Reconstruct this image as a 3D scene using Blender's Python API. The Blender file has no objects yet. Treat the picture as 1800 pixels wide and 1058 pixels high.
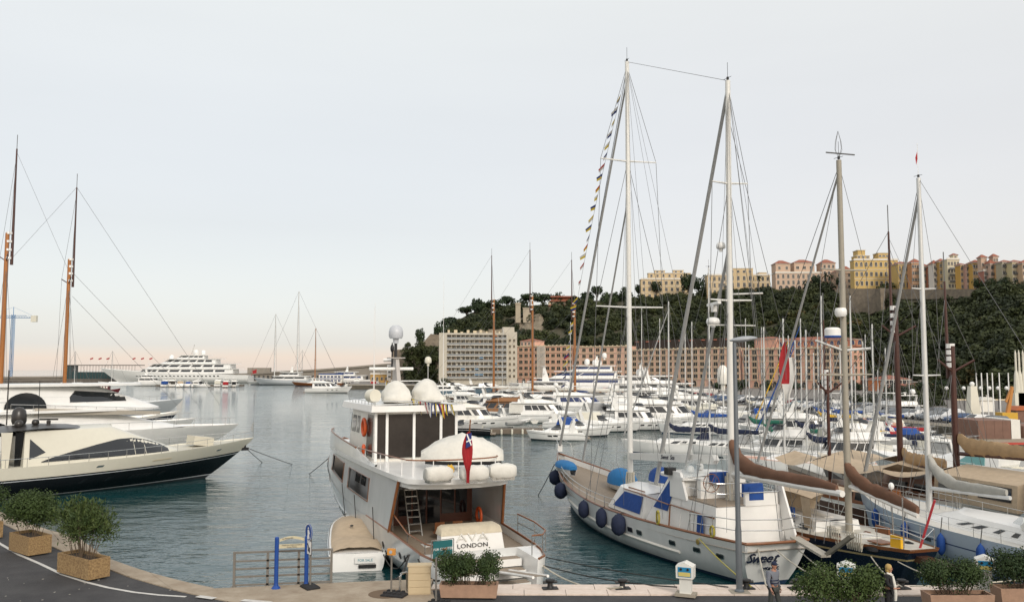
import bpy, math, random
from mathutils import Vector, Matrix, noise
R = math.radians
def _z(v): return 0.0 if abs(v) < 1e-9 else v
sin, cos, pi = (lambda a: _z(math.sin(a))), (lambda a: _z(math.cos(a))), math.pi
sc = bpy.context.scene
col = sc.collection
# ---------------- camera, sky, sun, exposure
CAMH, FPX = 9.3, 1500.0
TH = math.atan(119 / FPX)
cam = bpy.data.objects.new('camera', bpy.data.cameras.new('camera'))
col.objects.link(cam); sc.camera = cam
cam.location = (0, 0, CAMH); cam.rotation_euler = (R(90) + TH, 0, 0)
cam.data.lens = 30; cam.data.sensor_width = 36; cam.data.clip_start = .3; cam.data.clip_end = 9000
sc.view_settings.view_transform = 'Standard'; sc.view_settings.look = 'None'
sc.view_settings.exposure = 0.09; sc.view_settings.gamma = 1.0
SUN_EL, SUN_AZ = 30, 158       # azimuth clockwise from +Y (the way we look)
w = bpy.data.worlds.new('World'); sc.world = w; w.use_nodes = True
nt = w.node_tree; nt.nodes.clear()
N = nt.nodes.new; LK = nt.links.new
out = N('ShaderNodeOutputWorld'); add = N('ShaderNodeAddShader')
b1 = N('ShaderNodeBackground'); b2 = N('ShaderNodeBackground')
sky = N('ShaderNodeTexSky'); sky.sky_type = 'NISHITA'; sky.sun_disc = False
sky.sun_elevation = R(SUN_EL); sky.sun_rotation = R(SUN_AZ); sky.air_density = 1.0; sky.dust_density = 3.0
b1.inputs[1].default_value = 0.05
LK(sky.outputs[0], b1.inputs[0])
tc = N('ShaderNodeTexCoord'); sep = N('ShaderNodeSeparateXYZ'); LK(tc.outputs['Generated'], sep.inputs[0])
ramp = N('ShaderNodeValToRGB')      # overcast deck by elevation
els = [(0.0, (.78, .66, .57)), (.012, (.81, .675, .57)), (.020, (.75, .675, .60)), (.028, (.68, .655, .62)), (.07, (.655, .645, .63)),
       (.16, (.615, .590, .555)), (.40, (.72, .71, .65)), (1.0, (.80, .79, .76))]
cr = ramp.color_ramp
while len(cr.elements) < len(els): cr.elements.new(.5)
for e, (p, c) in zip(cr.elements, els): e.position = p; e.color = (*c, 1)
nz = N('ShaderNodeTexNoise'); nz.inputs['Scale'].default_value = 2.2; nz.inputs['Detail'].default_value = 5
mp = N('ShaderNodeMapping'); mp.inputs['Scale'].default_value = (1, 1, 6)
LK(tc.outputs['Generated'], mp.inputs[0]); LK(mp.outputs[0], nz.inputs['Vector'])
# soft streaks shift the elevation a little and the brightness a little
ma = N('ShaderNodeMath'); ma.operation = 'MULTIPLY_ADD'; LK(nz.outputs[0], ma.inputs[0]); ma.inputs[1].default_value = .012; ma.inputs[2].default_value = -.006
mb_ = N('ShaderNodeMath'); mb_.operation = 'ADD'; LK(sep.outputs[2], mb_.inputs[0]); LK(ma.outputs[0], mb_.inputs[1])
LK(mb_.outputs[0], ramp.inputs[0])
# right of the bay the low sky is greyer than the warm sea horizon on the left
mr = N('ShaderNodeMapRange'); LK(sep.outputs[0], mr.inputs[0]); mr.inputs[1].default_value = -.15; mr.inputs[2].default_value = .25
mr.interpolation_type = 'SMOOTHSTEP'
gry = N('ShaderNodeValToRGB'); cg = gry.color_ramp
els = [(0.0, (.70, .66, .62)), (.12, (.66, .615, .58)), (.28, (.665, .64, .60)), (.40, (.72, .705, .65)), (1.0, (.80, .79, .76))]
while len(cg.elements) < len(els): cg.elements.new(.5)
for e, (p, c) in zip(cg.elements, els): e.position = p; e.color = (*c, 1)
LK(mb_.outputs[0], gry.inputs[0])
mx = N('ShaderNodeMix'); mx.data_type = 'RGBA'
LK(mr.outputs[0], mx.inputs[0]); LK(ramp.outputs[0], mx.inputs[6]); LK(gry.outputs[0], mx.inputs[7])
mul = N('ShaderNodeMath'); mul.operation = 'MULTIPLY_ADD'; LK(nz.outputs[0], mul.inputs[0]); mul.inputs[1].default_value = .08; mul.inputs[2].default_value = .92
vm = N('ShaderNodeVectorMath'); vm.operation = 'SCALE'; LK(mx.outputs[2], vm.inputs[0]); LK(mul.outputs[0], vm.inputs['Scale'])
LK(vm.outputs[0], b2.inputs[0]); b2.inputs[1].default_value = 1.0
LK(b1.outputs[0], add.inputs[0]); LK(b2.outputs[0], add.inputs[1]); LK(add.outputs[0], out.inputs[0])
sun = bpy.data.objects.new('sun', bpy.data.lights.new('sun', 'SUN')); col.objects.link(sun)
sun.data.energy = 1.5; sun.data.angle = R(18); sun.data.color = (1, .94, .86)
_d = Vector((sin(R(SUN_AZ)) * cos(R(SUN_EL)), cos(R(SUN_AZ)) * cos(R(SUN_EL)), sin(R(SUN_EL))))
sun.rotation_euler = _d.to_track_quat('Z', 'Y').to_euler()

# ---------------- helpers
def ray(px, py):
    dx = (px - 900) / FPX; dy = (529 - py) / FPX
    return Vector((dx, cos(TH) - dy * sin(TH), sin(TH) + dy * cos(TH)))
def at(px, py, z=0.0):
    r = ray(px, py); t = (z - CAMH) / r.z
    return Vector((r.x * t, r.y * t, z))
def atD(px, py, D):
    r = ray(px, py); t = D / r.y
    return Vector((r.x * t, D, CAMH + r.z * t))
def tag(o, label=None, cat=None, group=None, kind=None):
    if label: o['label'] = label
    if cat: o['category'] = cat
    if group: o['group'] = group
    if kind: o['kind'] = kind
    return o
def empty(name, loc=(0, 0, 0), rz=0, label=None, cat=None, group=None):
    o = bpy.data.objects.new(name, None); col.objects.link(o)
    o.location = loc; o.rotation_euler = (0, 0, rz); o.empty_display_size = .1
    return tag(o, label, cat, group)
def dup(o, parent=None, loc=None, rz=None):
    c = o.copy(); col.objects.link(c)
    if parent is not None: c.parent = parent
    for k in ('label', 'category', 'group'):
        if parent is None and k in c: del c[k]
    if loc is not None: c.location = loc
    if rz is not None: c.rotation_euler = (0, 0, rz)
    for ch in o.children: dup(ch, c)
    return c
_mats = {}
def mat(name, c=(.5, .5, .5), rough=.5, metal=0., var=.12, scale=3., bump=0., bscale=20., objcol=False, spec=.5, streak=0., trans=0., c2=None, alpha=1.):
    if name in _mats: return _mats[name]
    m = bpy.data.materials.new(name); m.use_nodes = True; t = m.node_tree; n = t.nodes.new; l = t.links.new
    p = t.nodes['Principled BSDF']
    p.inputs['Roughness'].default_value = rough; p.inputs['Metallic'].default_value = metal
    p.inputs['Specular IOR Level'].default_value = spec
    if trans: p.inputs['Transmission Weight'].default_value = trans
    if alpha < 1: p.inputs['Alpha'].default_value = alpha
    g = n('ShaderNodeTexCoord'); no = n('ShaderNodeTexNoise'); no.inputs['Scale'].default_value = scale; no.inputs['Detail'].default_value = 6
    no.inputs['Roughness'].default_value = .65
    if streak:
        mpp = n('ShaderNodeMapping'); mpp.inputs['Scale'].default_value = (1, 1, streak); l(g.outputs['Object'], mpp.inputs[0]); l(mpp.outputs[0], no.inputs['Vector'])
    else: l(g.outputs['Object'], no.inputs['Vector'])
    mixn = n('ShaderNodeMix'); mixn.data_type = 'RGBA'
    rr = n('ShaderNodeMapRange'); l(no.outputs[0], rr.inputs[0]); rr.inputs[1].default_value = .3; rr.inputs[2].default_value = .7
    l(rr.outputs[0], mixn.inputs[0])
    lo = c2 if c2 else tuple(x * (1 - var) for x in c)
    if objcol:
        oi = n('ShaderNodeObjectInfo'); sc_ = n('ShaderNodeVectorMath'); sc_.operation = 'SCALE'; sc_.inputs['Scale'].default_value = 1 - var
        l(oi.outputs['Color'], sc_.inputs[0]); l(sc_.outputs[0], mixn.inputs[6]); l(oi.outputs['Color'], mixn.inputs[7])
    else:
        mixn.inputs[6].default_value = (*lo, 1); mixn.inputs[7].default_value = (*c, 1)
    l(mixn.outputs[2], p.inputs['Base Color'])
    if bump:
        nb = n('ShaderNodeTexNoise'); nb.inputs['Scale'].default_value = bscale; nb.inputs['Detail'].default_value = 5
        l(g.outputs['Object'], nb.inputs['Vector'])
        bp = n('ShaderNodeBump'); bp.inputs['Strength'].default_value = bump; bp.inputs['Distance'].default_value = .05
        l(nb.outputs[0], bp.inputs['Height']); l(bp.outputs[0], p.inputs['Normal'])
    _mats[name] = m
    return m
def smooth01(a, b, x):
    t = max(0., min(1., (x - a) / (b - a))); return t * t * (3 - 2 * t)
def interp(x, pts):
    if x <= pts[0][0]: return pts[0][1]
    for (a, p), (b, q) in zip(pts, pts[1:]):
        if x <= b:
            return p + (q - p) * (x - a) / (b - a)
    return pts[-1][1]
class MB:
    def __init__(s): s.v = []; s.f = []; s.m = []; s.mi = 0
    def face(s, idx): s.f.append(idx); s.m.append(s.mi)
    def poly(s, pts):
        b = len(s.v); s.v += [tuple(p) for p in pts]; s.face(list(range(b, b + len(pts)))); return s
    def box(s, x0, x1, y0, y1, z0, z1):
        b = len(s.v)
        s.v += [(x, y, z) for z in (z0, z1) for y in (y0, y1) for x in (x0, x1)]
        for q in ((0, 2, 3, 1), (4, 5, 7, 6), (0, 1, 5, 4), (2, 6, 7, 3), (0, 4, 6, 2), (1, 3, 7, 5)): s.face([b + i for i in q])
        return s
    def cbox(s, c, d, rz=0., tilt=None):
        b = len(s.v); s.box(-d[0] / 2, d[0] / 2, -d[1] / 2, d[1] / 2, -d[2] / 2, d[2] / 2)
        M = Matrix.Translation(c) @ Matrix.Rotation(rz, 4, 'Z')
        if tilt: M = M @ tilt
        for i in range(b, len(s.v)): s.v[i] = tuple(M @ Vector(s.v[i]))
        return s
    def loft(s, rings, closed=False, cap=False):
        b = len(s.v); n = len(rings[0])
        for r in rings: s.v += [tuple(p) for p in r]
        for i in range(len(rings) - 1):
            for j in range(n if closed else n - 1):
                k = (j + 1) % n
                s.face([b + i * n + j, b + i * n + k, b + (i + 1) * n + k, b + (i + 1) * n + j])
        if cap:
            s.face([b + j for j in range(n)][::-1]); s.face([b + (len(rings) - 1) * n + j for j in range(n)])
        return s
    def tube(s, pts, r, n=6, r2=None, cap=True):
        pts = [Vector(p) for p in pts]; rings = []
        for i, p in enumerate(pts):
            d = (pts[min(i + 1, len(pts) - 1)] - pts[max(i - 1, 0)]).normalized()
            a = Vector((0, 0, 1)) if abs(d.z) < .9 else Vector((1, 0, 0))
            u = d.cross(a).normalized(); v = d.cross(u)
            if isinstance(r, (list, tuple)): q = r[i]
            else: q = r if r2 is None else r + (r2 - r) * i / (len(pts) - 1)
            rings.append([p + u * (q * cos(2 * pi * k / n)) + v * (q * sin(2 * pi * k / n)) for k in range(n)])
        return s.loft(rings, True, cap)
    def lathe(s, prof, n=14, c=(0, 0, 0), axis='Z'):
        rings = []
        for r, z in prof:
            ring = []
            for k in range(n):
                a = 2 * pi * k / n; x, y = r * cos(a), r * sin(a)
                if axis == 'Z': q = (x, y, z)
                elif axis == 'X': q = (z, x, y)
                else: q = (y, z, x)
                ring.append((q[0] + c[0], q[1] + c[1], q[2] + c[2]))
            rings.append(ring)
        return s.loft(rings, True, True)
    def ball(s, c, r, n=12, m=8, nz_=0., seed=0, sq=1.):
        rx, ry, rz_ = (r, r, r) if not isinstance(r, (tuple, list)) else r
        rings = []
        for i in range(m + 1):
            a = -pi / 2 + pi * i / m
            ring = []
            for k in range(n):
                b = 2 * pi * k / n
                d = Vector((cos(a) * cos(b), cos(a) * sin(b), sin(a)))
                if sq != 1.: d = Vector([math.copysign(abs(q) ** sq, q) for q in d])
                g = 1 + (nz_ * noise.noise(d * 2.3 + Vector((seed * 7.1, 0, 0))) if nz_ else 0)
                ring.append((c[0] + d.x * rx * g, c[1] + d.y * ry * g, c[2] + d.z * rz_ * g))
            rings.append(ring)
        return s.loft(rings, True, True)
    def prism(s, pts, a, b, axis='Y'):
        # pts in the plane of the other two axes, extruded from a to b
        def q(p, t): return (p[0], t, p[1]) if axis == 'Y' else ((t, p[0], p[1]) if axis == 'X' else (p[0], p[1], t))
        n = len(pts); o = len(s.v)
        s.v += [q(p, a) for p in pts] + [q(p, b) for p in pts]
        s.face([o + i for i in range(n)][::-1]); s.face([o + n + i for i in range(n)])
        for i in range(n): j = (i + 1) % n; s.face([o + i, o + j, o + n + j, o + n + i])
        return s
    def mesh(s, name, m, smooth=None):
        me = bpy.data.meshes.new(name); me.from_pydata(s.v, [], s.f)
        for x in (m if isinstance(m, (list, tuple)) else [m]): me.materials.append(x)
        if isinstance(m, (list, tuple)): me.polygons.foreach_set('material_index', s.m)
        if smooth is not None:
            me.shade_smooth() if hasattr(me, 'shade_smooth') else None
            me.set_sharp_from_angle(angle=R(smooth))
        me.update(); return me
    def build(s, name, m, parent=None, smooth=None):
        o = bpy.data.objects.new(name, s.mesh(name, m, smooth)); col.objects.link(o)
        if parent is not None: o.parent = parent
        return o
def inst(name, me, parent, loc=(0, 0, 0), rot=(0, 0, 0), scale=None, color=None):
    o = bpy.data.objects.new(name, me); col.objects.link(o)
    if parent is not None: o.parent = parent
    o.location = loc; o.rotation_euler = rot
    if scale: o.scale = scale
    if color: o.color = (*color, 1)
    return o
def text(name, s_, size, m, parent, M, ext=.01, shear=0., sx=1., offset=0.):
    cu = bpy.data.curves.new(name, 'FONT'); cu.body = s_; cu.size = size; cu.extrude = ext; cu.shear = shear; cu.align_x = 'CENTER'; cu.align_y = 'CENTER'
    cu.resolution_u = 2; cu.offset = offset
    t = bpy.data.objects.new(name, cu); col.objects.link(t)
    dg = bpy.context.evaluated_depsgraph_get(); dg.update()
    me = bpy.data.meshes.new_from_object(t.evaluated_get(dg)); bpy.data.objects.remove(t)
    me.materials.clear(); me.materials.append(m)
    me.transform(Matrix.Diagonal((sx, 1, 1, 1)))
    o = bpy.data.objects.new(name, me); col.objects.link(o)
    if parent is not None: o.parent = parent
    o.matrix_local = M
    return o
def facing(x, y, z, nx, ny):
    # text plane upright whose normal is (nx, ny)
    n = Vector((nx, ny, 0)).normalized(); right = Vector((-n.y, n.x, 0))
    Mx = Matrix((( right.x, 0, n.x, x), (right.y, 0, n.y, y), (0, 1, 0, z), (0, 0, 0, 1)))
    return Mx
WHITE = mat('gelcoat_white', (.84, .83, .80), .28, var=.11, scale=1.0)
WHITE2 = mat('gelcoat_warm_white', (.80, .77, .70), .3, var=.09, scale=1.5)
CREAM = mat('cream_paint', (.66, .63, .53), .25, var=.05)
GREYH = mat('pale_grey_hull', (.50, .53, .55), .25, var=.06)
BLUEH = mat('pale_blue_hull', (.50, .58, .66), .25, var=.06)
NAVY = mat('navy_hull', (.008, .014, .03), .18, var=.2)
BLACKH = mat('black_hull', (.007, .008, .010), .15, var=.2)
GREENH = mat('dark_green_hull', (.01, .04, .04), .2, var=.2)
ANTIF = mat('antifouling_blue', (.02, .05, .11), .6, var=.3)
ANTIFK = mat('antifouling_dark', (.02, .025, .03), .6, var=.3)
GLASS = mat('dark_glass', (.012, .014, .017), .06, var=.3, spec=.8)
GLASSB = mat('blue_glass', (.01, .03, .13), .08, var=.3, spec=.7)
CLEARG = mat('clear_screen', (.45, .52, .55), .05, var=.1, alpha=.45)
STEEL = mat('stainless', (.62, .62, .60), .25, .9, var=.1)
ALU = mat('mast_aluminium', (.66, .66, .64), .38, .25, var=.12, scale=1.5)
WMAST = mat('white_mast', (.74, .73, .69), .35, var=.08)
VARN = mat('varnished_wood', (.25, .095, .035), .3, var=.3, streak=.1, scale=6)
SPRUCE = mat('spruce_spar', (.40, .15, .035), .35, var=.25, streak=.05, scale=8)
DWOOD = mat('dark_wood_spar', (.07, .022, .014), .35, var=.3)
TEAK = mat('teak_deck', (.30, .24, .18), .7, var=.25, scale=8)
NONSK = mat('deck_nonskid', (.62, .60, .55), .7, var=.12, scale=6)
CANW = mat('white_canvas', (.70, .68, .62), .8, var=.14, scale=2.5, bump=.4, bscale=5)
CANB = mat('beige_canvas', (.50, .39, .27), .85, var=.2, scale=2.5, bump=.4, bscale=5)
CANT = mat('tan_canvas', (.42, .28, .15), .85, var=.25, scale=2.5, bump=.4, bscale=5)
CANBR = mat('brown_canvas', (.17, .085, .05), .85, var=.25, scale=2, bump=.5, bscale=4)
CANBL = mat('blue_canvas', (.012, .07, .30), .8, var=.25, scale=2, bump=.4, bscale=5)
CANLB = mat('bright_blue_canvas', (.015, .17, .42), .8, var=.25, scale=2, bump=.4, bscale=5)
CANNV = mat('navy_canvas', (.012, .02, .055), .85, var=.3, bump=.4, bscale=5)
CANY = mat('yellow_canvas', (.70, .42, .02), .8, var=.2, bump=.4, bscale=5)
CANG = mat('green_canvas', (.01, .12, .08), .8, var=.2, bump=.4, bscale=5)
CANK = mat('black_canvas', (.012, .012, .014), .8, var=.3)
CANGR = mat('grey_canvas', (.36, .36, .35), .85, var=.15, bump=.4, bscale=5)
REDC = mat('red_cloth', (.38, .015, .02), .8, var=.25)
ORNG = mat('orange_plastic', (.65, .10, .02), .5)
YELO = mat('yellow_plastic', (.75, .42, .01), .5)
BLKR = mat('black_rubber', (.012, .012, .013), .55, var=.3)
ROPE = mat('pale_rope', (.55, .51, .42), .9, var=.2)
DROPE = mat('dark_rope', (.04, .038, .035), .9, var=.2)
WIRE = mat('rigging_wire', (.16, .16, .16), .45, .3, var=.1)
# ---------------- water
def water():
    m = bpy.data.materials.new('harbour_water'); m.use_nodes = True; t = m.node_tree; n = t.nodes.new; l = t.links.new
    p = t.nodes['Principled BSDF']; p.inputs['Roughness'].default_value = .03; p.inputs['IOR'].default_value = 1.42
    p.inputs['Base Color'].default_value = (.008, .048, .053, 1)
    g = n('ShaderNodeNewGeometry')
    def nzz(sx, sy, scale, detail):
        mp = n('ShaderNodeMapping'); mp.inputs['Scale'].default_value = (sx, sy, 1); l(g.outputs['Position'], mp.inputs[0])
        q = n('ShaderNodeTexNoise'); q.inputs['Scale'].default_value = scale; q.inputs['Detail'].default_value = detail; q.inputs['Roughness'].default_value = .55
        l(mp.outputs[0], q.inputs['Vector']); return q.outputs[0]
    a = nzz(.55, 1., .9, 3); b = nzz(.5, 1., 3.4, 3); c = nzz(1, 1.3, .16, 2)
    # patches of calmer and rougher water
    gate = nzz(1, .45, .035, 3)
    mr = n('ShaderNodeMapRange'); l(gate, mr.inputs[0]); mr.inputs[1].default_value = .35; mr.inputs[2].default_value = .65; mr.inputs[3].default_value = .45; mr.inputs[4].default_value = 1.15
    s1 = n('ShaderNodeMath'); s1.operation = 'MULTIPLY_ADD'; l(b, s1.inputs[0]); s1.inputs[1].default_value = .34; l(a, s1.inputs[2])
    s2 = n('ShaderNodeMath'); s2.operation = 'MULTIPLY_ADD'; l(c, s2.inputs[0]); s2.inputs[1].default_value = 1.6; l(s1.outputs[0], s2.inputs[2])
    s3 = n('ShaderNodeMath'); s3.operation = 'MULTIPLY'; l(s2.outputs[0], s3.inputs[0]); l(mr.outputs[0], s3.inputs[1])
    bp = n('ShaderNodeBump'); bp.inputs['Strength'].default_value = .55; bp.inputs['Distance'].default_value = .15
    l(s2.outputs[0], bp.inputs['Height']); l(mr.outputs[0], bp.inputs['Strength']); l(bp.outputs[0], p.inputs['Normal'])
    k = MB(); k.poly([(-3500, -60, 0), (3500, -60, 0), (3500, 6000, 0), (-3500, 6000, 0)])
    tag(k.build('harbour_water', m), kind='structure')
    k = MB(); k.poly([(-3500, -60, -6), (3500, -60, -6), (3500, 6000, -6), (-3500, 6000, -6)])
    tag(k.build('sea_bed', mat('sea_bed', (.05, .06, .05), .9)), kind='structure')
water()
# ---------------- near quay
QZ = 1.3
ASPH = mat('asphalt', (.068, .066, .067), .92, var=.28, scale=.9, bump=.6, bscale=60, c2=(.038, .037, .040))
CONC = mat('quay_concrete', (.40, .335, .255), .88, var=.34, scale=1.3, bump=.3, bscale=14, c2=(.26, .20, .14))
STONE = mat('pale_coping_stone', (.74, .63, .55), .75, var=.2, scale=3, bump=.15, bscale=20, c2=(.58, .48, .40))
LINE = mat('road_line_paint', (.62, .60, .56), .7, var=.25, scale=5)
edgeL = [(-260, 800), (-60, 868), (0, 900), (85, 932), (135, 943), (185, 980), (250, 1003), (320, 1022), (376, 1034)]
innerL = [(-260, 840), (-60, 895), (8, 922), (85, 958), (150, 985), (230, 1015), (310, 1038), (400, 1057)]
E3 = [at(x, y, QZ) for x, y in edgeL]; I3 = [at(x, y, QZ) for x, y in innerL]
c0 = at(376, 1034, QZ); c1 = at(584, 1024, QZ); c2 = at(762, 1017, QZ); yq = at(900, 1028, QZ).y; yq2 = at(900, 1047, QZ).y
c3 = Vector((c2.x, yq, QZ)); c4 = Vector((75, yq - .6, QZ))
outer = E3 + [c1, c2, c3, c4]
k = MB(); ring = outer + [Vector((75, 5, QZ)), Vector((-75, 5, QZ)), Vector((-75, E3[0].y, QZ))]
k.poly([(p.x, p.y, QZ - .008) for p in ring][::-1])
tag(k.build('quay_road', ASPH), kind='structure')
k = MB()
for a, b in zip(outer, outer[1:]): k.poly([(a.x, a.y, -5), (b.x, b.y, -5), (b.x, b.y, QZ - .02), (a.x, a.y, QZ - .02)])
tag(k.build('quay_wall', mat('quay_wall_stone', (.22, .19, .15), .9, var=.5, scale=1.5, bump=.6, bscale=4)), kind='structure')
def strip(name, A, B, m, zt=QZ, th=.05):
    k = MB(); rings = [[(a.x, a.y, zt - th), (a.x, a.y, zt), (b.x, b.y, zt), (b.x, b.y, zt - th)] for a, b in zip(A, B)]
    k.loft(rings, False); return k.build(name, m)
# left kerb band, cut into poured lengths with open joints
def along(P, t):
    L = [0]
    for a, b in zip(P, P[1:]): L.append(L[-1] + (b - a).length)
    d = t * L[-1]
    for i in range(len(P) - 1):
        if d <= L[i + 1] + 1e-6: return P[i].lerp(P[i + 1], (d - L[i]) / (L[i + 1] - L[i]))
    return P[-1]
kerb = empty('kerb_band', label='pale concrete kerb band curving along the left quay edge', cat='kerb'); kerb['kind'] = 'structure'
NB = 17
for i in range(NB):
    A = [along(E3, (i + f * .992) / NB) for f in (0, .33, .66, 1)]; B = [along(I3, (i + f * .992) / NB) for f in (0, .33, .66, 1)]
    o = strip('kerb_slab', A, B, CONC, QZ + .03, .1); o.parent = kerb
# concrete corner apron where the railing stands
ap = MB(); w0 = at(400, 1057, QZ)
P = [c0, c1, c2, Vector((c2.x, yq + .02, QZ)), Vector((c2.x + .3, at(0, 1052, QZ).y, QZ)), at(740, 1068, QZ), at(560, 1085, QZ), w0]
ap.poly([(p.x, p.y, QZ + .012) for p in P][::-1])
tag(ap.build('concrete_apron', CONC), kind='structure')
# stone coping of single slabs on the right
cop = empty('stone_coping', label='pale stone coping slabs along the quay edge', cat='coping'); cop['kind'] = 'structure'
rnd = random.Random(4)
kk = MB().box(-.735, .735, -.66, .66, -.06, 0); cm = kk.mesh('coping_slab', STONE)
x = c3.x + .8; 
while x < 40:
    for row, (cy, sy) in enumerate(((yq - .34, .5), (yq - 1.04, .5))):
        inst('coping_slab', cm, cop, (x + row * .4, cy - (x - c3.x) * .0075, QZ + .045 + rnd.uniform(-.006, .006)), (0, 0, -.0075 + rnd.uniform(-.002, .002)), (1, sy, 1))
    x += 1.49
k = MB(); P = [at(x, y, QZ) for x, y in [(-120, 880), (-60, 915), (0, 955), (35, 975), (70, 990), (110, 1009), (150, 1022), (190, 1032), (235, 1040), (280, 1045), (327, 1048)]]
T = []
for i, p in enumerate(P):
    d = (P[min(i + 1, len(P) - 1)] - P[max(0, i - 1)]).normalized(); nn = Vector((-d.y, d.x, 0)); T.append((p - nn * .075, p + nn * .075))
k.loft([[(a.x, a.y, QZ + .001), (b.x, b.y, QZ + .001)] for a, b in T]); tag(k.build('road_line', LINE), kind='structure')
k = MB()
for x0, y0, w_, h_ in ((352, 1047, 30, 5), (430, 1054, 50, 4)):
    a = at(x0, y0, QZ); b = at(x0 + w_, y0 + 4, QZ); k.poly([(a.x, a.y, QZ + .035), (b.x, b.y, QZ + .035), (b.x - .1, b.y - .25, QZ + .035), (a.x - .1, a.y - .25, QZ + .035)])
tag(k.build('worn_paint_mark', LINE), kind='structure')
# ---------------- far quay, rock, wood
FQ = 1.8
edge = [(300, 96), (75, 100), (58, 107), (54, 130), (50, 156), (40, 195), (24, 245), (2, 310), (-22, 355), (-42, 385), (-75, 395), (-100, 520), (-105, 1000), (900, 1000), (900, 96)]
k = MB(); k.poly([(x, y, FQ) for x, y in edge][::1])
FARQ = mat('far_quay_paving', (.22, .20, .18), .9, var=.3, scale=.3)
tag(k.build('far_quay', FARQ), kind='structure')
k = MB()
for a, b in zip(edge[:12], edge[1:12]): k.poly([(*a, -5), (*b, -5), (*b, FQ - .3), (*a, FQ - .3)])
tag(k.build('far_quay_wall', mat('far_quay_wall', (.14, .12, .09), .9, var=.45, scale=.8)), kind='structure')
k = MB()
for a, b in zip(edge[:12], edge[1:12]): k.tube([(*a, FQ), (*b, FQ)], .32, 4)
tag(k.build('far_quay_coping', mat('far_coping', (.34, .30, .24), .9)), kind='structure')
D0 = [(740, 520), (770, 445), (900, 450), (1000, 430), (1300, 372), (1530, 322), (1800, 235), (2100, 190)]
YR = [(742, 650), (765, 603), (790, 572), (830, 548), (880, 540), (960, 535), (1050, 528), (1130, 524), (1240, 520), (1360, 512), (1480, 509), (1720, 508), (1800, 512), (2100, 512)]
def dr(px): return interp(px, [(740, 70), (1000, 110), (1300, 105), (1530, 100), (2100, 100)])
def hill_pt(px, t):
    D = interp(px, D0) + dr(px) * t
    Dm = interp(px, D0) + dr(px)
    zr = CAMH + (648 - interp(px, YR)) * Dm / FPX
    prof = interp(t, [(0, .04), (.08, .12), (.35, .38), (.6, .62), (.85, .88), (1., 1.), (1.6, 1.0)])
    z = FQ + (zr - FQ) * prof
    dip = 9.5 * smooth01(1462, 1478, px) * (1 - smooth01(1556, 1574, px)) + 3.5 * smooth01(1560, 1580, px) * (1 - smooth01(1700, 1740, px))
    z -= dip * smooth01(.5, .8, t) * (1 - smooth01(.93, .97, t))
    x = (px - 900) / FPX * D
    q = noise.noise(Vector((x * .03, D * .03, 3))) * 5 * smooth01(.05, .3, t) * (1 - smooth01(.8, 1., t))
    return Vector((x, D - q, max(FQ - .5, z + noise.noise(Vector((x * .05, D * .05, 9))) * 2.5 * (1 - smooth01(.8, 1, t)))))
pxs = [740 + i * 1360 / 110 for i in range(111)]; ts = [i / 30 * 1.6 for i in range(31)]
k = MB(); k.loft([[hill_pt(p, t) for p in pxs] for t in ts])
HILLM = mat('hill_ground', (.035, .042, .018), .95, var=.4, scale=.15, c2=(.09, .075, .05), bump=1., bscale=.5)
tag(k.build('rock_hill', HILLM, smooth=60), kind='structure')
def leafmat(name, a, b, c=None):
    m = bpy.data.materials.new(name); m.use_nodes = True; t = m.node_tree; n = t.nodes.new; l = t.links.new
    p = t.nodes['Principled BSDF']; p.inputs['Roughness'].default_value = .65; p.inputs['Specular IOR Level'].default_value = .3
    oi = n('ShaderNodeObjectInfo'); g = n('ShaderNodeNewGeometry')
    no = n('ShaderNodeTexNoise'); no.inputs['Scale'].default_value = .05 if c else 3.; no.inputs['Detail'].default_value = 3; l(g.outputs['Position'], no.inputs['Vector'])
    r = n('ShaderNodeValToRGB'); e = r.color_ramp.elements
    ad = n('ShaderNodeMath'); ad.operation = 'MULTIPLY_ADD'; l(oi.outputs['Random'], ad.inputs[0]); ad.inputs[1].default_value = .5; 
    s_ = n('ShaderNodeMath'); s_.operation = 'MULTIPLY_ADD'; l(no.outputs[0], s_.inputs[0]); s_.inputs[1].default_value = .9; s_.inputs[2].default_value = -.2
    l(s_.outputs[0], ad.inputs[2]); l(ad.outputs[0], r.inputs[0])
    e[0].position = .15; e[0].color = (*a, 1); e[1].position = .8; e[1].color = (*b, 1)
    if c: x = r.color_ramp.elements.new(.93); x.color = (*c, 1)
    l(r.outputs[0], p.inputs['Base Color']); return m
PINE = leafmat('pine_foliage', (.012, .024, .010), (.030, .048, .016))
WOODF = leafmat('hillside_foliage', (.012, .020, .008), (.050, .060, .018), (.15, .075, .022))
BARK = mat('bark', (.09, .065, .045), .9, var=.3, scale=4)
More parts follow.
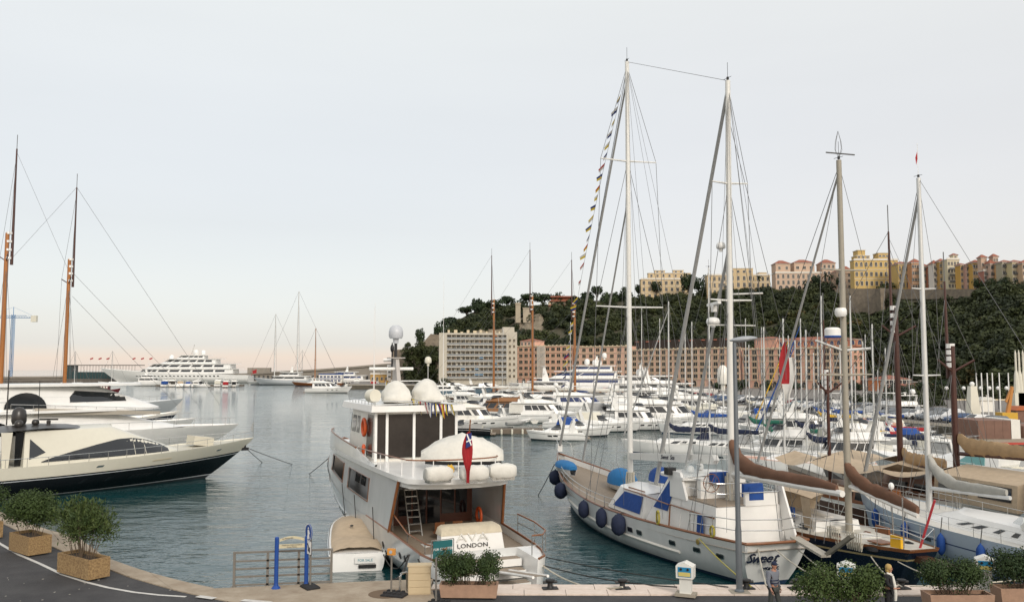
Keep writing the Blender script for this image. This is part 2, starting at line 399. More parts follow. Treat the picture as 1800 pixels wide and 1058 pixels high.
def crown_mesh(name, m, n, rx, rz_, leaf, seed, lobes=7, flat=.5):
    r = random.Random(seed); k = MB()
    L = []
    for i in range(lobes):
        a = r.uniform(0, 2 * pi); q = r.uniform(.15, .65)
        L.append((Vector((cos(a) * q * rx, sin(a) * q * rx, r.uniform(-.5, .6) * rz_)), r.uniform(.35, .6)))
    for i in range(n):
        c, s_ = r.choice(L)
        d = Vector((r.gauss(0, 1), r.gauss(0, 1), r.gauss(0, 1) + .3)).normalized()
        rad = r.uniform(.75, 1.08) if r.random() < .8 else r.uniform(.2, .8)
        p = c + Vector((d.x * s_ * rx, d.y * s_ * rx, d.z * s_ * rz_)) * rad
        nrm = (d + Vector((r.uniform(-1, 1), r.uniform(-1, 1), r.uniform(-1, 1))) * .7).normalized()
        u = nrm.orthogonal().normalized(); v = nrm.cross(u); an = r.uniform(0, 6.28); u, v = u * cos(an) + v * sin(an), v * cos(an) - u * sin(an)
        s1 = leaf * r.uniform(.6, 1.3); s2 = s1 * r.uniform(.5, 1.)
        k.poly([p - u * s1, p - v * s2 * .7 + u * s1 * .2, p + u * s1, p + v * s2])
    return k.mesh(name, m)
protos = bpy.data.collections.new('wood_sources')
for i in range(5):
    me = crown_mesh('wood_crown', WOODF, 520, 3.2, 2.6, .42, 100 + i, 6)
    protos.objects.link(bpy.data.objects.new('wood_crown', me))
def scatter(name, pts, coll, label, kindcat, s0=.45, s1=1.75):
    me = bpy.data.meshes.new(name); me.from_pydata([tuple(p) for p in pts], [], []); o = bpy.data.objects.new(name, me); col.objects.link(o)
    ng = bpy.data.node_groups.new(name + '_nodes', 'GeometryNodeTree')
    ng.interface.new_socket('Geometry', in_out='INPUT', socket_type='NodeSocketGeometry'); ng.interface.new_socket('Geometry', in_out='OUTPUT', socket_type='NodeSocketGeometry')
    n = ng.nodes.new; l = ng.links.new
    gi = n('NodeGroupInput'); go = n('NodeGroupOutput'); ip = n('GeometryNodeInstanceOnPoints'); ci = n('GeometryNodeCollectionInfo')
    ci.inputs['Collection'].default_value = coll; ci.inputs['Separate Children'].default_value = True; ci.inputs['Reset Children'].default_value = True
    rv = n('FunctionNodeRandomValue'); rv.data_type = 'FLOAT_VECTOR'; rv.inputs[1].default_value = (.3, .3, 6.28); rv.inputs[0].default_value = (-.3, -.3, 0)
    rs = n('FunctionNodeRandomValue'); rs.data_type = 'FLOAT'; rs.inputs[2].default_value = s0; rs.inputs[3].default_value = s1; rs.inputs['Seed'].default_value = 5
    l(gi.outputs[0], ip.inputs['Points']); l(ci.outputs[0], ip.inputs['Instance']); ip.inputs['Pick Instance'].default_value = True
    l(rv.outputs[0], ip.inputs['Rotation']); l(rs.outputs[1], ip.inputs['Scale']); l(ip.outputs[0], go.inputs[0])
    md = o.modifiers.new('scatter', 'NODES'); md.node_group = ng
    return tag(o, label, kindcat, kind='stuff')
rnd = random.Random(8); pts = []
CLIFF = [(822, 905, .40, .62), (900, 960, .55, .75), (1472, 1566, .64, 1.1), (1566, 1725, .84, 1.1)]
while len(pts) < 2600:
    px = rnd.uniform(752, 1960); t = rnd.uniform(.0, 1.02)
    if any(a < px < b and c < t < d for a, b, c, d in CLIFF) and rnd.random() < .93: continue
    if px < 1540 and t < .1: continue
    if 1110 < px and t > .97: continue
    if px < 1110 and t > .90: continue
    p = hill_pt(px, t); p.z += rnd.uniform(.3, 1.6); pts.append(p)
scatter('hillside_wood', pts, protos, 'dark green wooded hillside below the old town', 'woodland')
# bare rock faces among the trees
ROCK = mat('limestone_cliff', (.30, .25, .18), .9, var=.4, scale=.25, bump=1., bscale=.6, c2=(.13, .11, .08))
def rockface(px0, px1, t0, t1, lift=.8):
    k = MB(); A = []
    for j in range(9):
        t = t0 + (t1 - t0) * j / 8; row = []
        for i in range(25):
            px = px0 + (px1 - px0) * i / 24; p = hill_pt(px, t); q = noise.noise(Vector((px * .09, t * 12, 0)))
            ed = min(1, 4 * i / 24, 4 * (24 - i) / 24); p.y -= (lift + q * 1.6) * ed; p.z += (.6 + q) * ed; row.append(p)
        A.append(row)
    k.loft(A); tag(k.build('rock_face', ROCK), kind='structure')
rockface(818, 908, .36, .66, 2.5); rockface(895, 965, .52, .78, 2.5)
# stone pine and broadleaf trees standing on the skyline
crv = [crown_mesh('crown', PINE, 900, 1., .5, .10, 300 + i, 8) for i in range(4)]
crb = [crown_mesh('crown', PINE, 900, .8, .8, .10, 320 + i, 8) for i in range(3)]
k = MB(); 
def tree(px, ytop, wpx, kind, label, D=None, group='trees on the skyline of the rock'):
    D = D or (interp(px, D0) + dr(px) * .97)
    zt = CAMH + (648 - ytop) * D / FPX; w_ = wpx * D / FPX
    h = w_ * (.62 if kind == 'pine' else (1.2 if kind != 'cone' else 1.9)); base = Vector(((px - 900) / FPX * D, D, zt - h * 1.25))
    t = empty('pine_tree' if kind == 'pine' else 'broadleaf_tree', base, rnd.uniform(0, 6), label, 'tree', group)
    if kind == 'cone': t.name = 'cypress_tree'
    k = MB(); r0 = w_ * .035; H = h * 1.0
    k.tube([(0, 0, -3), (w_ * .03, 0, H * .4), (0, w_ * .04, H * .85)], r0, 6, r0 * .5)
    for a in range(4): k.tube([(w_ * .02, 0, H * .35), (cos(a * 1.7) * w_ * .22, sin(a * 1.7) * w_ * .22, H * .8)], r0 * .5, 4, r0 * .25)
    k.build('trunk', BARK, t)
    if kind == 'pine': s_ = (w_ * .5, w_ * .5, h * .75); me = rnd.choice(crv)
    else: s_ = (w_ * .6, w_ * .6, h * .62 / .8 * .8); me = rnd.choice(crb)
    inst('crown', me, t, (0, 0, h * .82), scale=s_)
for i, (px, yt, wp, kd, lb) in enumerate([
    (738, 582, 20, 'cone', 'dark conifer standing alone beside the low stone fort'),
    (797, 555, 46, 'pine', 'lowest stone pine at the left foot of the ridge'),
    (820, 535, 34, 'pine', 'stone pine stepping up left of the tall ragged pine'),
    (838, 519, 26, 'cone', 'tall ragged pine at the left shoulder of the ridge'),
    (868, 524, 44, 'pine', 'wide stone pine right of the tall ragged pine'),
    (893, 519, 36, 'pine', 'stone pine above the ruined watchtower'),
    (927, 516, 34, 'pine', 'rounded pine between watchtower and ridge villa'),
    (953, 511, 44, 'pine', 'broad pine crown just left of the ridge villa'),
    (984, 517, 40, 'broad', 'low bushy tree behind the roofs of the ridge villa'),
    (1012, 516, 34, 'broad', 'rounded tree right of the ridge villa roofs'), (1032, 509, 30, 'broad', 'bushy tree second right of the ridge villa'), (778, 566, 36, 'broad', 'lowest dark tree where the ridge meets the sky'), (855, 534, 30, 'broad', 'dark bushy tree filling the ridge below the pines'), (908, 528, 30, 'broad', 'bushy tree between the two ridge pines'),
    (1050, 499, 24, 'broad', 'tall clump right of the ridge villa'),
    (1076, 507, 46, 'broad', 'wide dark tree between ridge villa and white mast'),
    (1101, 506, 28, 'broad', 'dark tree close left of the white main mast'),
    (1124, 496, 16, 'cone', 'slim dark conifer at the left corner of the yellow palace'),
    (1155, 497, 20, 'broad', 'small round tree in front of the yellow palace'),
    (1212, 485, 30, 'broad', 'tall dark tree at the right corner of the yellow palace'),
    (1235, 487, 34, 'broad', 'dark tree filling the gap between the two yellow palaces'),
    (1250, 500, 26, 'broad', 'low dark tree at the left foot of the second yellow palace'),
    (1355, 501, 30, 'broad', 'dark tree between second yellow palace and pink villa'),
    (1428, 492, 28, 'broad', 'dark bush before the windows of the pink villa'),
    (1440, 487, 22, 'broad', 'dark tree before the right windows of the pink villa'),
    (1478, 487, 13, 'cone', 'dark cypress right of the pink villa'),
    (1723, 490, 20, 'broad', 'olive tree below the ochre town house'),
    (1750, 490, 26, 'broad', 'dark tree below the pink turret house'),
    (1768, 488, 26, 'broad', 'darkest tree beneath the right hand turret'),
    (1795, 495, 26, 'broad', 'dark tree at the right end of the old town')]): tree(px, yt, wp, kd, lb)
# palms
def palm(px, ytop, hpx, label, D=None):
    D = D or (interp(px, D0) + dr(px) * .985); z1 = CAMH + (648 - ytop) * D / FPX; h = hpx * D / FPX
    t = empty('palm_tree', ((px - 900) / FPX * D, D, z1 - h), 0, label, 'palm', 'palms before the palaces')
    MB().tube([(0, 0, -3), (0, 0, h * .85)], h * .03, 6, h * .02).build('trunk', BARK, t)
    f = MB()
    for i in range(26):
        a = i * 2.4; el = rnd.uniform(-.6, 1.2); L_ = h * .3
        p = [Vector((cos(a) * cos(el) * L_ * q, sin(a) * cos(el) * L_ * q, h * .85 + sin(el) * L_ * q - L_ * q * q * .5)) for q in (0, .35, .7, 1)]
        s_ = Vector((-sin(a), cos(a), 0)) * h * .035
        for A, B in zip(p, p[1:]): f.poly([A - s_, B - s_ * .7, B + s_ * .7, A + s_])
    f.build('crown', PINE, t)
palm(1336, 482, 28, 'palm before the centre of the second yellow palace'); palm(1277, 486, 22, 'palm at the left wing of the second yellow palace')
palm(1455, 478, 30, 'palm before the right wing of the pink villa'); palm(1464, 480, 28, 'second palm before the right wing, nearer the cypress')
# ---------------- buildings
def pmat(name, c): return mat('plaster_' + name, c, .85, var=.14, scale=.25)
PANE = mat('window_pane', (.03, .032, .036), .15, var=.4)
PANEBR = mat('window_pane_brown', (.030, .024, .021), .35, var=.4)
TILE = mat('roof_tile', (.33, .12, .075), .85, var=.3, scale=.8)
TRIM = mat('cream_trim', (.62, .52, .36), .8, var=.1)
TRIMW = mat('white_trim', (.66, .62, .55), .8, var=.1)
BALC = mat('balcony_metal', (.16, .16, .15), .6)
_wm = {}
def win_mesh(w_, h_, tr, arch=False, pane=PANE):
    key = (round(w_, 2), round(h_, 2), tr.name, arch, pane.name)
    if key in _wm: return _wm[key]
    k = MB(); t_ = min(.11, w_ * .1)
    k.box(-w_ / 2 - t_, -w_ / 2, -.12, .05, -h_ / 2, h_ / 2); k.box(w_ / 2, w_ / 2 + t_, -.12, .05, -h_ / 2, h_ / 2)
    k.box(-w_ / 2 - t_ * 1.3, w_ / 2 + t_ * 1.3, -.2, .05, -h_ / 2 - t_, -h_ / 2)
    if arch:
        A = [(w_ / 2 * cos(a), h_ / 2 + w_ / 2 * sin(a)) for a in [pi * i / 8 for i in range(9)]]; B = [((w_ / 2 + t_) * cos(a), h_ / 2 + (w_ / 2 + t_) * sin(a)) for a in [pi * i / 8 for i in range(9)]]
        k.loft([[(x, -.12, z) for x, z in A], [(x, -.12, z) for x, z in B], [(x, .05, z) for x, z in B]])
    else: k.box(-w_ / 2 - t_, w_ / 2 + t_, -.12, .05, h_ / 2, h_ / 2 + t_)
    k.mi = 1; k.box(-w_ / 2, w_ / 2, -.03, .05, -h_ / 2, h_ / 2)
    if arch: k.prism(A, -.03, .05, 'Y')
    k.mi = 0; k.box(-.04, .04, -.07, -.03, -h_ / 2, h_ / 2)
    _wm[key] = k.mesh('window', [tr, pane]); return _wm[key]
def building(name, label, A, B, z0, z1, depth, m, rows=3, cols=5, tr=TRIMW, ww=None, wh=None, roof=None, arch_top=False, group=None, bal=False, cornice=True, cat='building', pane=PANE, mx_=.5, skip=None, floor0=0., jitter=0, awn=False):
    # A -> B is the front edge, left to right as the camera sees it
    A = Vector((A[0], A[1], 0)); B = Vector((B[0], B[1], 0)); W = (B - A).length; rz = math.atan2(B.y - A.y, B.x - A.x)
    e = empty(name, (A.x, A.y, z0), rz, label, cat, group); H = z1 - z0
    MB().box(0, W, 0, depth, -3, H).build('wall', m, e)
    if cornice:
        k = MB(); k.box(-.25, W + .25, -.3, depth + .2, H - .02, H + .35)
        if not roof:
            k.box(0, W, 0, .25, H + .35, H + .9)
        k.build('cornice', tr, e)
        if rows > 2:
            k = MB()
            for r in range(1, rows, max(1, rows // 3)): zz = floor0 + (H - floor0) * r / rows; k.box(-.05, W + .05, -.12, 0.02, zz - .12, zz + .12)
            k.build('string_course', tr, e)
    if roof:
        k = MB(); o = .5; hh = roof; ins = min(depth / 2 + o, W / 2 + o) * .95
        b0 = [(-o, -o, H + .35), (W + o, -o, H + .35), (W + o, depth + o, H + .35), (-o, depth + o, H + .35)]
        b1_ = [(-o + ins, depth / 2 - .1, H + .35 + hh), (W + o - ins, depth / 2 - .1, H + .35 + hh), (W + o - ins, depth / 2 + .1, H + .35 + hh), (-o + ins, depth / 2 + .1, H + .35 + hh)]
        k.loft([b0, b1_], True, True); k.build('roof', TILE, e)
    fh = (H - floor0) / rows; bw = W / cols; ww = ww or bw * .42; wh = wh or fh * .5
    for r in range(rows):
        for c in range(cols):
            if skip and skip(r, c): continue
            top = arch_top and r == rows - 1
            me = win_mesh(ww, wh * (.75 if top else 1), tr, top, pane)
            inst('window', me, e, (bw * (c + .5), 0, floor0 + fh * (r + mx_)))
    return e
def up(px0, px1, yt, yb, D, *a, **k):
    A = ((px0 - 900) / FPX * D, D); B = ((px1 - 900) / FPX * D, D)
    return A, B, CAMH + (648 - yb) * D / FPX, CAMH + (648 - yt) * D / FPX
def UB(name, label, px0, px1, yt, yb, depth, m, Doff=0., **kw):
    pm = (px0 + px1) / 2; D = interp(pm, D0) + dr(pm) + 2 + Doff
    A, B, z0, z1 = up(px0, px1, yt, yb, D); return building(name, label, A, B, z0, z1, depth, m, **kw), (A, B, z0, z1, D)
YEL = pmat('pale_yellow', (.60, .46, .27)); YEL2 = pmat('warm_yellow', (.57, .40, .15)); PNK = pmat('pale_pink', (.58, .42, .31)); OCH = pmat('ochre', (.50, .30, .09))
def tier(e, x0, x1, y0, y1, z0, z1, m, wins=0, roof=None, ww=1.1, wh=1.5, tr=TRIMW, nm='upper_storey'):
    MB().box(x0, x1, y0, y1, z0, z1).build(nm, m, e)
    k = MB(); k.box(x0 - .25, x1 + .25, y0 - .25, y1 + .25, z1, z1 + .3); k.build('cornice', tr, e)
    if roof:
        k = MB(); c = ((x0 + x1) / 2, (y0 + y1) / 2); o = .5; f = .25
        k.loft([[(x0 - o, y0 - o, z1 + .3), (x1 + o, y0 - o, z1 + .3), (x1 + o, y1 + o, z1 + .3), (x0 - o, y1 + o, z1 + .3)],
                [(c[0] + (x - c[0]) * f, c[1], z1 + .3 + roof) for x in (x0, x1)] + [(c[0] + (x - c[0]) * f, c[1] + .1, z1 + .3 + roof) for x in (x1, x0)]], True, True)
        k.build('roof', TILE, e)
    for i in range(wins): inst('window', win_mesh(ww, wh, tr), e, (x0 + (x1 - x0) * (i + .5) / wins, y0, (z0 + z1) / 2))
s_ = 1 / FPX
e, (A, B, z0, z1, D) = UB('palace', 'pale yellow palace on the ridge left of the second mast', 1128, 1217, 491, 526, 6, YEL, rows=3, cols=9)
u = D / FPX
tier(e, 14 * u, 89 * u, 2, 6, z1 - z0 + .9, z1 - z0 + .9 + 9 * u, YEL, 7)
tier(e, 26 * u, 44 * u, 3, 6, z1 - z0 + .9 + 9 * u + .3, z1 - z0 + .9 + 14 * u, YEL, 2, wh=.9); tier(e, 59 * u, 77 * u, 3, 6, z1 - z0 + .9 + 9 * u + .3, z1 - z0 + .9 + 14.5 * u, YEL, 2, wh=.9)
e, (A, B, z0, z1, D) = UB('palace', 'yellow museum palace with raised centre block on the ridge', 1245, 1356, 484, 519, 6, YEL, rows=3, cols=13, wh=2.2)
u = D / FPX
tier(e, 38 * u, 80 * u, -1.2, 6, 0, z1 - z0 + 12 * u, YEL, 0); 
for r in range(4):
    for c in range(4): inst('window', win_mesh(1.4, 2.3 if r < 3 else 1.2, TRIMW), e, (38 * u + (c + .5) * 42 * u / 4, -1.2, (r + .55) * (z1 - z0 + 12 * u) / 4))
tier(e, 95 * u, 108 * u, 3, 9, z1 - z0 + .9, z1 - z0 + 6 * u, YEL, 0)
e, (A, B, z0, z1, D) = UB('villa', 'pale pink villa with three red hipped roofs and an arcade', 1366, 1473, 480, 509, 7, PNK, rows=2, cols=12, floor0=2.2, wh=2.0)
u = D / FPX; zz = z1 - z0 + .9
tier(e, 2 * u, 28 * u, 1.5, 9, zz, zz + 14 * u, PNK, 2, 7 * u); tier(e, 36 * u, 72 * u, 2.5, 11, zz, zz + 16 * u, PNK, 3, 7 * u, ww=1.5); tier(e, 82 * u, 105 * u, -.8, 8, 0, zz + 14 * u, PNK, 0, 8 * u)
for r in range(4): 
    for c in range(3): inst('window', win_mesh(1.1, 1.7, TRIMW), e, (82 * u + (c + .5) * 23 * u / 3, -.8, (r + .6) * 3.4))
for c in range(8): inst('arch_opening', win_mesh(2., 1.2, TRIMW, True, PANEBR), e, (2.5 + c * 3.3, 0, .6))
e, q = UB('house', 'small orange roofed house between pink villa and grey mast', 1474, 1500, 478, 509, 8, PNK, rows=3, cols=3, roof=2.5, Doff=4)
tier(e, 3, 7, -.5, 3, 8.4, 10, PNK, 0, 2.0)
e, (A, B, z0, z1, D) = UB('palace', 'large deep yellow palace with arched top windows above the bastion', 1505, 1583, 457, 506, 5, YEL2, rows=3, cols=9, arch_top=True, wh=2.1, ww=1.15)
u = D / FPX; zz = z1 - z0 + .9
tier(e, 9 * u, 22 * u, 1, 7, zz, zz + 15 * u, YEL2, 0); tier(e, 6 * u, 29 * u, .5, 7, zz, zz + 5 * u, YEL2, 3, wh=.8); tier(e, 45 * u, 64 * u, 1, 7, zz, zz + 10 * u, YEL2, 3, wh=.8)
UB('house', 'low yellow house with red roof next to the large yellow palace', 1583, 1607, 464, 508, 10, YEL2, rows=3, cols=4, roof=1.6, wh=2.4)
town = [(1607, 1625, 462, 'orange', (.52, .26, .12), 2.0, 'orange town house with red roof behind the silver mast'),
 (1625, 1635, 468, 'sand', (.55, .46, .27), 1.4, 'narrow sand coloured town house with low roof'),
 (1635, 1645, 469, 'rust', (.34, .12, .06), 1.2, 'narrow rust red town house with grey shutters'),
 (1645, 1656, 464, 'white', (.74, .68, .60), 1.8, 'white town house with blue shutters and red roof'),
 (1656, 1670, 460, 'amber', (.46, .27, .08), 1.5, 'amber town house left of the tall cream one'),
 (1670, 1692, 456, 'cream', (.62, .55, .38), 0, 'tall cream town house with roof turret and balconies'),
 (1693, 1703, 466, 'gold', (.58, .34, .08), .9, 'narrow golden house right of the cream turret house'),
 (1703, 1715, 467, 'rose', (.52, .31, .24), .9, 'rose pink narrow house with low flat tiles'),
 (1715, 1734, 462, 'mustard', (.55, .33, .08), 1.4, 'wide mustard house left of the first roof tower'),
 (1734, 1746, 476, 'brick', (.40, .17, .12), 0, 'brick red house beneath the first roof tower'),
 (1746, 1757, 464, 'salmon', (.60, .42, .32), 2.0, 'salmon house with pointed roof between the towers'),
 (1757, 1767, 464, 'apricot', (.58, .33, .15), 1.0, 'apricot house beneath the second roof tower'),
 (1767, 1785, 461, 'sage', (.42, .37, .26), 1.0, 'sage green house with three rows of balconies'),
 (1785, 1803, 461, 'straw', (.60, .50, .28), 1.0, 'straw yellow house at the right edge'),
 (1803, 1840, 463, 'peach', (.58, .40, .25), 1.5, 'peach house beyond the right edge')]
for i, (a, b, t_, nm, c, rf, lb) in enumerate(town):
    e, (A, B, z0, z1, D) = UB('town_house', lb, a, b - .3, t_, 509, 4.5, pmat(nm, c), rows=4, cols=max(2, round((b - a) / 5)), roof=rf or None, wh=1.5, ww=.85, group='old town houses along the cliff', cornice=True, Doff=(i % 3) * 1.2)
    if i % 2 == 1 or i > 9:
        for r in range(3): MB().box(.6, B[0] - A[0] - .6, -.7, 0, 2.9 * r + 3.2, 2.9 * r + 3.35).box(.6, B[0] - A[0] - .6, -.72, -.66, 2.9 * r + 3.35, 2.9 * r + 4.1).build('balcony', BALC, e)
    u = D / FPX
    if nm == 'cream': tier(e, 13 * u, 21 * u, 1, 4, z1 - z0 + .3, z1 - z0 + 8 * u, pmat(nm, c), 1, .9, .8, 1.)
    if nm == 'brick': tier(e, 1 * u, 11 * u, 2, 5, z1 - z0 + .3, z1 - z0 + 24 * u, PNK, 2, 1.4, .7, 1.2)
    if nm == 'apricot': tier(e, 2 * u, 11 * u, 3, 6, z1 - z0 + 1, z1 - z0 + 14 * u, PNK, 2, 1.4, .7, 1.2)
# bastion walls with a buttress
def wallrun(name, label, pts, thick, m, batter=.0, cat='wall'):
    e = empty(name, (0, 0, 0), 0, label, cat); k = MB()
    for (a, za0, za1), (b, zb0, zb1) in zip(pts, pts[1:]):
        k.poly([(a[0], a[1] - batter, za0), (b[0], b[1] - batter, zb0), (b[0], b[1], zb1), (a[0], a[1], za1)])
        k.poly([(a[0], a[1], za1), (b[0], b[1], zb1), (b[0], b[1] + thick, zb1), (a[0], a[1] + thick, za1)])
    k.build('wall_face', m, e); return e
FORT = mat('fort_stone', (.27, .22, .16), .92, var=.45, scale=.5, bump=1., bscale=1.5, c2=(.14, .115, .09))
def wp(px, yt, yb, off=0):
    D = interp(px, D0) + dr(px) - 1 + off; return ((px - 900) / FPX * D, D), CAMH + (648 - yb) * D / FPX, CAMH + (648 - yt) * D / FPX
e = wallrun('bastion_wall', 'stone bastion wall below the large yellow palace', [wp(1470, 509, 566, -9), wp(1478, 507, 562, -9), wp(1520, 507, 556, -9), wp(1545, 507, 545, -9), wp(1566, 507, 540, -9)], 9, FORT, 3)
a, b_, c_ = wp(1551, 506, 548, -15); d_, _, _ = wp(1565, 506, 548, -15)
MB().prism([(a[0], b_), (d_[0], b_), (d_[0] + .3, c_), (a[0] - .3, c_)], a[1], a[1] + 6, 'Y').build('buttress', FORT, e)
wallrun('town_wall', 'long stone parapet wall below the old town houses', [wp(1566, 508, 526, -7), wp(1640, 508, 526, -7), wp(1720, 508, 524, -7), wp(1850, 508, 520, -7)], 7, FORT, 1)
wallrun('garden_wall', 'pale retaining wall running under the pink villa', [wp(1366, 509, 513), wp(1470, 509, 513)], 2, TRIM, 0)
# ridge villa with three stacked red roofs
D = 545; u = D / FPX; x0 = (963 - 900) * u
e = empty('ridge_villa', (x0, D - 12, CAMH + (648 - 548) * u), 0, 'long low villa with layered red roofs on the ridge', 'villa')
MB().box(0, 50 * u, 0, 8, -2, 5.5).build('wall', TRIM, e); MB().box(2, 48 * u, .5, 8, 5.5, 8.2).build('upper_storey', pmat('rust', (.34, .12, .06)), e)
k = MB(); 
for z, a_, b2_ in ((2.8, -1, 51), (5.6, 1, 50), (8.2, 2, 49)): k.prism([(a_ * u, z), (b2_ * u, z), (b2_ * u - 1, z + .8), (a_ * u + 1, z + .8)], -1.5, 9, 'Y')
k.build('roof', TILE, e)
for c in range(9): inst('window', win_mesh(1.1, 1.2, TRIM), e, (2 + c * 1.9, 0, 4.2))
# small ruined watchtower
D = 535; u = D / FPX
e = empty('watchtower', ((906 - 900) * u, D - 25, CAMH + (648 - 557) * u - 1), 0, 'small pale stone watchtower among the ridge pines', 'tower')
MB().box(0, 3, 0, 3, -4, 8).box(-.3, 3.3, -.3, 3.3, 7, 7.5).build('tower_body', pmat('stone', (.42, .36, .27)), e)
MB().box(4.5, 9, 0, 3, -4, 4.5).box(4.2, 9.3, -.3, 3.3, 4.5, 5).build('gatehouse', pmat('stone', (.42, .36, .27)), e)
# ---------------- waterfront blocks
D = 400; u = D / FPX
A = ((773 - 900) * u, D - 3); B = ((893 - 900) * u, D); Hb = CAMH + 61 * u - FQ
e = empty('apartment_block', (A[0], A[1], FQ), math.atan2(3, B[0] - A[0]), 'long cream apartment block with eight floors of balconies', 'apartment block')
W = B[0] - A[0]; NF, NC = 8, 13; fx0 = 3.6; fh = (Hb - 3.) / NF; bw = (W - fx0 - .6) / NC
APT = pmat('apartment_cream', (.52, .48, .40)); 
MB().box(0, W, 1.6, 13, 0, Hb).box(0, fx0, 0, 1.6, 0, Hb + .4).box(W - .6, W, 0, 1.6, 0, Hb + .4).box(fx0, W - .6, 0, 1.6, Hb - .5, Hb + .4).build('wall', APT, e)
sl = MB().box(fx0, W - .6, .02, 1.6, -.14, .14).mesh('balcony_slab', TRIMW); rl = MB().box(fx0 + .05, W - .65, -.02, .03, .14, 1.0).mesh('balcony_railing', mat('railing_grey', (.25, .26, .26), .5))
pt = MB().box(-.09, .09, .05, 1.6, -.0, fh - .28).mesh('balcony_partition', APT)
wm = win_mesh(bw * .62, fh * .62, TRIM, False, PANEBR); shm = MB().box(-.35, .35, -.06, 0, -fh * .34, fh * .34).mesh('shutter', mat('shutter', (.5, .48, .42), .8, objcol=True))
awm = MB().prism([(-.0, 0), (-1.3, -.8), (-1.3, -.75), (0, .08)], -bw * .48, bw * .48, 'X').mesh('awning', mat('awning', (.4, .4, .4), .8, objcol=True))
rnd = random.Random(12)
for r in range(NF):
    z = 3. + r * fh
    s_o = inst('balcony', sl, e, (0, 0, z)); inst('railing', rl, s_o)
    for c in range(NC):
        x = fx0 + bw * (c + .5); inst('window', wm, e, (x, 1.6, z + fh * .42), color=None)
        if rnd.random() < .75: inst('shutter', shm, e, (x + rnd.choice((-.6, .6)), 1.5, z + fh * .45), color=rnd.choice(((.55, .5, .4), (.45, .3, .2), (.6, .58, .5), (.3, .3, .28))))
        if c: inst('balcony_partition', pt, e, (fx0 + bw * c, 0, z + .14))
        if rnd.random() < .16: inst('awning', MB().poly([(-bw * .45, .0, .9), (bw * .45, .0, .9), (bw * .45, -.9, .1), (-bw * .45, -.9, .1)]).mesh('awning', mat('awning', objcol=True)), e, (x, .8, z + fh - 1.2), color=rnd.choice(((.55, .5, .42), (.2, .3, .4), (.5, .2, .1))))
k = MB()
for i in range(9): x = 4 + i * 3.; k.box(x, x + rnd.uniform(.6, 1.6), 3, 5, Hb, Hb + rnd.uniform(1, 2))
k.build('rooftop_housing', TRIM, e)
[inst('window', win_mesh(.9, 1.2, TRIM), e, (W + 1.2 + c * 2, 2, 4 + r * 2.8)) for r in range(7) for c in range(2)]; MB().box(W - 2.5, W + 4.6, 2, 12, 0, Hb + 1).box(W - 2, W + 3.5, 4, 9, Hb + 1, Hb + 3.4).build('stair_tower', APT, e)
SAL = pmat('salmon_pink', (.66, .37, .27)); SAL2 = pmat('light_salmon', (.66, .42, .32)); BRK = pmat('brick_pink', (.46, .19, .12))
def pink(label, A, B, z1, rows, cols, m, z0=FQ, depth=14, **kw):
    e = building('harbour_building', label, A, B, z0, z1, depth, m, rows=rows, cols=cols, tr=TRIM, floor0=3.2, group='salmon pink harbour buildings', pane=PANEBR, cornice=False, **kw)
    W = (Vector(B) - Vector(A)).length; H = z1 - z0
    k = MB(); k.box(-.2, W + .2, -.35, .3, H - .1, H + .35); 
    for i in range(int(W / 2.4)): k.box(i * 2.4, i * 2.4 + .5, -.2, .2, H + .35, H + .65)
    k.build('parapet', TRIM, e)
    fh = (H - 3.2) / rows
    k = MB()
    for r in range(rows): k.box(-.1, W + .1, -.28 if r in (0, rows - 1) else -.1, .01, 3.2 + fh * r - .12, 3.2 + fh * r + .14)
    k.build('string_course', TRIM, e)
    n = int(W / 4.)
    for i in range(n): inst('arcade_arch', win_mesh(2., 1.3, TRIM, True, PANEBR), e, ((i + .5) * W / n, 0, 1.))
    return e, W, H
e, W, H = pink('salmon pink harbour building directly right of the apartment block', (.6, 430), (29, 408), 20.3, 5, 11, SAL, ww=2.1, wh=1.5)
k = MB(); 
for i in range(7): k.box(W * .42 + i * .75, W * .42 + i * .75 + .3, -.5, -.05, 3, H)
k.build('fin', TRIMW, e)
e2 = tier(e, 3, 12, 2, 10, H + .3, H + 2.5, SAL2, 4, 1.2)
pink('salmon pink harbour building half hidden behind the superyacht domes', (29.5, 407), (53.5, 387), 19.5, 5, 8, SAL2, ww=2., wh=1.5)
pink('long salmon pink harbour building behind the twin white masts', (54, 386), (91, 341), 17.6, 5, 17, SAL2, ww=2.1, wh=1.55)
e, W, H = pink('right hand salmon building with an arcaded top storey', (91.5, 340), (120, 302), 16.9, 5, 12, SAL, ww=2.1, wh=1.6, depth=8)
for r in range(5):
    for c in range(2): inst('window', win_mesh(1.6, 1.5, TRIM, False, PANEBR), e, (W, 2.2 + c * 3.4, 3.2 + (H - 3.2) / 5 * (r + .5)), (0, 0, pi / 2))
tier(e, 9, W - .5, 3, 7.5, H + .35, H + 2.8, BRK, 0, 1.2); tier(e, 5, 15, 1.5, 7.5, H + .35, H + 3.8, SAL, 0, .8)
for i in range(13): inst('window', win_mesh(1.4, .9, TRIM, True, GLASSB), e, (16 + i * 2.75, 3, H + 1.4))
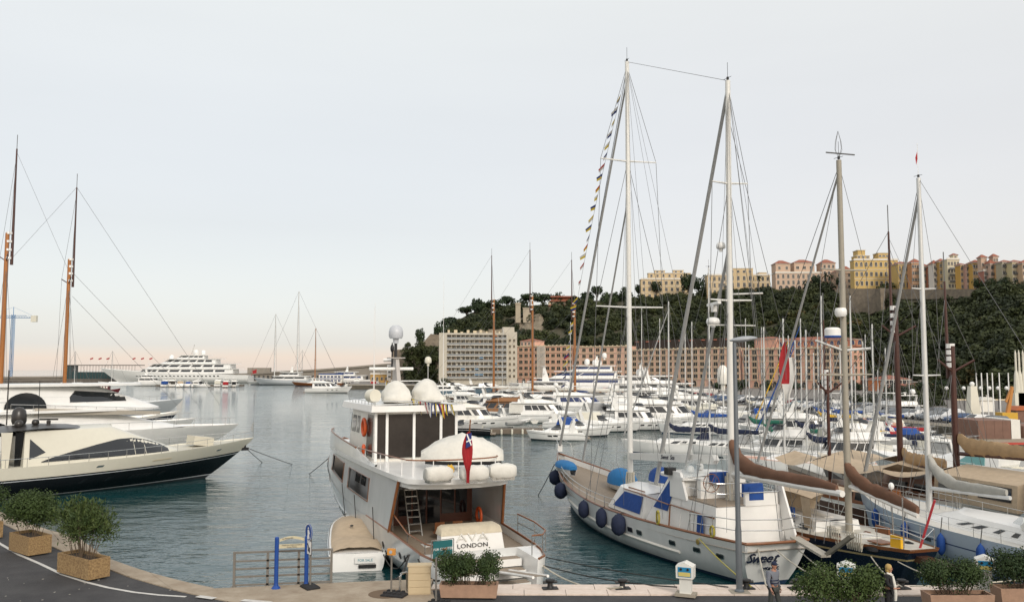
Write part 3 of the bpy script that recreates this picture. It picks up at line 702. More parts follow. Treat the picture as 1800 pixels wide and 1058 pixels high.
# orange house, red roofs, terrace on the right
def QB(name, label, px0, px1, yt, D, m, depth=10, zb=FQ, **kw):
    u = D / FPX; A = ((px0 - 900) * u, D); B = ((px1 - 900) * u, D); return building(name, label, A, B, zb, CAMH + (648 - yt) * u, depth, m, **kw)
QB('harbour_house', 'orange house with red roof right of the salmon buildings', 1545, 1598, 668, 285, pmat('vivid_orange', (.58, .20, .07)), rows=3, cols=7, roof=1.3, ww=1.1, wh=1.2)
QB('harbour_house', 'dull red roofed boathouse with round arches', 1560, 1678, 690, 270, pmat('sand_wall', (.42, .31, .19)), rows=1, cols=9, roof=2.4, arch_top=True, wh=2.2, ww=1.8, pane=PANEBR)
QB('terrace_house', 'long terrace building with dark open gallery under the wood', 1612, 1672, 672, 292, pmat('sand_wall', (.42, .31, .19)), rows=1, cols=6, ww=3., wh=1.6)
QB('harbour_house', 'narrow dark house wedged beside the salmon building', 1532, 1545, 668, 296, pmat('dark_house', (.16, .13, .10)), rows=3, cols=2)
QB('kiosk', 'orange wooden kiosk on the terrace by the fairground', 1716, 1760, 700, 215, pmat('kiosk_orange', (.45, .17, .05)), 6, zb=7-4.5, rows=1, cols=3, ww=1.4, wh=1.)
# dark retaining terrace above the salmon buildings
e = empty('hillside_terrace', (0, 0, 0), 0, 'dark terrace gallery with red awnings above the salmon buildings', 'terrace')
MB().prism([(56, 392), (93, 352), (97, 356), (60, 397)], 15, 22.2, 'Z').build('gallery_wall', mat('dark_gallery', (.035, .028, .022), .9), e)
k = MB()
for i in range(9): a = Vector((56.5, 391)).lerp(Vector((93, 351.5)), i / 9); k.box(a.x, a.x + 2.2, a.y - 1, a.y + .4, 21.3, 21.7)
k.build('awning', TILE, e)
# viaduct with one low arch on the right
D = 205; u = D / FPX; x0 = (1672 - 900) * u; x1 = (1860 - 900) * u
e = empty('viaduct', (0, 0, 0), 0, 'pale stone road viaduct with a low arch', 'viaduct')
top = CAMH + (648 - 705) * u; xa, xb = (1682 - 900) * u, (1738 - 900) * u
A = [(x0, FQ)] + [(xa, FQ)] + [((xa + xb) / 2 - (xb - xa) / 2 * cos(pi * i / 10), FQ + (top - FQ - .8) * sin(pi * i / 10)) for i in range(1, 10)] + [(xb, FQ), (x1, FQ), (x1, top), (x0, top)]
MB().prism(A, D, D + 5, 'Y').build('arch_wall', pmat('viaduct', (.42, .37, .28)), e)
MB().box(x0, x1, D - .3, D, top - .1, top + .6).build('parapet', TRIM, e)
# ---------------- boat building
class Hull:
    def __init__(s, L, B, zs, zm, zb, sf=.8, sm=.45, rs=.0, rb=None, qd=1.6, qw=1.05, zk=-.55, flare=.75, wl=.9, sfw=None):
        s.L, s.B, s.zs, s.zm, s.zb, s.sf, s.sm, s.rs = L, B, zs, zm, zb, sf, sm, rs
        s.rb = L * .1 if rb is None else rb; s.qd, s.qw, s.zk, s.flare, s.wl = qd, qw, zk, flare, wl; s.sfw = sf * .9 if sfw is None else sfw
    def sheer(s, t):
        if t < s.sm: q = t / s.sm; return s.zs + (s.zm - s.zs) * (1 - (1 - q) ** 2)
        q = (t - s.sm) / (1 - s.sm); return s.zm + (s.zb - s.zm) * q ** 1.7
    def f(s, t, q, sf):
        if t < s.sm: return sf + (1 - sf) * sin(pi / 2 * t / s.sm)
        return max(0, cos(pi / 2 * min(1, (t - s.sm) / (1 - s.sm)) ** q))
    def pt(s, t, u, side=1, inset=0., dz=0.):
        t = max(0., min(1., t)); z = s.zk + (s.sheer(t) - s.zk) * u
        g = max(0, u) ** s.flare
        t = max(0., min(1., t)); wd = s.f(t, s.qd, s.sf); ww = s.f(t, s.qw, s.sfw) * s.wl
        w_ = s.B / 2 * (ww * (1 - g) + wd * g) * (1 - .45 * max(0, 1 - u * 1.6) ** 2)
        xa = -s.rs * (1 - u) * -1; xb = s.L - s.rb * math.copysign(abs(1 - u) ** 1.15, 1 - u)
        x = xa + (xb - xa) * t
        return Vector((x, side * max(0, w_ - inset), z + dz))
    def mesh(s, bands, ns=26, nu=12):
        # bands: [(u_top, material_index)]
        k = MB(); us = [i / nu for i in range(nu + 1)]
        for b, _ in bands:
            if min(abs(b - u) for u in us) > .004: us.append(b)
        us.sort(); ts = [1 - (1 - i / ns) ** 1.15 for i in range(ns + 1)]
        for side in (1, -1):
            b = len(k.v)
            for t in ts: k.v += [tuple(s.pt(t, u, side)) for u in us]
            n = len(us)
            for i in range(ns):
                for j in range(n - 1):
                    um = (us[j] + us[j + 1]) / 2
                    k.mi = next((m for bt, m in bands if um <= bt), bands[-1][1])
                    q = [b + i * n + j, b + (i + 1) * n + j, b + (i + 1) * n + j + 1, b + i * n + j + 1]
                    k.face(q if side < 0 else q[::-1])
        n = len(us); b = len(k.v)
        for side in (1, -1): k.v += [tuple(s.pt(0, u, side)) for u in us]
        for j in range(n - 1):
            um = (us[j] + us[j + 1]) / 2; k.mi = next((m for bt, m in bands if um <= bt), bands[-1][1])
            k.face([b + j, b + n + j, b + n + j + 1, b + j + 1][::-1])
        return k
    def uz(s, t, z): return (z - s.zk) / (s.sheer(t) - s.zk)
    def deck(s, drop=.0, t0=0., t1=.995, inset=.03, n=20):
        k = MB(); rows = []
        for i in range(n + 1):
            t = t0 + (t1 - t0) * i / n; a = s.pt(t, 1, 1, inset, -drop); b = s.pt(t, 1, -1, inset, -drop)
            rows.append([a, Vector((a.x, 0, a.z + .03)), b])
        return k.loft(rows)
    def rail(s, k, dz, r, t0=0., t1=.99, inset=.05, n=22, sides=(1, -1), sec=6):
        for sd in sides: k.tube([s.pt(t0 + (t1 - t0) * i / n, 1, sd, inset, dz) for i in range(n + 1)], r, sec)
        return k
    def posts(s, k, h, r, n, t0=0., t1=.97, inset=.05, sides=(1, -1)):
        for sd in sides:
            for i in range(n):
                p = s.pt(t0 + (t1 - t0) * i / max(1, n - 1), 1, sd, inset); k.tube([p, p + Vector((0, 0, h))], r, 4)
        return k
    def fendrail(s, k, z_u, r, t0=0., t1=.96, n=24):
        for sd in (1, -1): k.tube([s.pt(t0 + (t1 - t0) * i / n, z_u, sd, -r * .4) for i in range(n + 1)], r, 5)
        return k
    def port(s, k, t, z, w_, h_, side=-1, off=.012, rnd_=False):
        # a panel lying on the topsides
        u = s.uz(t, z); p = s.pt(t, u, side); dt = .004
        a = (s.pt(t + dt, u, side) - s.pt(t - dt, u, side)).normalized(); v = (s.pt(t, min(1, u + .05), side) - s.pt(t, u - .05, side)).normalized()
        nn = a.cross(v).normalized(); nn = nn if nn.y * side > 0 else -nn; c = p + nn * off
        if rnd_: pts = [c + a * (w_ / 2 * cos(q * pi / 5)) + v * (h_ / 2 * sin(q * pi / 5)) for q in range(10)]
        else: pts = [c + a * x * w_ / 2 + v * y * h_ / 2 for x, y in ((-1, -.6), (-.8, -1), (.8, -1), (1, -.6), (1, .6), (.8, 1), (-.8, 1), (-1, .6))]
        b = len(k.v); n = len(pts); k.poly(pts); k.v += [tuple(q - nn * (off + .01)) for q in pts]
        for i in range(n): k.face([b + i, b + (i + 1) % n, b + n + (i + 1) % n, b + n + i])
        return k
class Tier:
    def __init__(s, x0, x1, hw, z0, z1, ra=0., rf=0., tin=0., nose=None, k=.75, tail=.0, crown=.06):
        s.x0, s.x1, s.hw, s.z0, s.z1, s.ra, s.rf, s.tin = x0, x1, hw, z0, z1, ra, rf, tin
        s.nose = (x1 - x0) * .35 if nose is None else nose; s.k = k; s.tail = tail; s.crown = crown
    def pt(s, q, v, side=1, off=0.):
        xa = s.x0 + s.ra * v; xb = s.x1 - s.rf * v; hw = s.hw - s.tin * v; no = min(s.nose, (xb - xa) * .95); st = (xb - xa) - no
        qs = .55
        if q <= qs:
            f = q / qs; x = xa + st * f; w_ = hw - s.tail * (1 - min(1, f * 2)) ** 2
        else:
            a = (q - qs) / (1 - qs) * pi / 2; x = xa + st + no * sin(a); w_ = hw * max(0, cos(a)) ** s.k
        z = s.z0 + (s.z1 - s.z0) * v
        if off:
            p = s.pt(min(1, q + .01), v, side); p2 = s.pt(max(0, q - .01), v, side); d = (p - p2)
            if d.length > 1e-6:
                nn = Vector((d.y, -d.x, 0)).normalized() * (1 if side < 0 else -1)
                if nn.y * side < -1e-3: nn = -nn
                if abs(nn.y) <= 1e-3: nn = Vector((1, 0, 0))
                return Vector((x, side * w_, z)) + nn * off
        return Vector((x, side * w_, z))
    def qx(s, x, v):
        lo, hi = 0., 1.
        for _ in range(24):
            m = (lo + hi) / 2
            if s.pt(m, v).x < x: lo = m
            else: hi = m
        return (lo + hi) / 2
    def at(s, x, z, side=1, off=.02):
        v = (z - s.z0) / (s.z1 - s.z0); return s.pt(s.qx(x, v), v, side, off)
    def qs(s, a=0., b=1., n=10):
        return [a + (b - a) * i / n for i in range(n + 1)]
    def wall(s, k=None, v0=0., v1=1., cap=True, n=18, lip=0.):
        k = k or MB(); Q = s.qs(0, 1, n)
        def ring(v, off=0.): return [s.pt(q, v, -1, off) for q in Q] + [s.pt(q, v, 1, off) for q in Q[::-1]]
        rr = [ring(v0), ring((v0 + v1) / 2), ring(v1)]
        k.loft(rr, True, False)
        if cap:
            t = rr[-1]; m = len(Q)
            mid = [((t[i][0] + t[2 * m - 1 - i][0]) / 2, 0, t[i][2] + s.crown) for i in range(m)]
            k.loft([[t[i], mid[i], t[2 * m - 1 - i]] for i in range(m)])
        return k
    def band(s, k, q0, q1, v0, v1, off=.015, side=None, n=10, slope=0.):
        for sd in ((1, -1) if side is None else (side,)):
            Q = s.qs(q0, q1, n)
            rows = [[s.pt(q, v0, sd, off) for q in Q], [s.pt(q, v1, sd, off) for q in Q]]
            if slope: # taper the panel towards its aft end
                rows[1] = [rows[0][i].lerp(rows[1][i], min(1, slope + (1 - slope) * i / n * 2)) for i in range(n + 1)]
            b = len(k.v); k.loft(rows)
        return k
def wlist(tr, parent, v0, v1, qs, gm=GLASS, side=None, name='window', off=.018, n=4):
    for a, b in qs:
        for sd in ((1, -1) if side is None else (side,)):
            tr.band(MB(), a, b, v0, v1, off, sd, n).build(name, gm, parent)
def boatroot(name, label, cat, x, y, head, group=None):
    return empty(name, (x, y, 0), R(head), label, cat, group)
def dome(r, h, m, parent, loc, name='satellite_dome', n=12):
    k = MB(); k.lathe([(r * .35, -h * .35), (r * .4, 0), (r * .85, .02), (r, h * .2), (r, h * .5), (r * .85, h * .8), (r * .45, h * .97), (.01, h)], n, loc)
    return k.build(name, m, parent, 50)
def radar(parent, loc, w_=1.6, rz=.4, m=WHITE):
    k = MB(); k.lathe([(.14, 0), (.16, .25), (.1, .3)], 8, loc); k.cbox((loc[0], loc[1], loc[2] + .38), (.16, w_, .13), rz); return k.build('radar', m, parent, 40)
def fender(loc, r, h, m, label, group, lineto=None, name='fender'):
    e = empty(name, loc, 0, label, 'fender', group)
    MB().lathe([(.02, -h / 2 - .05), (r * .5, -h * .48), (r * .92, -h * .3), (r, 0), (r * .9, h * .28), (r * .45, h * .46), (r * .2, h * .5), (.02, h * .56)], 12).build('body', m, e, 60)
    if lineto is not None: MB().tube([(0, 0, h * .5), Vector(lineto) - Vector(loc)], .022, 4).build('line', DROPE, e)
    return e
def cover_tube(k, pts, radii, seed=0, sag=1.35, n=10):
    P0 = [Vector(p) for p in pts]; p2, r2 = [], []
    for i in range(len(P0) - 1):
        for f in (0, 1 / 3, 2 / 3): p2.append(P0[i].lerp(P0[i + 1], f)); r2.append((radii[i] + (radii[i + 1] - radii[i]) * f) * (1 if f else .955))
    pts = p2 + [P0[-1]]; radii = r2 + [radii[-1]]
    # stowed sail under its cover: a drooping tube along the boom
    rings = []
    for i, p in enumerate(pts):
        p = Vector(p); d = (Vector(pts[min(i + 1, len(pts) - 1)]) - Vector(pts[max(i - 1, 0)])).normalized(); u = Vector((0, 0, 1)).cross(d).normalized(); r = radii[i]; ring = []
        for j in range(n):
            a = 2 * pi * j / n; q = (1 + .20 * noise.noise(Vector((i * .8, a * 1.3, seed))) + .16 * noise.noise(Vector((i * 2.3, a * 2.5, seed + 3)))) * (.93 if i % 3 == 0 else 1)
            ring.append(p + u * (cos(a) * r * .62 * q) + Vector((0, 0, 1)) * (sin(a) * r * sag * q))
        rings.append(ring)
    return k.loft(rings, True, True)
def mastrig(e, x, zb, H, r=.09, m=ALU, spreads=(.45, .72), sw=1.0, chain=None, stay=None, back=None, radm=None, cap=True, rake=0.012, wire=WIRE, wr=.012, nrig=True):
    top = Vector((x - rake * H, 0, zb + H))
    def P(f): return Vector((x - rake * H * f, 0, zb + H * f))
    MB().tube([P(0), P(.5), P(1)], r, 8, r * .75).build('mast', m, e, 50)
    if nrig:
        for f in spreads:
            p = P(f); k = MB()
            for sd in (1, -1): k.tube([p, p + Vector((-.12, sd * sw * (1.25 - f * .5), .03))], r * .35, 5, r * .22)
            k.build('spreader', m, e)
    if chain:
        k = MB()
        for sd in (1, -1):
            tips = [P(f) + Vector((-.12, sd * sw * (1.25 - f * .5), .03)) for f in spreads]
            c = Vector((x - .1, sd * chain[1], chain[0]))
            k.tube([c] + tips + [P(.99)], wr, 4)
            k.tube([c + Vector((.5, 0, 0)), P(spreads[0])], wr, 4); k.tube([c + Vector((-.6, 0, 0)), P(spreads[0])], wr, 4)
            if len(spreads) > 1: k.tube([tips[0], P(spreads[1])], wr, 4)
        k.build('shroud', wire, e)
    if stay is not None: MB().tube([P(.985), Vector(stay)], wr * 1.3, 4).build('forestay', wire, e)
    if back is not None: MB().tube([P(1.), Vector(back)], wr, 4).build('backstay', wire, e)
    if cap:
        k = MB(); k.tube([top, top + Vector((0, 0, .9))], .012, 4); k.tube([top + Vector((-.3, 0, .12)), top + Vector((.35, 0, .16))], .012, 4); k.lathe([(.06, .05), (.06, .18)], 6, tuple(top)); k.build('wind_vane', BLKR, e)
    return P
def sailboat(label, x, y, head, L=11, hull=WHITE, stripe=None, mastH=None, cover=CANBL, dodger=CANBL, genoa=None, bimini=None, mast=ALU, group='sailing boats moored in the harbour', deckm=NONSK, wheel=True, boom=True, detail=1, anti=ANTIF, B=None, name='sailboat', solar=None, radome=None):
    e = boatroot(name, label, 'sailboat', x, y, head, group); B = B or L * .29 + .3; f = .075 * L + .25
    h = Hull(L, B, f * .95, f * .95, f * 1.3, .72, .42, .35, L * .09, 1.5, 1.1)
    u0 = (.07 - h.zk) / (h.zm - h.zk)
    bands = [(u0, 1), (.84, 0), (.90, 2 if stripe else 0), (1.01, 0)]
    h.mesh(bands, 18, 8).build('hull', [hull, anti, stripe or hull], e, 60)
    h.deck(0.02, n=14).build('deck', deckm, e)
    c = Tier(L * .30, L * .74, B * .30, f * .9, f + .42, .1, L * .08, B * .04, L * .2, .7); c.wall(n=12).build('cabin_top', WHITE, e, 40)
    wlist(c, e, .25, .75, [(.12, .28), (.34, .46), (.52, .62)] if detail else [(.1, .6)], n=3)
    k = MB(); k.box(L * .05, L * .29, -B * .36, -B * .24, f, f + .28).box(L * .05, L * .29, B * .24, B * .36, f, f + .28).box(L * .02, L * .05, -B * .36, B * .36, f, f + .22); k.build('cockpit_coaming', WHITE, e)
    if dodger: Tier(L * .24, L * .36, B * .30, f + .35, f + 1.1, -.1, .75, .15, L * .09, .7, crown=.1).wall(n=10).build('sprayhood', dodger, e, 40)
    if bimini:
        k = MB(); k.loft([[(L * .02 + (L * .2) * i / 4, y_ * B * .36, f + 1.95 - .12 * abs(y_) ** 2 * 2 - .05 * abs(i - 2)) for y_ in (-1, -.5, 0, .5, 1)] for i in range(5)])
        k.build('bimini', bimini, e); k = MB()
        for sx in (.03, .21):
            for sy in (-1, 1): k.tube([(L * .12, sy * B * .36, f + .2), (L * sx, sy * B * .36, f + 1.8)], .014, 4)
        k.build('bimini_frame', STEEL, e)
    H = mastH or L * 1.28; xm = L * .58
    P = mastrig(e, xm, f + .3, H, .05 + L * .0038, mast, (.36, .66) if L > 9 else (.5,), .35 + L * .055, (h.sheer(.55), B * .42), (L * .985, 0, h.zb + .02), (0.05, 0, f + .1), wr=.007 + L * .0004)
    if boom:
        xb = L * .14; zb_ = f + 1.25
        MB().tube([(xm, 0, zb_), (xb, 0, zb_ + .1)], .06, 6).build('boom', mast, e)
        if cover:
            n = 9; cover_tube(MB(), [(xm - (xm - xb) * i / n + (0.1 if i == 0 else 0), 0, zb_ + .12 + (.75 if i == 0 else (.22 if i == 1 else .1)) * 1) for i in range(n + 1)], [.16] + [.26 - .012 * i for i in range(n)], seed=int(abs(x * 7)) % 50).build('sail_cover', cover, e, 60)
    if genoa: MB().tube([P(.94), Vector((L * .975, 0, h.zb + .35))], .05, 7, .09).build('furled_genoa', genoa, e, 60)
    k = MB(); h.rail(k, .6, .013, .03, .99, n=12, sec=4); h.rail(k, .32, .008, .03, .9, n=10, sec=4); h.posts(k, .6, .011, 7 if detail else 5, .03, .93); k.build('guard_rail', STEEL, e)
    if wheel: MB().lathe([(.42, -.015), (.45, 0), (.42, .015), (.40, 0)], 14, (L * .13, 0, f + .75), 'X').tube([(L * .13, 0, f), (L * .13, 0, f + .8)], .06, 6).build('steering_wheel', STEEL, e)
    if radome: dome(.3, .35, WHITE, e, (xm + .35, 0, f + H * .4), 'radome')
    return e, h, P
def cruiser(label, x, y, head, L=9, style='sport', hull=WHITE, top=WHITE, canvas=None, canv2=None, stripe=None, group='motor boats moored in the harbour', glass=GLASS, B=None, arch=True, anti=ANTIFK, name='motor_cruiser', rails=True, domes=0, ports=3, freeb=1.0, bows=True):
    e = boatroot(name, label, 'motorboat' if L < 14 else 'yacht', x, y, head, group); B = B or L * .24 + 1.1; f = (.07 * L + .45) * freeb
    h = Hull(L, B, f * .85, f, f * 1.35, .92, .35, -.1, L * .13, 2.0, 1.15, flare=.8, wl=.86)
    u0 = (.08 - h.zk) / (h.zm - h.zk)
    h.mesh([(u0, 1), (.55, 0), (.66, 2), (1.01, 0)] if stripe else [(u0, 1), (1.01, 0)], 20, 8).build('hull', [hull, anti, stripe or hull], e, 60)
    h.deck(.05, n=16).build('deck', top if style == 'sport' else NONSK, e)
    k = MB(); h.fendrail(k, .86, .035, 0, .98); k.build('rubbing_strake', CANGR, e)
    MB().box(-.75, 0.05, -B * .4, B * .4, .22, .34).build('swim_platform', TEAK, e)
    for i in range(ports):
        k = MB(); h.port(k, .52 + .1 * i, f * .62, .5 + L * .012, .16 + L * .006, -1); h.port(k, .52 + .1 * i, f * .62, .5 + L * .012, .16 + L * .006, 1); k.build('porthole', glass, e)
    if style == 'sport':
        c = Tier(L * .34, L * .82, B * .38, f * .9, f + .08 * L * .8 + .1, .1, L * .24, B * .08, L * .28, .75); c.wall(n=14).build('coachroof', top, e, 45)
        c2 = Tier(L * .12, L * .56, B * .40, f * .85, f + .5, .1, .3, .1, L * .16, .7); c2.wall(n=12, cap=False).build('cockpit_coaming', top, e, 45)
        s2 = Tier(L * .40, L * .60, B * .36, f + .45, f + .5 + .06 * L, .1, L * .11, B * .07, L * .13, .7); s2.wall(n=12, cap=False).build('windscreen', glass, e, 40)
        if canvas: Tier(L * .13, L * .54, B * .37, f + .45, f + .65 + .085 * L, .35, L * .10, B * .09, L * .14, .7, crown=.12).wall(n=12).build('cockpit_cover', canvas, e, 40)
        else:
            k = MB(); k.box(L * .12, L * .2, -B * .3, B * .3, f * .9, f + .35).box(L * .3, L * .36, -B * .28, B * .28, f * .9, f + .5); k.build('seat', CREAM, e)
        zt = f + .6 + .085 * L; xr = L * .22
    else:
        z1 = f + 1.15 + .045 * L
        c = Tier(L * .16, L * .70, B * .41, f * .9, z1, .0, L * .10, B * .05, L * .22, .7); c.wall(n=16).build('deckhouse', top, e, 45)
        wlist(c, e, .42, .84, [(.10, .26), (.28, .42), (.44, .58)], glass); wlist(c, e, .40, .86, [(.62, .74), (.76, .90), (.92, 1.0)], glass, n=3)
        c3 = Tier(L * .45, L * .86, B * .33, f * .95, f + .4, .1, L * .12, B * .06, L * .2, .8); c3.wall(n=12).build('foredeck_trunk', top, e, 45)
        o = Tier(L * .05, L * .60, B * .44, z1, z1 + .16, 0, 0, 0, L * .15, .7); o.wall(n=14).build('flybridge_deck', top, e, 45)
        fb = Tier(L * .12, L * .56, B * .40, z1 + .14, z1 + .75, .1, L * .05, B * .04, L * .16, .7); fb.wall(n=14, cap=False).build('flybridge_coaming', top, e, 45)
        Tier(L * .40, L * .55, B * .34, z1 + .7, z1 + 1.05, .0, L * .04, B * .05, L * .1, .7).wall(n=10, cap=False).build('flybridge_screen', glass, e, 40)
        k = MB(); k.box(L * .38, L * .42, -B * .25, B * .25, z1 + .14, z1 + .9).box(L * .16, L * .22, -B * .33, B * .33, z1 + .14, z1 + .55); k.build('seat', canv2 or CREAM, e)
        MB().box(L * .155, L * .16, -B * .33, B * .33, f, z1 - .1).build('saloon_door', glass, e)
        if canvas: Tier(L * .02, L * .2, B * .40, f + .1, z1, .1, 0, .05, .3, .7).wall(n=10).build('cockpit_cover', canvas, e, 40)
        if canv2:
            k = MB(); k.loft([[(L * (.14 + .3 * i / 4), y_ * B * .38, z1 + 2.05 - .1 * y_ * y_) for y_ in (-1, -.5, 0, .5, 1)] for i in range(5)]); k.build('bimini', canv2, e); k = MB()
            for sx in (.16, .30, .43):
                for sy in (-1, 1): k.tube([(L * .28, sy * B * .38, z1 + .7), (L * sx, sy * B * .38, z1 + 1.95)], .018, 4)
            k.build('bimini_frame', STEEL, e)
        zt = z1 + 1.5; xr = L * .17
    if arch:
        k = MB()
        for sd in (1, -1): k.prism([(xr - .1, zt - 1.3), (xr + .5, zt - 1.3), (xr - .1, zt + .25), (xr - .5, zt + .25)], sd * B * .40 - .06, sd * B * .40 + .06, 'Y')
        k.box(xr - .5, xr - .1, -B * .4, B * .4, zt + .12, zt + .25); k.build('radar_arch', top, e)
        radar(e, (xr - .3, .2, zt + .25), .9, .5)
        for i in range(domes): dome(.28 + .012 * L, .6 + .01 * L, WHITE, e, (xr - .3, (i - .5) * B * .5, zt + .45))
        MB().tube([(xr - .3, B * .3, zt), (xr - .6, B * .3, zt + 2.)], .018, 4).build('aerial', WHITE, e)
    if rails:
        k = MB(); h.rail(k, .6, .016, .42, .99, .08, n=12, sec=4); h.posts(k, .6, .013, 7, .42, .96, .08); k.tube([h.pt(.99, 1, 1, .08, .6), h.pt(1, 1, 1, 0, .62), h.pt(.99, 1, -1, .08, .6)], .016, 4); k.build('bow_rail', STEEL, e)
    return e, h
def loc(px, py, z=0.):
    p = at(px, py, z); return p.x, p.y
def ropes(pts, sag, r, m, label, group='mooring lines', cat='rope', name='mooring_line', n=12):
    a, b = Vector(pts[0]), Vector(pts[1]); k = MB()
    k.tube([a.lerp(b, i / n) - Vector((0, 0, sag * 4 * (i / n) * (1 - i / n))) for i in range(n + 1)], r, 5)
    return tag(k.build(name, m), label, cat, group)
# ---------------- hero boats
def outline_slab(h, x0l, k, z0, z1, t0, t1, inset, n=16, aft_round=0., cap=True):
    # slab following the plan of hull h (object offset x0l) between stations
    R0, R1 = [], []
    ring = []
    for i in range(n + 1):
        t = t0 + (t1 - t0) * i / n; p = h.pt(t, 1, -1, inset); ring.append((p.x + x0l, p.y))
    ring2 = [(x, -y) for x, y in ring[::-1]]
    aft = []
    if aft_round:
        xa, ya = ring2[-1]
        for i in range(1, 8):
            a = pi * i / 8; aft.append((xa - aft_round * sin(a) ** .6, ya * cos(a)))
    ring = ring + ring2 + aft
    k.loft([[(x, y, z0) for x, y in ring], [(x, y, z1) for x, y in ring]], True, cap); return k
def ava():
    H0 = 112.5
    e = boatroot('motor_yacht', 'large white motor yacht moored stern to with AVA LONDON on its stern', 'yacht', -.55, 35.0, H0)
    h = Hull(29, 5.9, 1.62, 1.9, 4.25, .90, .35, 0, 3.6, 2.1, 1.15, flare=.8, wl=.9); X0 = 2.1
    AW = mat('pearl_hull_paint', (.66, .67, .66), .14, var=.14, spec=.7, scale=1.1, streak=.35)
    u0 = (.1 - h.zk) / (h.zm - h.zk)
    o = h.mesh([(u0, 1), (u0 + .05, 2), (1.01, 0)], 34, 12).build('hull', [AW, ANTIF, NAVY], e, 60); o.location.x = X0
    o = h.deck(.34, 0, .70, .12).build('deck', TEAK, e); o.location.x = X0
    o = h.deck(.55, .70, .99, .1).build('foredeck', TEAK, e); o.location.x = X0
    # inner bulwark at stern and rail caps
    k = MB()
    for sd in (1, -1): k.loft([[h.pt(i / 16, 1, sd, .12, dz) for i in range(17)] for dz in (0, -.65)])
    o = k.build('bulwark_lining', WHITE, e); o.location.x = X0
    for sd in (1, -1):
        k = MB(); h.rail(k, .03, .06, 0, .30, .05, 14, (sd,)); o = k.build('cap_rail', VARN, e); o.location.x = X0
        k = MB(); h.rail(k, .03, .05, .8, .995, .05, 8, (sd,)); o = k.build('cap_rail', VARN, e); o.location.x = X0
    k = MB(); 
    for a, b in ((.25, .42), (.0, .07), (.5, .68), (.74, .8)): 
        for sd in (1, -1): k.tube([h.pt(a + (b - a) * i / 6, .66, sd, -.02) for i in range(7)], .045, 5)
    o = k.build('rubbing_strake', STEEL, e); o.location.x = X0
    for t in (.08, .105, .20, .33, .36, .39, .42, .53, .57, .64, .72):
        k = MB(); h.port(k, t, .95 if t > .2 else 1.05, .3, .3, 1, .02, True); o = k.build('porthole', BLKR, e, None); o.location.x = X0
    # quarters either side of the stern steps
    for sd in (1, -1):
        k = MB(); k.loft([[(X0 + .02, sd * 1.62, -.4), (X0 + .02, sd * 2.40, -.4), (X0 + .02, sd * 2.62, .8), (X0 + .02, sd * 2.65, 1.62), (X0 + .02, sd * 1.70, 1.62)],
                [(1.2, sd * 1.62, -.4), (1.2, sd * 2.25, -.4), (1.2, sd * 2.45, .8), (1.2, sd * 2.5, 1.60), (1.2, sd * 1.70, 1.60)],
                [(.35, sd * 1.62, -.4), (.35, sd * 2.0, -.4), (.3, sd * 2.15, .8), (.25, sd * 2.2, 1.56), (.25, sd * 1.70, 1.56)],
                [(.0, sd * 1.62, -.4), (.0, sd * 1.66, -.4), (-.05, sd * 1.72, .8), (-.1, sd * 1.74, 1.54), (-.1, sd * 1.70, 1.54)]], True, True); k.build('stern_quarter', WHITE, e, 60)
    for sd in (1, -1):
        k = MB(); k.tube([(X0, sd * 2.6, 1.66), (1.2, sd * 2.45, 1.64), (.25, sd * 2.15, 1.60), (-.1, sd * 1.74, 1.58)], .05, 6); k.build('cap_rail', VARN, e)
    for i, (xa, z) in enumerate(((-.3, .15), (.35, .55), (.85, .95), (1.35, 1.32))):
        MB().box(xa, 2.2, -1.6, 1.6, z - .3, z).build('step', WHITE, e); MB().box(xa + .03, xa + .5, -1.55, 1.55, z, z + .025).build('step_tread', TEAK, e)
    for sd in (1, -1):
        k = MB(); k.lathe([(.16, 0), (.2, .02), (.2, .05), (.12, .06)], 12, (0, 0, 0), 'X'); o = k.build('fairlead', STEEL, e); o.location = (.35, sd * 2.02, 1.22); o.scale = (1, 1.3, .6); o.rotation_euler = (0, 0, R(180 - sd * 35))
        o = MB().ball((0, 0, 0), (.03, .14, .09)).build('fairlead_hole', BLKR, e); o.location = (.30, sd * 2.04, 1.22); o.rotation_euler = (0, 0, R(-sd * 35))
    # name box
    k = MB(); k.loft([[(3.0, -1.5, 1.3), (3.0, 1.5, 1.3), (3.6, 1.5, 1.3), (3.6, -1.5, 1.3)], [(3.15, -1.38, 2.25), (3.15, 1.38, 2.25), (3.7, 1.38, 2.25), (3.7, -1.38, 2.25)]], True, True); sf = k.build('stern_sofa', WHITE, e)
    k = MB(); k.loft([[(3.11, -1.42, 2.12), (3.11, 1.42, 2.12), (3.9, 1.42, 2.12), (3.9, -1.42, 2.12)], [(3.18, -1.35, 2.4), (3.18, 1.35, 2.4), (3.85, 1.35, 2.4), (3.85, -1.35, 2.4)], [(3.35, -1.2, 2.5), (3.35, 1.2, 2.5), (3.8, 1.2, 2.5), (3.8, -1.2, 2.5)]], True, True); k.build('sofa_cover', mat('cream_canvas', (.60, .53, .40), .85, var=.2, bump=.5, bscale=4), e, 60)
    def MT(y, z, x=3.03):
        tl = R(-9); return Matrix.Translation((x, y, z)) @ Matrix(((0, 0, -1, 0), (-1, 0, 0, 0), (0, 1, 0, 0), (0, 0, 0, 1))) @ Matrix.Rotation(tl, 4, 'X')
    text('lettering', 'AVA', .52, STEEL, e, MT(0, 1.99, 3.075), .02, 0, 1.5, -.006)
    text('lettering', 'LONDON', .26, mat('black_letters', (.02, .02, .02), .5), e, MT(0, 1.66, 3.02), .012, 0, 1.25)
    # full height side with two openings
    def topz(t): return 4.28 + .15 * smooth01(.3, .9, t)
    opens = [(.30, .47, .30, .78), (.52, .66, .30, .80)]
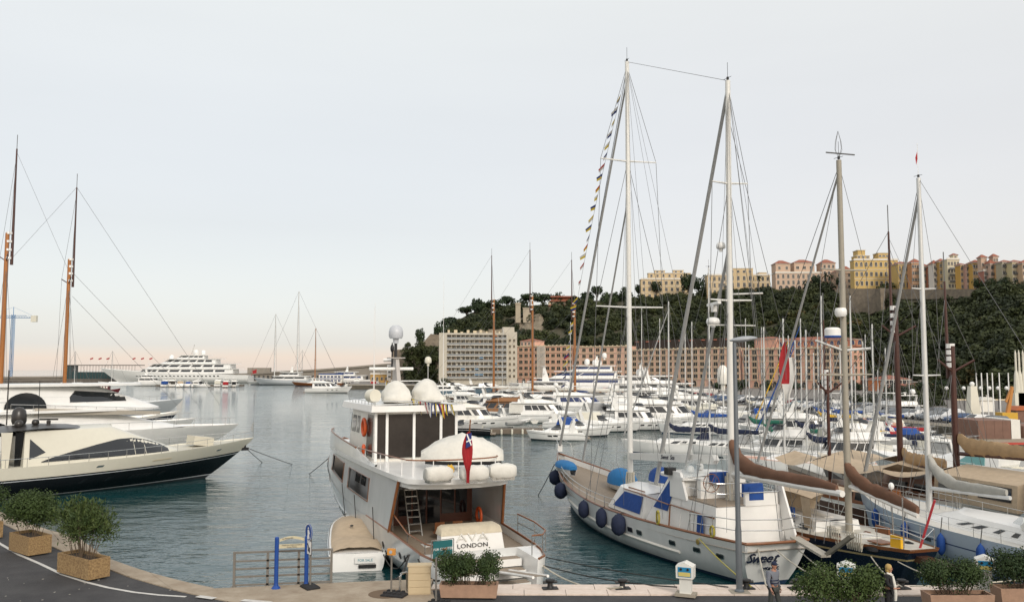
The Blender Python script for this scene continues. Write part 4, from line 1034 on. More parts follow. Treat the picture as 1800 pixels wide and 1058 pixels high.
    Ts = sorted([.155, .18, .22, .26, .30, .34, .385, .43, .47, .495, .52, .555, .59, .625, .66, .70, .74, .78, .82]); Vs = [0, .15, .30, .54, .78, .80, .9, 1.]
    def sp(t, v, sd, ins=.03):
        p = h.pt(t, 1, sd, ins + .22 * v); q = h.pt(min(1, t + .02), 1, sd, ins)
        lean = (.9 * v if t <= .16 else 0); x = p.x + X0 - lean * (1 if t <= .16 else 0)
        return Vector((x, p.y, p.z + (topz(t) - p.z) * v))
    for sd in (1, -1):
        k = MB()
        for ins, flip in ((.03, 0), (.13, 1)):
            for ta, tb in zip(Ts, Ts[1:]):
                for va, vb in zip(Vs, Vs[1:]):
                    tm, vm_ = (ta + tb) / 2, (va + vb) / 2
                    if any(a < tm < b and c < vm_ < d for a, b, c, d in opens): continue
                    k.poly([sp(ta, va, sd, ins), sp(tb, va, sd, ins), sp(tb, vb, sd, ins), sp(ta, vb, sd, ins)])
        k.build('side_plating', AW, e, 40)
    for sd in (1, -1):
        for a, b, c, d in opens:
            P = [sp(a, c, sd, 0), sp(b, c, sd, 0), sp(b, d, sd, 0), sp(a, d, sd, 0)]; MB().tube(P + [P[0]], .022, 5).build('opening_trim', VARN, e)
        MB().tube([sp(.155, v, sd, .02) for v in (0, .2, .5, .8, 1)], .07, 6).build('opening_trim', VARN, e)
    ih = Tier(9.6, 24.5, 2.15, 1.5, 4.2, 0, 1.5, .1, 5., .7); ih.wall(n=18).build('deckhouse', mat('deckhouse_grey', (.36, .36, .36), .4), e, 40)
    wlist(ih, e, .50, .82, [(.08, .15), (.17, .24), (.30, .37), (.39, .46)])
    # aft bulkhead, doors, ladder
    k = MB(); k.box(9.5, 9.58, -2.3, 2.3, 1.05, 4.2); k.build('aft_bulkhead', mat('mahogany', (.10, .03, .015), .35), e)
    for y0, y1 in ((.95, 1.6), (.2, .85), (-.55, .1), (-1.3, -.65), (-2.0, -1.4)): MB().box(9.44, 9.49, y0, y1, 2.0 if abs(y0) > .9 else 1.2, 3.85).build('door_pane' if abs(y0) < .9 else 'window', GLASS, e)
    k = MB(); 
    for y in (1.15, 1.75): k.tube([(6.6, y, 1.1), (8.2, y, 4.15)], .035, 6)
    for i in range(9): z = 1.4 + i * .3; x = 6.6 + (z - 1.1) * .525; k.box(x - .02, x + .2, 1.17, 1.73, z - .02, z + .02)
    k.build('ladder', STEEL, e)
    MB().lathe([(.3, 0), (.08, .05), (.08, .6), (.1, .68)], 10, (5.9, -.2, 1.05)).build('table_base', STEEL, e)
    k = MB(); k.lathe([(.01, 0), (1, 0), (1, .05), (.01, .05)], 20); o = k.build('table_top', VARN, e); o.location = (5.9, -.2, 1.74); o.scale = (.65, 1.1, 1)
    cm_ = MB().box(-.22, .22, -.24, .24, .4, .47).box(-.24, -.19, -.24, .24, .47, .95).box(-.2, -.16, -.22, -.18, 0, .4).box(-.2, -.16, .18, .22, 0, .4).box(.16, .2, -.22, -.18, 0, .4).box(.16, .2, .18, .22, 0, .4).mesh('chair', VARN)
    for x, y, a in ((5.0, .25, 0), (5.0, -.75, 0), (6.9, .2, 180), (6.9, -.7, 180)):
        c = empty('deck_chair', (0, 0, 0), 0); c.location = (x, y, 1.05); c.rotation_euler = (0, 0, R(a)); c.parent = e; c.name = 'deck_chair'
        inst('chair_frame', cm_, c)
    MB().box(4.6, 5.2, 1.2, 1.7, 1.05, 1.45).build('locker', WHITE, e)
    # upper deck
    h2 = h; k = MB(); outline_slab(h2, X0, k, 4.22, 4.44, .13, .86, .12, aft_round=2.3); k.build('upper_deck', WHITE, e, 40)
    k = MB(); outline_slab(h2, X0, k, 3.98, 4.22, .13, .86, .26, aft_round=1.9); k.build('deck_soffit', WHITE, e, 40)
    def ub(t): return 4.44 + interp(t, [(.30, .12), (.42, .55), (.6, .75), (.72, .85), (.86, .75)])
    k = MB()
    for sd in (1, -1): k.loft([[h.pt(t, 1, sd, i) .to_2d().to_3d() + Vector((X0, 0, (4.40 if w_ == 0 else ub(t)))) for t in [.26 + .6 * q / 20 for q in range(21)]] for i, w_ in ((.12, 0), (.18, 1), (.28, 1), (.26, 0))])
    k.build('upper_bulwark', AW, e, 50)
    k = MB()
    for sd in (1, -1): k.tube([h.pt(t, 1, sd, .22).to_2d().to_3d() + Vector((X0, 0, ub(t) + .03)) for t in [.42 + .44 * q / 16 for q in range(17)]], .05, 5)
    P_ = []
    for i in range(13):
        a = pi * i / 12; pr = h.pt(.13, 1, 1, .5); P_.append(Vector((X0 + pr.x - 1.3 * sin(a) ** .7 + .4, pr.y * cos(a), 5.15)))
    for sd in (1, -1):
        ln = [h.pt(t, 1, sd, .35).to_2d().to_3d() + Vector((X0, 0, z)) for t, z in ((.42, 5.0), (.36, 5.05), (.28, 5.1), (.2, 5.15))]
        k.tube(ln + [P_[0] if sd > 0 else P_[-1]], .035, 5)
    k.tube(P_, .035, 5); k.build('upper_rail', VARN, e)
    k = MB()
    for p in P_[::2]: k.tube([p, (p.x, p.y, 4.4)], .022, 4)
    for sd in (1, -1):
        for t in (.42, .36, .3, .25, .2): p = h.pt(t, 1, sd, .35); k.tube([(p.x + X0, p.y, 4.4), (p.x + X0, p.y, 5.08)], .022, 4)
    k.build('rail_stanchion', WHITE, e)
    # upper saloon
    us = Tier(12.0, 20.2, 2.32, 4.4, 7.05, 0, 1.0, .05, 2.4, .55); us.wall(n=18).build('wheelhouse', WHITE2, e, 40)
    MB().box(11.9, 11.97, -2.2, 2.2, 4.62, 6.9).build('clear_curtain', mat('smoked_pvc', (.035, .028, .024), .25, var=.3, spec=.4), e)
    for y in (-2.22, -1.35, .15, 1.62, 2.22): MB().box(11.82, 11.9, y - .07, y + .07, 4.45, 7.0).build('awning_post', WHITE, e)
    for y in (-2.22, -1.35, .15, 1.62):
        pass
    wlist(us, e, .10, .93, [(.02, .16)], mat('smoked_pvc'), n=4); wlist(us, e, .5, .86, [(.36, .43), (.46, .56), (.62, .72), (.75, .86), (.89, 1.)], n=3)
    rf = Tier(11.3, 21.0, 2.6, 7.05, 7.38, .0, .2, .05, 2.6, .55, crown=.1); rf.wall(n=18).build('wheelhouse_roof', WHITE, e, 50)
    k = MB(); k.tube([rf.pt(q, 1, 1, 0) + Vector((0, -.15, .2)) for q in [i / 16 * .5 for i in range(17)]], .02, 4)
    for i in range(9): p = rf.pt(i / 16, 1, 1, 0) + Vector((0, -.15, .0)); k.tube([p, p + Vector((0, 0, .2))], .015, 4)
    k.tube([(11.4, y, 7.6) for y in (-2.4, 0, 2.4)], .02, 4)
    for i in range(5): k.tube([(11.4, -2.4 + i * 1.2, 7.38), (11.4, -2.4 + i * 1.2, 7.6)], .012, 4)
    k.build('roof_rail', STEEL, e)
    # mast and electronics
    k = MB(); k.loft([[(15.2, -.12, 7.4), (15.2, .12, 7.4), (16.8, .12, 7.4), (16.8, -.12, 7.4)], [(16.0, -.10, 9.9), (16.0, .10, 9.9), (16.6, .10, 9.9), (16.6, -.10, 9.9)]], True, True); k.box(15.9, 16.7, -.45, .45, 9.9, 9.96); k.build('radar_mast', mat('mast_greige', (.42, .39, .36), .5), e)
    k = MB(); k.tube([(16.2, .05, 9.96), (16.2, .05, 11.0)], .09, 6); k.build('dome_pole', BLKR, e); dome(.42, .8, mat('grey_dome', (.52, .54, .57), .35), e, (16.2, .05, 11.05), 'satellite_dome', 16)
    k = MB(); k.tube([(16.2, -1.0, 9.3), (16.2, 1.6, 9.3)], .09, 7); k.tube([(15.2, 0, 8.6), (15.2, -1.8, 8.6)], .03, 4); k.build('yard_arm', WHITE, e)
    dome(.2, .4, CREAM, e, (14.8, -1.5, 9.6), 'antenna_dome'); MB().tube([(14.8, -1.5, 7.4), (14.8, -1.5, 9.6)], .03, 5).build('antenna_pole', STEEL, e)
    for x, y, z1 in ((13.0, 2.1, 12.6), (13.2, -1.9, 14.5), (17, 1.1, 13.2)): MB().tube([(x, y, 7.3), (x, y, z1)], .02, 4, .008).build('whip_aerial', WHITE, e)
    for yy, sd_, hh in ((.75, 1, 1.15), (-1.0, 5, 1.25)):
        k = MB(); rr = []
        for i in range(10):
            f = i / 9; prof = interp(f, [(0, .98), (.12, 1.06), (.35, .95), (.6, .72), (.85, .55), (1, .12)]); rr.append([(13.2 + .95 * prof * cos(a_) * (1 + .38 * noise.noise(Vector((cos(a_) * 2.4, sin(a_) * 2.4, f * 2 + sd_)))) + .25 * f, yy + .8 * prof * sin(a_) * (1 + .36 * noise.noise(Vector((cos(a_) * 2.6, sin(a_) * 2.6, f * 3 + sd_)))), 7.5 + hh * f ** .85) for a_ in [2 * pi * j / 18 for j in range(18)]])
        k.loft(rr, True, True); k.build('covered_console', CANW, e, 70); MB().lathe([(.7, 0), (.75, .14), (.4, .16)], 10, (13.2, yy, 7.4)).build('console_base', BLKR, e)
    k = MB(); k.lathe([(.01, -.25), (.36, -.25), (.38, 0), (.36, .25), (.01, .25)], 16, (0, 0, 0), 'X'); o = k.build('life_raft_drum', CREAM, e, 40); o.location = (12.9, 2.15, 7.85); o.rotation_euler = (0, 0, R(20))
    # gangway
    k = MB()
    for sd in (1, -1): k.tube([(0.9, sd * .3, .98), (-2.9, sd * .3, QZ + .28)], .055, 6)
    g = k.build('passerelle', WHITE, e); MB().loft([[(.9, -.28, .99), (.9, .28, .99)], [(-2.9, -.28, QZ + .29), (-2.9, .28, QZ + .29)]]).build('passerelle_deck', TEAK, g)
    g.location = (0, -.55, 0)
    # stern side rails starboard
    k = MB(); pts = [(4.5, -2.75, 2.6), (2.6, -2.75, 2.55), (.9, -2.5, 2.5), (.3, -2.1, 2.45), (.5, -1.7, 2.4)]; k.tube(pts, .035, 6); k.build('boarding_rail', VARN, e)
    k = MB(); k.tube([Vector(p) - Vector((0, 0, .4)) for p in pts], .02, 5)
    for p in pts: k.tube([p, (p[0], p[1], 1.6)], .022, 4)
    k.build('rail_stanchion', STEEL, e)
    k = MB(); pts = [(8.6, 2.3, 3.2), (6.5, 2.65, 2.65), (4.2, 2.6, 2.15), (2.2, 2.4, 2.05), (.9, 1.95, 2.05), (1.2, 1.7, 2.1)]; k.tube(pts[1:], .035, 6)
    k.build('boarding_rail', VARN, e)
    k = MB()
    for p in pts[1:]: k.tube([p, (p[0], p[1], 1.5)], .022, 4)
    k.build('rail_stanchion', STEEL, e)
    # life rings
    o = MB().box(0, 1, 0, 1, 0, 1)
    k = MB(); n1, n2 = 18, 8
    k.loft([[((.3 + .075 * cos(2 * pi * j / n2)) * cos(2 * pi * i / n1), .075 * sin(2 * pi * j / n2), (.3 + .075 * cos(2 * pi * j / n2)) * sin(2 * pi * i / n1)) for j in range(n2)] for i in range(n1 + 1)], True)
    ring = k.mesh('life_ring', ORNG, 60)
    M_ = Matrix.Rotation(R(H0), 4, 'Z'); T0 = Matrix.Translation((-.55, 35.0, 0))
    def W(x, y, z): return T0 @ M_ @ Vector((x, y, z))
    for p, lb in ((W(13.6, 2.45, 6.15), 'orange life ring hung high on the side of the large stern-to yacht'),):
        o = inst('life_ring', ring, None, p, (0, 0, R(H0)), (1.2, 1.2, 1.4)); tag(o, lb, 'life ring')
    o = inst('life_ring', ring, None, W(8.2, -2.2, 2.0), (0, 0, R(H0)), (1.1, 1, 1.2), None); tag(o, 'red life ring inside the aft cockpit of the large stern-to yacht', 'life ring')
    k = MB().ball((0, 0, 0), (.12, .1, .28), 10, 8, .2, 3); o = k.build('rescue_light', ORNG, None, 60); o.location = W(13.4, 2.5, 5.0); tag(o, 'orange rescue float hung under the life ring on the wheelhouse side', 'rescue float')
    # tender, liferafts
    e2 = empty('covered_tender', W(7.2, -.95, 4.75), R(H0 + 70), 'white covered tender lying across the upper deck of the large yacht', 'dinghy')
    k = MB(); rr = []
    for i in range(13):
        f = i / 12; ww = 1.0 * (sin(pi * min(1, f * .9 + .12)) ** .5); hh = (1.25 - .6 * abs(f - .42)) * (sin(pi * (.04 + .92 * f)) ** .45)
        rr.append([(-2.0 + 4.0 * f + .05 * noise.noise(Vector((i, j, 1))), ww * cos(pi * j / 10) * (1 + .06 * noise.noise(Vector((i * .9, j, 2)))), .15 + (hh * sin(pi * j / 10) ** .6 + .20 * noise.noise(Vector((i * .9, j * .7, 4))) + .1 * noise.noise(Vector((i * 2.1, j * .4, 8)))) * (1 if 0 < j < 10 else 0)) for j in range(11)])
    k.loft(rr, False, True); k.build('cover', CANW, e2, 70)
    MB().loft([[(-1.9 + 3.7 * f, w_ * sin(pi * min(1, f * .9 + .12)) ** .5 * .95, z) for f in [i / 10 for i in range(11)]] for w_, z in ((1, .2), (.7, -.05), (-.7, -.05), (-1, .2))]).build('hull', BLKR, e2)
    for i, y in enumerate((1.62, .12, -1.30)):
        e3 = empty('life_raft', W(2.5 + .25 * abs(y + .1), y, 4.44), R(H0 + (8, 0, -10)[i]), ('leftmost', 'middle', 'rightmost')[i] + ' covered life raft on the aft roof edge of the large yacht', 'life raft', 'covered life rafts on the aft roof')
        k = MB(); rr = []
        for j in range(9):
            f = j / 8 * 2 - 1; q = (1 - abs(f) ** 6) ** .3 if abs(f) < 1 else .55
            rr.append([(.36 * max(q, .8) * math.copysign(abs(cos(a)) ** .62, cos(a)) * (1 + .2 * noise.noise(Vector((j * 1.4, a * 2, i * 9)))), f * .58 + .03 * noise.noise(Vector((a, j, 1))), .37 + .34 * max(q, .72) * math.copysign(abs(sin(a)) ** .7, sin(a)) * (1 + .2 * noise.noise(Vector((j * 1.7, a * 3, i))))) for a in [2 * pi * m_ / 12 for m_ in range(12)]])
        k.loft(rr, True, True); k.build('cover', CANW, e3, 70); MB().box(-.25, .25, -.5, .5, 0, .12).build('cradle', STEEL, e3)
    o = MB().ball((0, 0, 0), (.22, .42, .22), 10, 8, .35, 9).build('yellow_bundle', YELO, None, 60); o.location = W(4.6, .55, 4.75); tag(o, 'bright yellow bundle lying on the roof behind the life rafts', 'bundle')
    # ensign
    f = empty('ensign', W(2.4, .55, 4.15), R(H0), 'red ensign with union corner drooping from its staff at the yacht stern', 'flag')
    MB().tube([(0, 0, .3), (-.55, 0, 3.0)], .03, 6).build('staff', VARN, f)
    k = MB(); rr = []
    for i in range(13):
        v = i / 12; row = []
        for j in range(9):
            q = j / 8; wd = .12 + .42 * sin(pi * min(1, v * 1.25 + .03)) * (1 - v * .5)
            row.append((-.45 - .05 * sin(q * 9 + v * 3) + .12 * v * .6, .02 + (q - .35) * wd, 2.5 - v * 2.15 - abs(q - .5) * .1))
        rr.append(row)
    k.loft(rr); k.build('cloth', REDC, f, 80)
    k = MB(); k.poly([(-.56, -.06, 2.45), (-.56, .18, 2.4), (-.55, .2, 1.8), (-.55, -.04, 1.9)]); k.build('canton', mat('flag_blue', (.02, .03, .15), .8), f)
    k = MB(); k.poly([(-.57, .14, 2.42), (-.57, .18, 2.38), (-.57, -.02, 1.9), (-.57, -.06, 1.95)]); k.poly([(-.575, -.05, 2.2), (-.575, .19, 2.1), (-.575, .19, 2.05), (-.575, -.05, 2.14)]); k.build('cross', WHITE, f)
    # dressing flags across the roof
    f = empty('signal_flags', W(16.2, 1.0, 9.2), R(H0), 'string of colourful signal flags drooping over the large yacht roof', 'bunting'); P_ = [Vector((-7.5 * q, -1.0 * q - 1.2 * q * q, -1.7 * q ** .6 - .35 * sin(pi * q))) for q in [i / 26 for i in range(27)]]
    MB().tube(P_, .012, 4).build('line', WIRE, f); r = random.Random(6); cs = [('flag_red', (.42, .03, .03)), ('flag_navy', (.02, .04, .18)), ('flag_yellow', (.65, .48, .04)), ('flag_white', (.62, .61, .58))]
    for i in range(3, 26):
        p, q = P_[i - 1], P_[i]; c1, c2_ = r.sample(cs, 2); d = Vector((r.uniform(-.1, .1), r.uniform(-.25, .1), -r.uniform(.45, .8))); h_ = (q - p) * .8
        k = MB(); k.poly([p, p + h_ * .5, p + h_ * .5 + d, p + d * .8]); k.mi = 1; k.poly([p + h_ * .5, p + h_, p + h_ * .7 + d * .9, p + h_ * .5 + d]); k.build('pennant', [mat(*c1, .8), mat(*c2_, .8)], f)
    # charter board
    f = empty('charter_board', W(1.05, 2.0, 1.66), R(H0 + 8), 'teal FOR CHARTER board tied to the stern rail', 'sign')
    MB().box(-.02, .02, -.43, .43, .05, .72).build('panel', mat('teal_board', (.01, .12, .13), .5), f)
    MT2 = Matrix.Translation((-.035, 0, .39)) @ Matrix(((0, 0, -1, 0), (-1, 0, 0, 0), (0, 1, 0, 0), (0, 0, 0, 1)))
    text('lettering', 'FOR CHARTER', .14, WHITE, f, MT2, .004, 0, .95)
    k = MB(); k.tube([(.02, -.5, 0), (.02, -.5, .75)], .02, 5); k.tube([(.02, .5, 0), (.02, .5, .75)], .02, 5); k.tube([(.02, -.5, .75), (.02, .5, .75)], .02, 5); k.build('frame', STEEL, f)
    # fenders on port side
    for i, (t, z, lb) in enumerate(((.50, .75, 'farthest black ball fender between covered speedboat and yacht'), (.385, .6, 'middle black fender between covered speedboat and yacht'), (.245, .6, 'black fender nearest the quay hanging on the yacht side'))):
        p = h.pt(t, .45, 1) + Vector((X0, .32, 0)); q = h.pt(t, 1, 1) + Vector((X0, 0, .7))
        fender(W(p.x, p.y, z), .3, 1.0 if i else .7, BLKR, lb, 'black fenders on the yacht side', W(q.x, q.y + .05, q.z))
    # bicycle-like gear lumps on aft deck
    o = MB().ball((0, 0, 0), (.3, .3, .25), 8, 6, .5, 4).build('mooring_winch', BLKR, None, 40); o.location = W(2.2, -2.2, 1.3); tag(o, 'black covered winch on the starboard stern deck of the large yacht', 'winch')
    return e, W
AVA, AW_ = ava()
# covered speedboat
def speedboat():
    x, y = -7.15, 40.3
    e = boatroot('speedboat', 'white speedboat under a beige cover with FOR SALE sign beside the large yacht', 'motorboat', x, y, 101)
    h = Hull(9.6, 2.75, .78, .92, 1.15, .93, .35, -.15, 1.2, 2.3, 1.3, flare=.7); h.mesh([(.40, 1), (1.01, 0)], 20, 8).build('hull', [WHITE, ANTIFK], e, 60)
    h.deck(.0, n=16).build('deck', WHITE, e); k = MB(); h.fendrail(k, .93, .04, 0, .98); k.build('rubbing_strake', STEEL, e)
    k = MB(); rr = []
    for i in range(19):
        t = .02 + .80 * i / 18; row = []; p = h.pt(t, 1, 1, .12)
        crest = .08 + interp(i / 18, [(0, .12), (.12, .2), (.3, .12), (.48, .42), (.58, .55), (.8, .3), (1, .05)])
        for j in range(13):
            q = j / 12 * 2 - 1; row.append((p.x + .08 * noise.noise(Vector((i * .8, j, 2))), q * p.y, p.z + .03 + crest * (1 - abs(q) ** 3) ** .7 + .05 * noise.noise(Vector((i * .9, j * .8, 6)))))
        rr.append(row)
    k.loft(rr, False); k.build('cover', CANB, e, 80)
    k = MB(); 
    for tt, yy in ((.35, .25), (.55, -.35)): p = h.pt(tt, 1, 1); k.ball((p.x, yy, p.z + .55), (.14, .1, .04), 8, 4)
    k.build('vent_patch', BLKR, e)
    MT2 = Matrix.Translation((-.17, -.35, .50)) @ Matrix(((0, 0, -1, 0), (-1, 0, 0, 0), (0, 1, 0, 0), (0, 0, 0, 1)))
    MB().box(-.165, -.14, -.82, .12, .36, .66).build('sale_board', WHITE, e); text('lettering', 'FOR SALE', .17, mat('teal_letters', (.02, .25, .32), .5), e, MT2, .004, 0, .95)
    MB().box(-.2, -.14, -.85, -.05, .16, .30).build('exhaust_recess', BLKR, e)
    k = MB()
    for sy in (1, -1): k.cbox((.25, sy * 1.15, .85), (.35, .06, .07)); k.tube([(.15, sy * 1.15, .8), (.35, sy * 1.15, .95)], .02, 5)
    k.build('cleat', STEEL, e)
speedboat()
def cream_yacht():
    hd = 43; L = 34; tip = Vector((-23.1, 77)); d = Vector((cos(R(hd)), sin(R(hd)))); S = tip - d * L
    e = boatroot('motor_yacht', 'sleek black hulled yacht with cream topsides and dark sweeping windows', 'yacht', S.x, S.y, hd)
    h = Hull(L, 7.2, 2.25, 2.3, 3.15, .93, .4, -.3, 5.2, 1.9, 1.05, flare=.85, wl=.86)
    SIL = mat('silver_stripe', (.50, .53, .55), .25)
    h.mesh([(.215, 3), (.235, 2), (.655, 0), (.675, 2), (.71, 0), (1.01, 1)], 40, 14).build('hull', [BLACKH, CREAM, SIL, ANTIFK], e, 60)
    h.deck(.06, n=24).build('deck', mat('cream_deck', (.58, .55, .46), .6), e)
    c = Tier(15.0, 28.2, 2.75, 2.2, 4.75, .2, 6.4, .62, 7.0, .7, crown=.2); c.wall(n=30).build('coachroof', CREAM, e, 60)
    hp = [(0, .06), (.06, .25), (.22, .62), (.41, 1.0), (.58, 1.26), (.70, 1.24), (.82, 1.02), (.93, .66), (1, .22)]
    for sd in (1, -1):
        rows = []; n = 30
        for i in range(n + 1):
            f = i / n; x = 16.2 + 9.6 * f; z0_ = 2.50 + .17 * f; z1_ = min(z0_ + interp(f, hp), 4.65); rows.append([c.at(x, z0_ + (z1_ - z0_) * q, sd, .03) for q in (0, .33, .66, 1)])
        MB().loft(rows).build('window', GLASS, e, 60)
        for f in (.70, .79): MB().tube([c.at(16.2 + 9.6 * f, 2.5 + .17 * f + interp(f, hp) * q, sd, .04) for q in (0, .5, 1)], .02, 4).build('window_bar', CREAM, e)
        MB().poly([c.at(15.4, 2.75, sd, .03), c.at(16.5, 3.2, sd, .03), c.at(15.5, 4.2, sd, .03)]).build('window', GLASS, e)
    # dark door recess and hardtop
    MB().box(14.6, 15.9, -2.0, 2.0, 2.2, 4.7).build('saloon_door', BLACKH, e); [MB().prism([(13.7, 2.2), (14.1, 2.2), (14.3, 4.75), (13.6, 4.75)], q - .1, q + .1, 'Y').build('wing_panel', CREAM, e) for q in (-2.45, 2.45)]
    HT = mat('anthracite_top', (.035, .032, .03), .3)
    k = MB(); k.loft([[(x, y * w_, z - abs(y) ** 2 * .25) for y in (-1, -.6, 0, .6, 1)] for x, w_, z in ((13.4, 2.3, 4.95), (14.5, 2.55, 5.1), (16.5, 2.45, 5.2), (18.5, 1.9, 5.08), (19.8, 1.2, 4.86))]); k.loft([[(x, y * w_, z - abs(y) ** 2 * .25) for y in (1, .6, 0, -.6, -1)] for x, w_, z in ((13.4, 2.3, 4.72), (19.8, 1.2, 4.7))]); k.build('hardtop', HT, e, 50)
    dome(.52, 1.3, HT, e, (15.3, .2, 5.15), 'satellite_dome', 16); dome(.3, .5, HT, e, (15.0, -1.1, 5.05), 'antenna_dome'); dome(.26, .4, HT, e, (16.2, -.7, 5.15), 'antenna_dome'); radar(e, (17.2, -.3, 5.1), 1.3, 1.0, HT)
    MB().tube([(14.6, .7, 5.1), (14.6, .7, 9.2)], .05, 6).tube([(14.6, .4, 8.6), (14.6, 1.0, 8.6)], .04, 4).build('aerial_mast', HT, e); MB().tube([(16.3, -1, 5.1), (16.3, -1, 8.4)], .025, 4).build('whip_aerial', BLKR, e)
    MB().tube([(13.5, -1.6, 5.), (13.5, -1.6, 8)], .02, 4).build('whip_aerial', STEEL, e)
    k = MB(); k.loft([[(13.2, -2.3, 2.2), (12.2, -2.6, 2.2), (11.0, -2.7, 2.2)], [(13.4, -2.2, 3.6), (12.4, -2.4, 3.3), (11.2, -2.6, 2.8)], [(13.4, -1.6, 3.6), (12.4, -1.5, 3.3), (11.2, -1.5, 2.8)]]); k.build('cockpit_seat', CREAM, e, 60)
    MB().lathe([(.01, 0), (.8, 0), (.8, .05), (.01, .05)], 16, (11.5, .4, 3.1)).tube([(11.5, .4, 2.2), (11.5, .4, 3.1)], .05, 6).build('table', STEEL, e)
    k = MB(); k.cbox((29.0, -.3, 3.2), (1.7, 1.6, .75), 0, Matrix.Rotation(R(8), 4, 'Y')); k.build('deck_box', mat('deck_box_cream', (.62, .58, .47), .5), e)
    k = MB(); h.rail(k, .62, .022, .12, .99, .12, n=24, sec=5); h.posts(k, .62, .018, 22, .12, .97, .12); k.tube([h.pt(.99, 1, 1, .1, .62), h.pt(1, 1, 1, 0, .66), h.pt(.99, 1, -1, .1, .62)], .022, 5); h.rail(k, .32, .012, .78, .99, .12, n=8, sec=4); k.build('guard_rail', STEEL, e)
    MB().tube([(L - .05, 0, 3.2), (L - .05, 0, 4.6)], .03, 5).build('bow_staff', STEEL, e)
    MB().poly([(L - .08, .02, 4.5), (L - .3, .02, 4.0), (L - .12, .02, 3.6)]).build('bow_flag', CANGR, e)
    k = MB(); k.lathe([(.05, -.5), (.12, -.3), (.1, 0), (.04, .2)], 6, (L - .8, 0, 2.6)); k.box(L - 1.1, L - .5, -.12, .12, 2.1, 2.35); k.build('anchor', BLKR, e)
    for t, nm in ((.90, 0), (.60, 1)):
        for sd in (1, -1):
            k = MB(); h.port(k, t, 2.45 if t > .8 else 2.0, .5, .22, sd, .02); k.build('fairlead', STEEL, e)
    k = MB(); h.port(k, .745, 2.12, 1.6, .14, -1, .02); k.build('vent_panel', mat('cream_dark', (.52, .46, .33), .4), e)
    for t in (.66, .72, .735, .75, .765, .80, .60): 
        k = MB(); h.port(k, t, .95, .35, .5, -1, .012); k.build('hull_window', GLASS, e)
    return e, h, S, hd
CY = cream_yacht()
def big_yacht(label, tx, ty, hd, L, B, f=(2.6, 2.8, 4.2), tiers=(), hull=WHITE, glass=GLASS, bow=True, group='large white yachts', mast_=True, domes=(), anti=ANTIFK, name='motor_yacht', extra=None, rb=None, top=WHITE, wn=0, rails=True, wfrac=(.4, .82)):
    d = Vector((cos(R(hd)), sin(R(hd)))); S = Vector((tx, ty)) - d * L
    e = boatroot(name, label, 'yacht', S.x, S.y, hd, group)
    h = Hull(L, B, *f, .9, .42, -.3, rb or L * .13, 1.9, 1.1, wl=.86); u0 = (.15 - h.zk) / (h.zm - h.zk)
    h.mesh([(u0, 1), (1.01, 0)], 34, 10).build('hull', [hull, anti], e, 60); h.deck(.1, n=20).build('deck', NONSK, e)
    z = f[1] - .1
    for i, (a, b, ht, wf, nose, rf) in enumerate(tiers):
        t = Tier(a * L, b * L, B / 2 * wf, z, z + ht, .1, rf * L, B * .03, nose * L, .8, crown=.15); t.wall(n=24).build('deckhouse' if i == 0 else 'upper_deckhouse', top, e, 45)
        if wn:
            m_ = wn if i == 0 else max(3, wn - 2 * i)
            for j in range(m_): wlist(t, e, wfrac[0], wfrac[1], [(.06 + .9 * j / m_, .06 + .9 * (j + .82) / m_)], glass, n=3)
        else: wlist(t, e, wfrac[0], wfrac[1], [(.05, .30), (.315, .56), (.575, .80), (.81, 1.)], glass, n=8)
        o = Tier((a - .035) * L, b * L - rf * L * .3, B / 2 * wf + .25, z + ht, z + ht + .22, .1, .1, 0, nose * L, .8); o.wall(n=20).build('deck_overhang', top, e, 45)
        if rails and i < len(tiers) - 1:
            k = MB(); k.tube([o.pt(q, 1, 1, 0) + Vector((0, 0, .9)) for q in [j / 14 * .6 for j in range(15)]], .03, 4); k.tube([o.pt(q, 1, -1, 0) + Vector((0, 0, .9)) for q in [j / 14 * .6 for j in range(15)]], .03, 4)
            for sd in (1, -1):
                for j in range(10): p = o.pt(j / 10 * .6, 1, sd); k.tube([p, p + Vector((0, 0, .9))], .02, 4)
            k.build('guard_rail', STEEL, e)
        z += ht + .2
    if mast_:
        a, b = tiers[-1][:2]; xm = (a * .6 + b * .4) * L
        k = MB(); k.loft([[(xm - 1.2, -.25, z), (xm - 1.2, .25, z), (xm + .6, .25, z), (xm + .6, -.25, z)], [(xm - 1.0, -.12, z + 3.2), (xm - 1.0, .12, z + 3.2), (xm - .4, .12, z + 3.2), (xm - .4, -.12, z + 3.2)]], True, True); k.box(xm - .9, xm - .5, -B * .2, B * .2, z + 1.9, z + 2.05); k.build('radar_mast', top, e)
        radar(e, (xm - .7, 0, z + 3.2), 2.2, .6); radar(e, (xm - .7, .1, z + 2.05), 1.6, .2)
    for x, y, zz, r in domes: dome(r, r * 2.1, WHITE, e, (x * L, y, z + zz))
    k = MB(); h.rail(k, .75, .025, .55, .99, .15, n=12, sec=4); h.posts(k, .75, .02, 9, .55, .97, .15); k.build('bow_rail', STEEL, e)
    return e, h, S
p = at(420, 745, 3.0)
big = []
e, h, S = big_yacht('long white futuristic yacht with rounded arch openings behind the black hulled yacht', p.x, p.y, 43, 46, 8.6, (3.2, 3.2, 3.0), [(.10, .86, 2.0, .88, .40, .20), (.16, .80, 2.3, .72, .24, .139)], mast_=False, rb=6, wfrac=(.55, .552), group='white yachts on the left side')
t2 = Tier(.16 * 46, .80 * 46, 8.6 / 2 * .72, 5.3, 7.6, .1, 6.4, .26, 11.04, .8)
for sd in (1, -1): MB().loft([[t2.at(27.2 + 5.6 * i / 10, 6.05 + (1.15 if i else .5) * q * (1 - .35 * i / 10), sd, .05) for q in (0, .5, 1)] for i in range(11)]).build('bridge_window', GLASS, e)
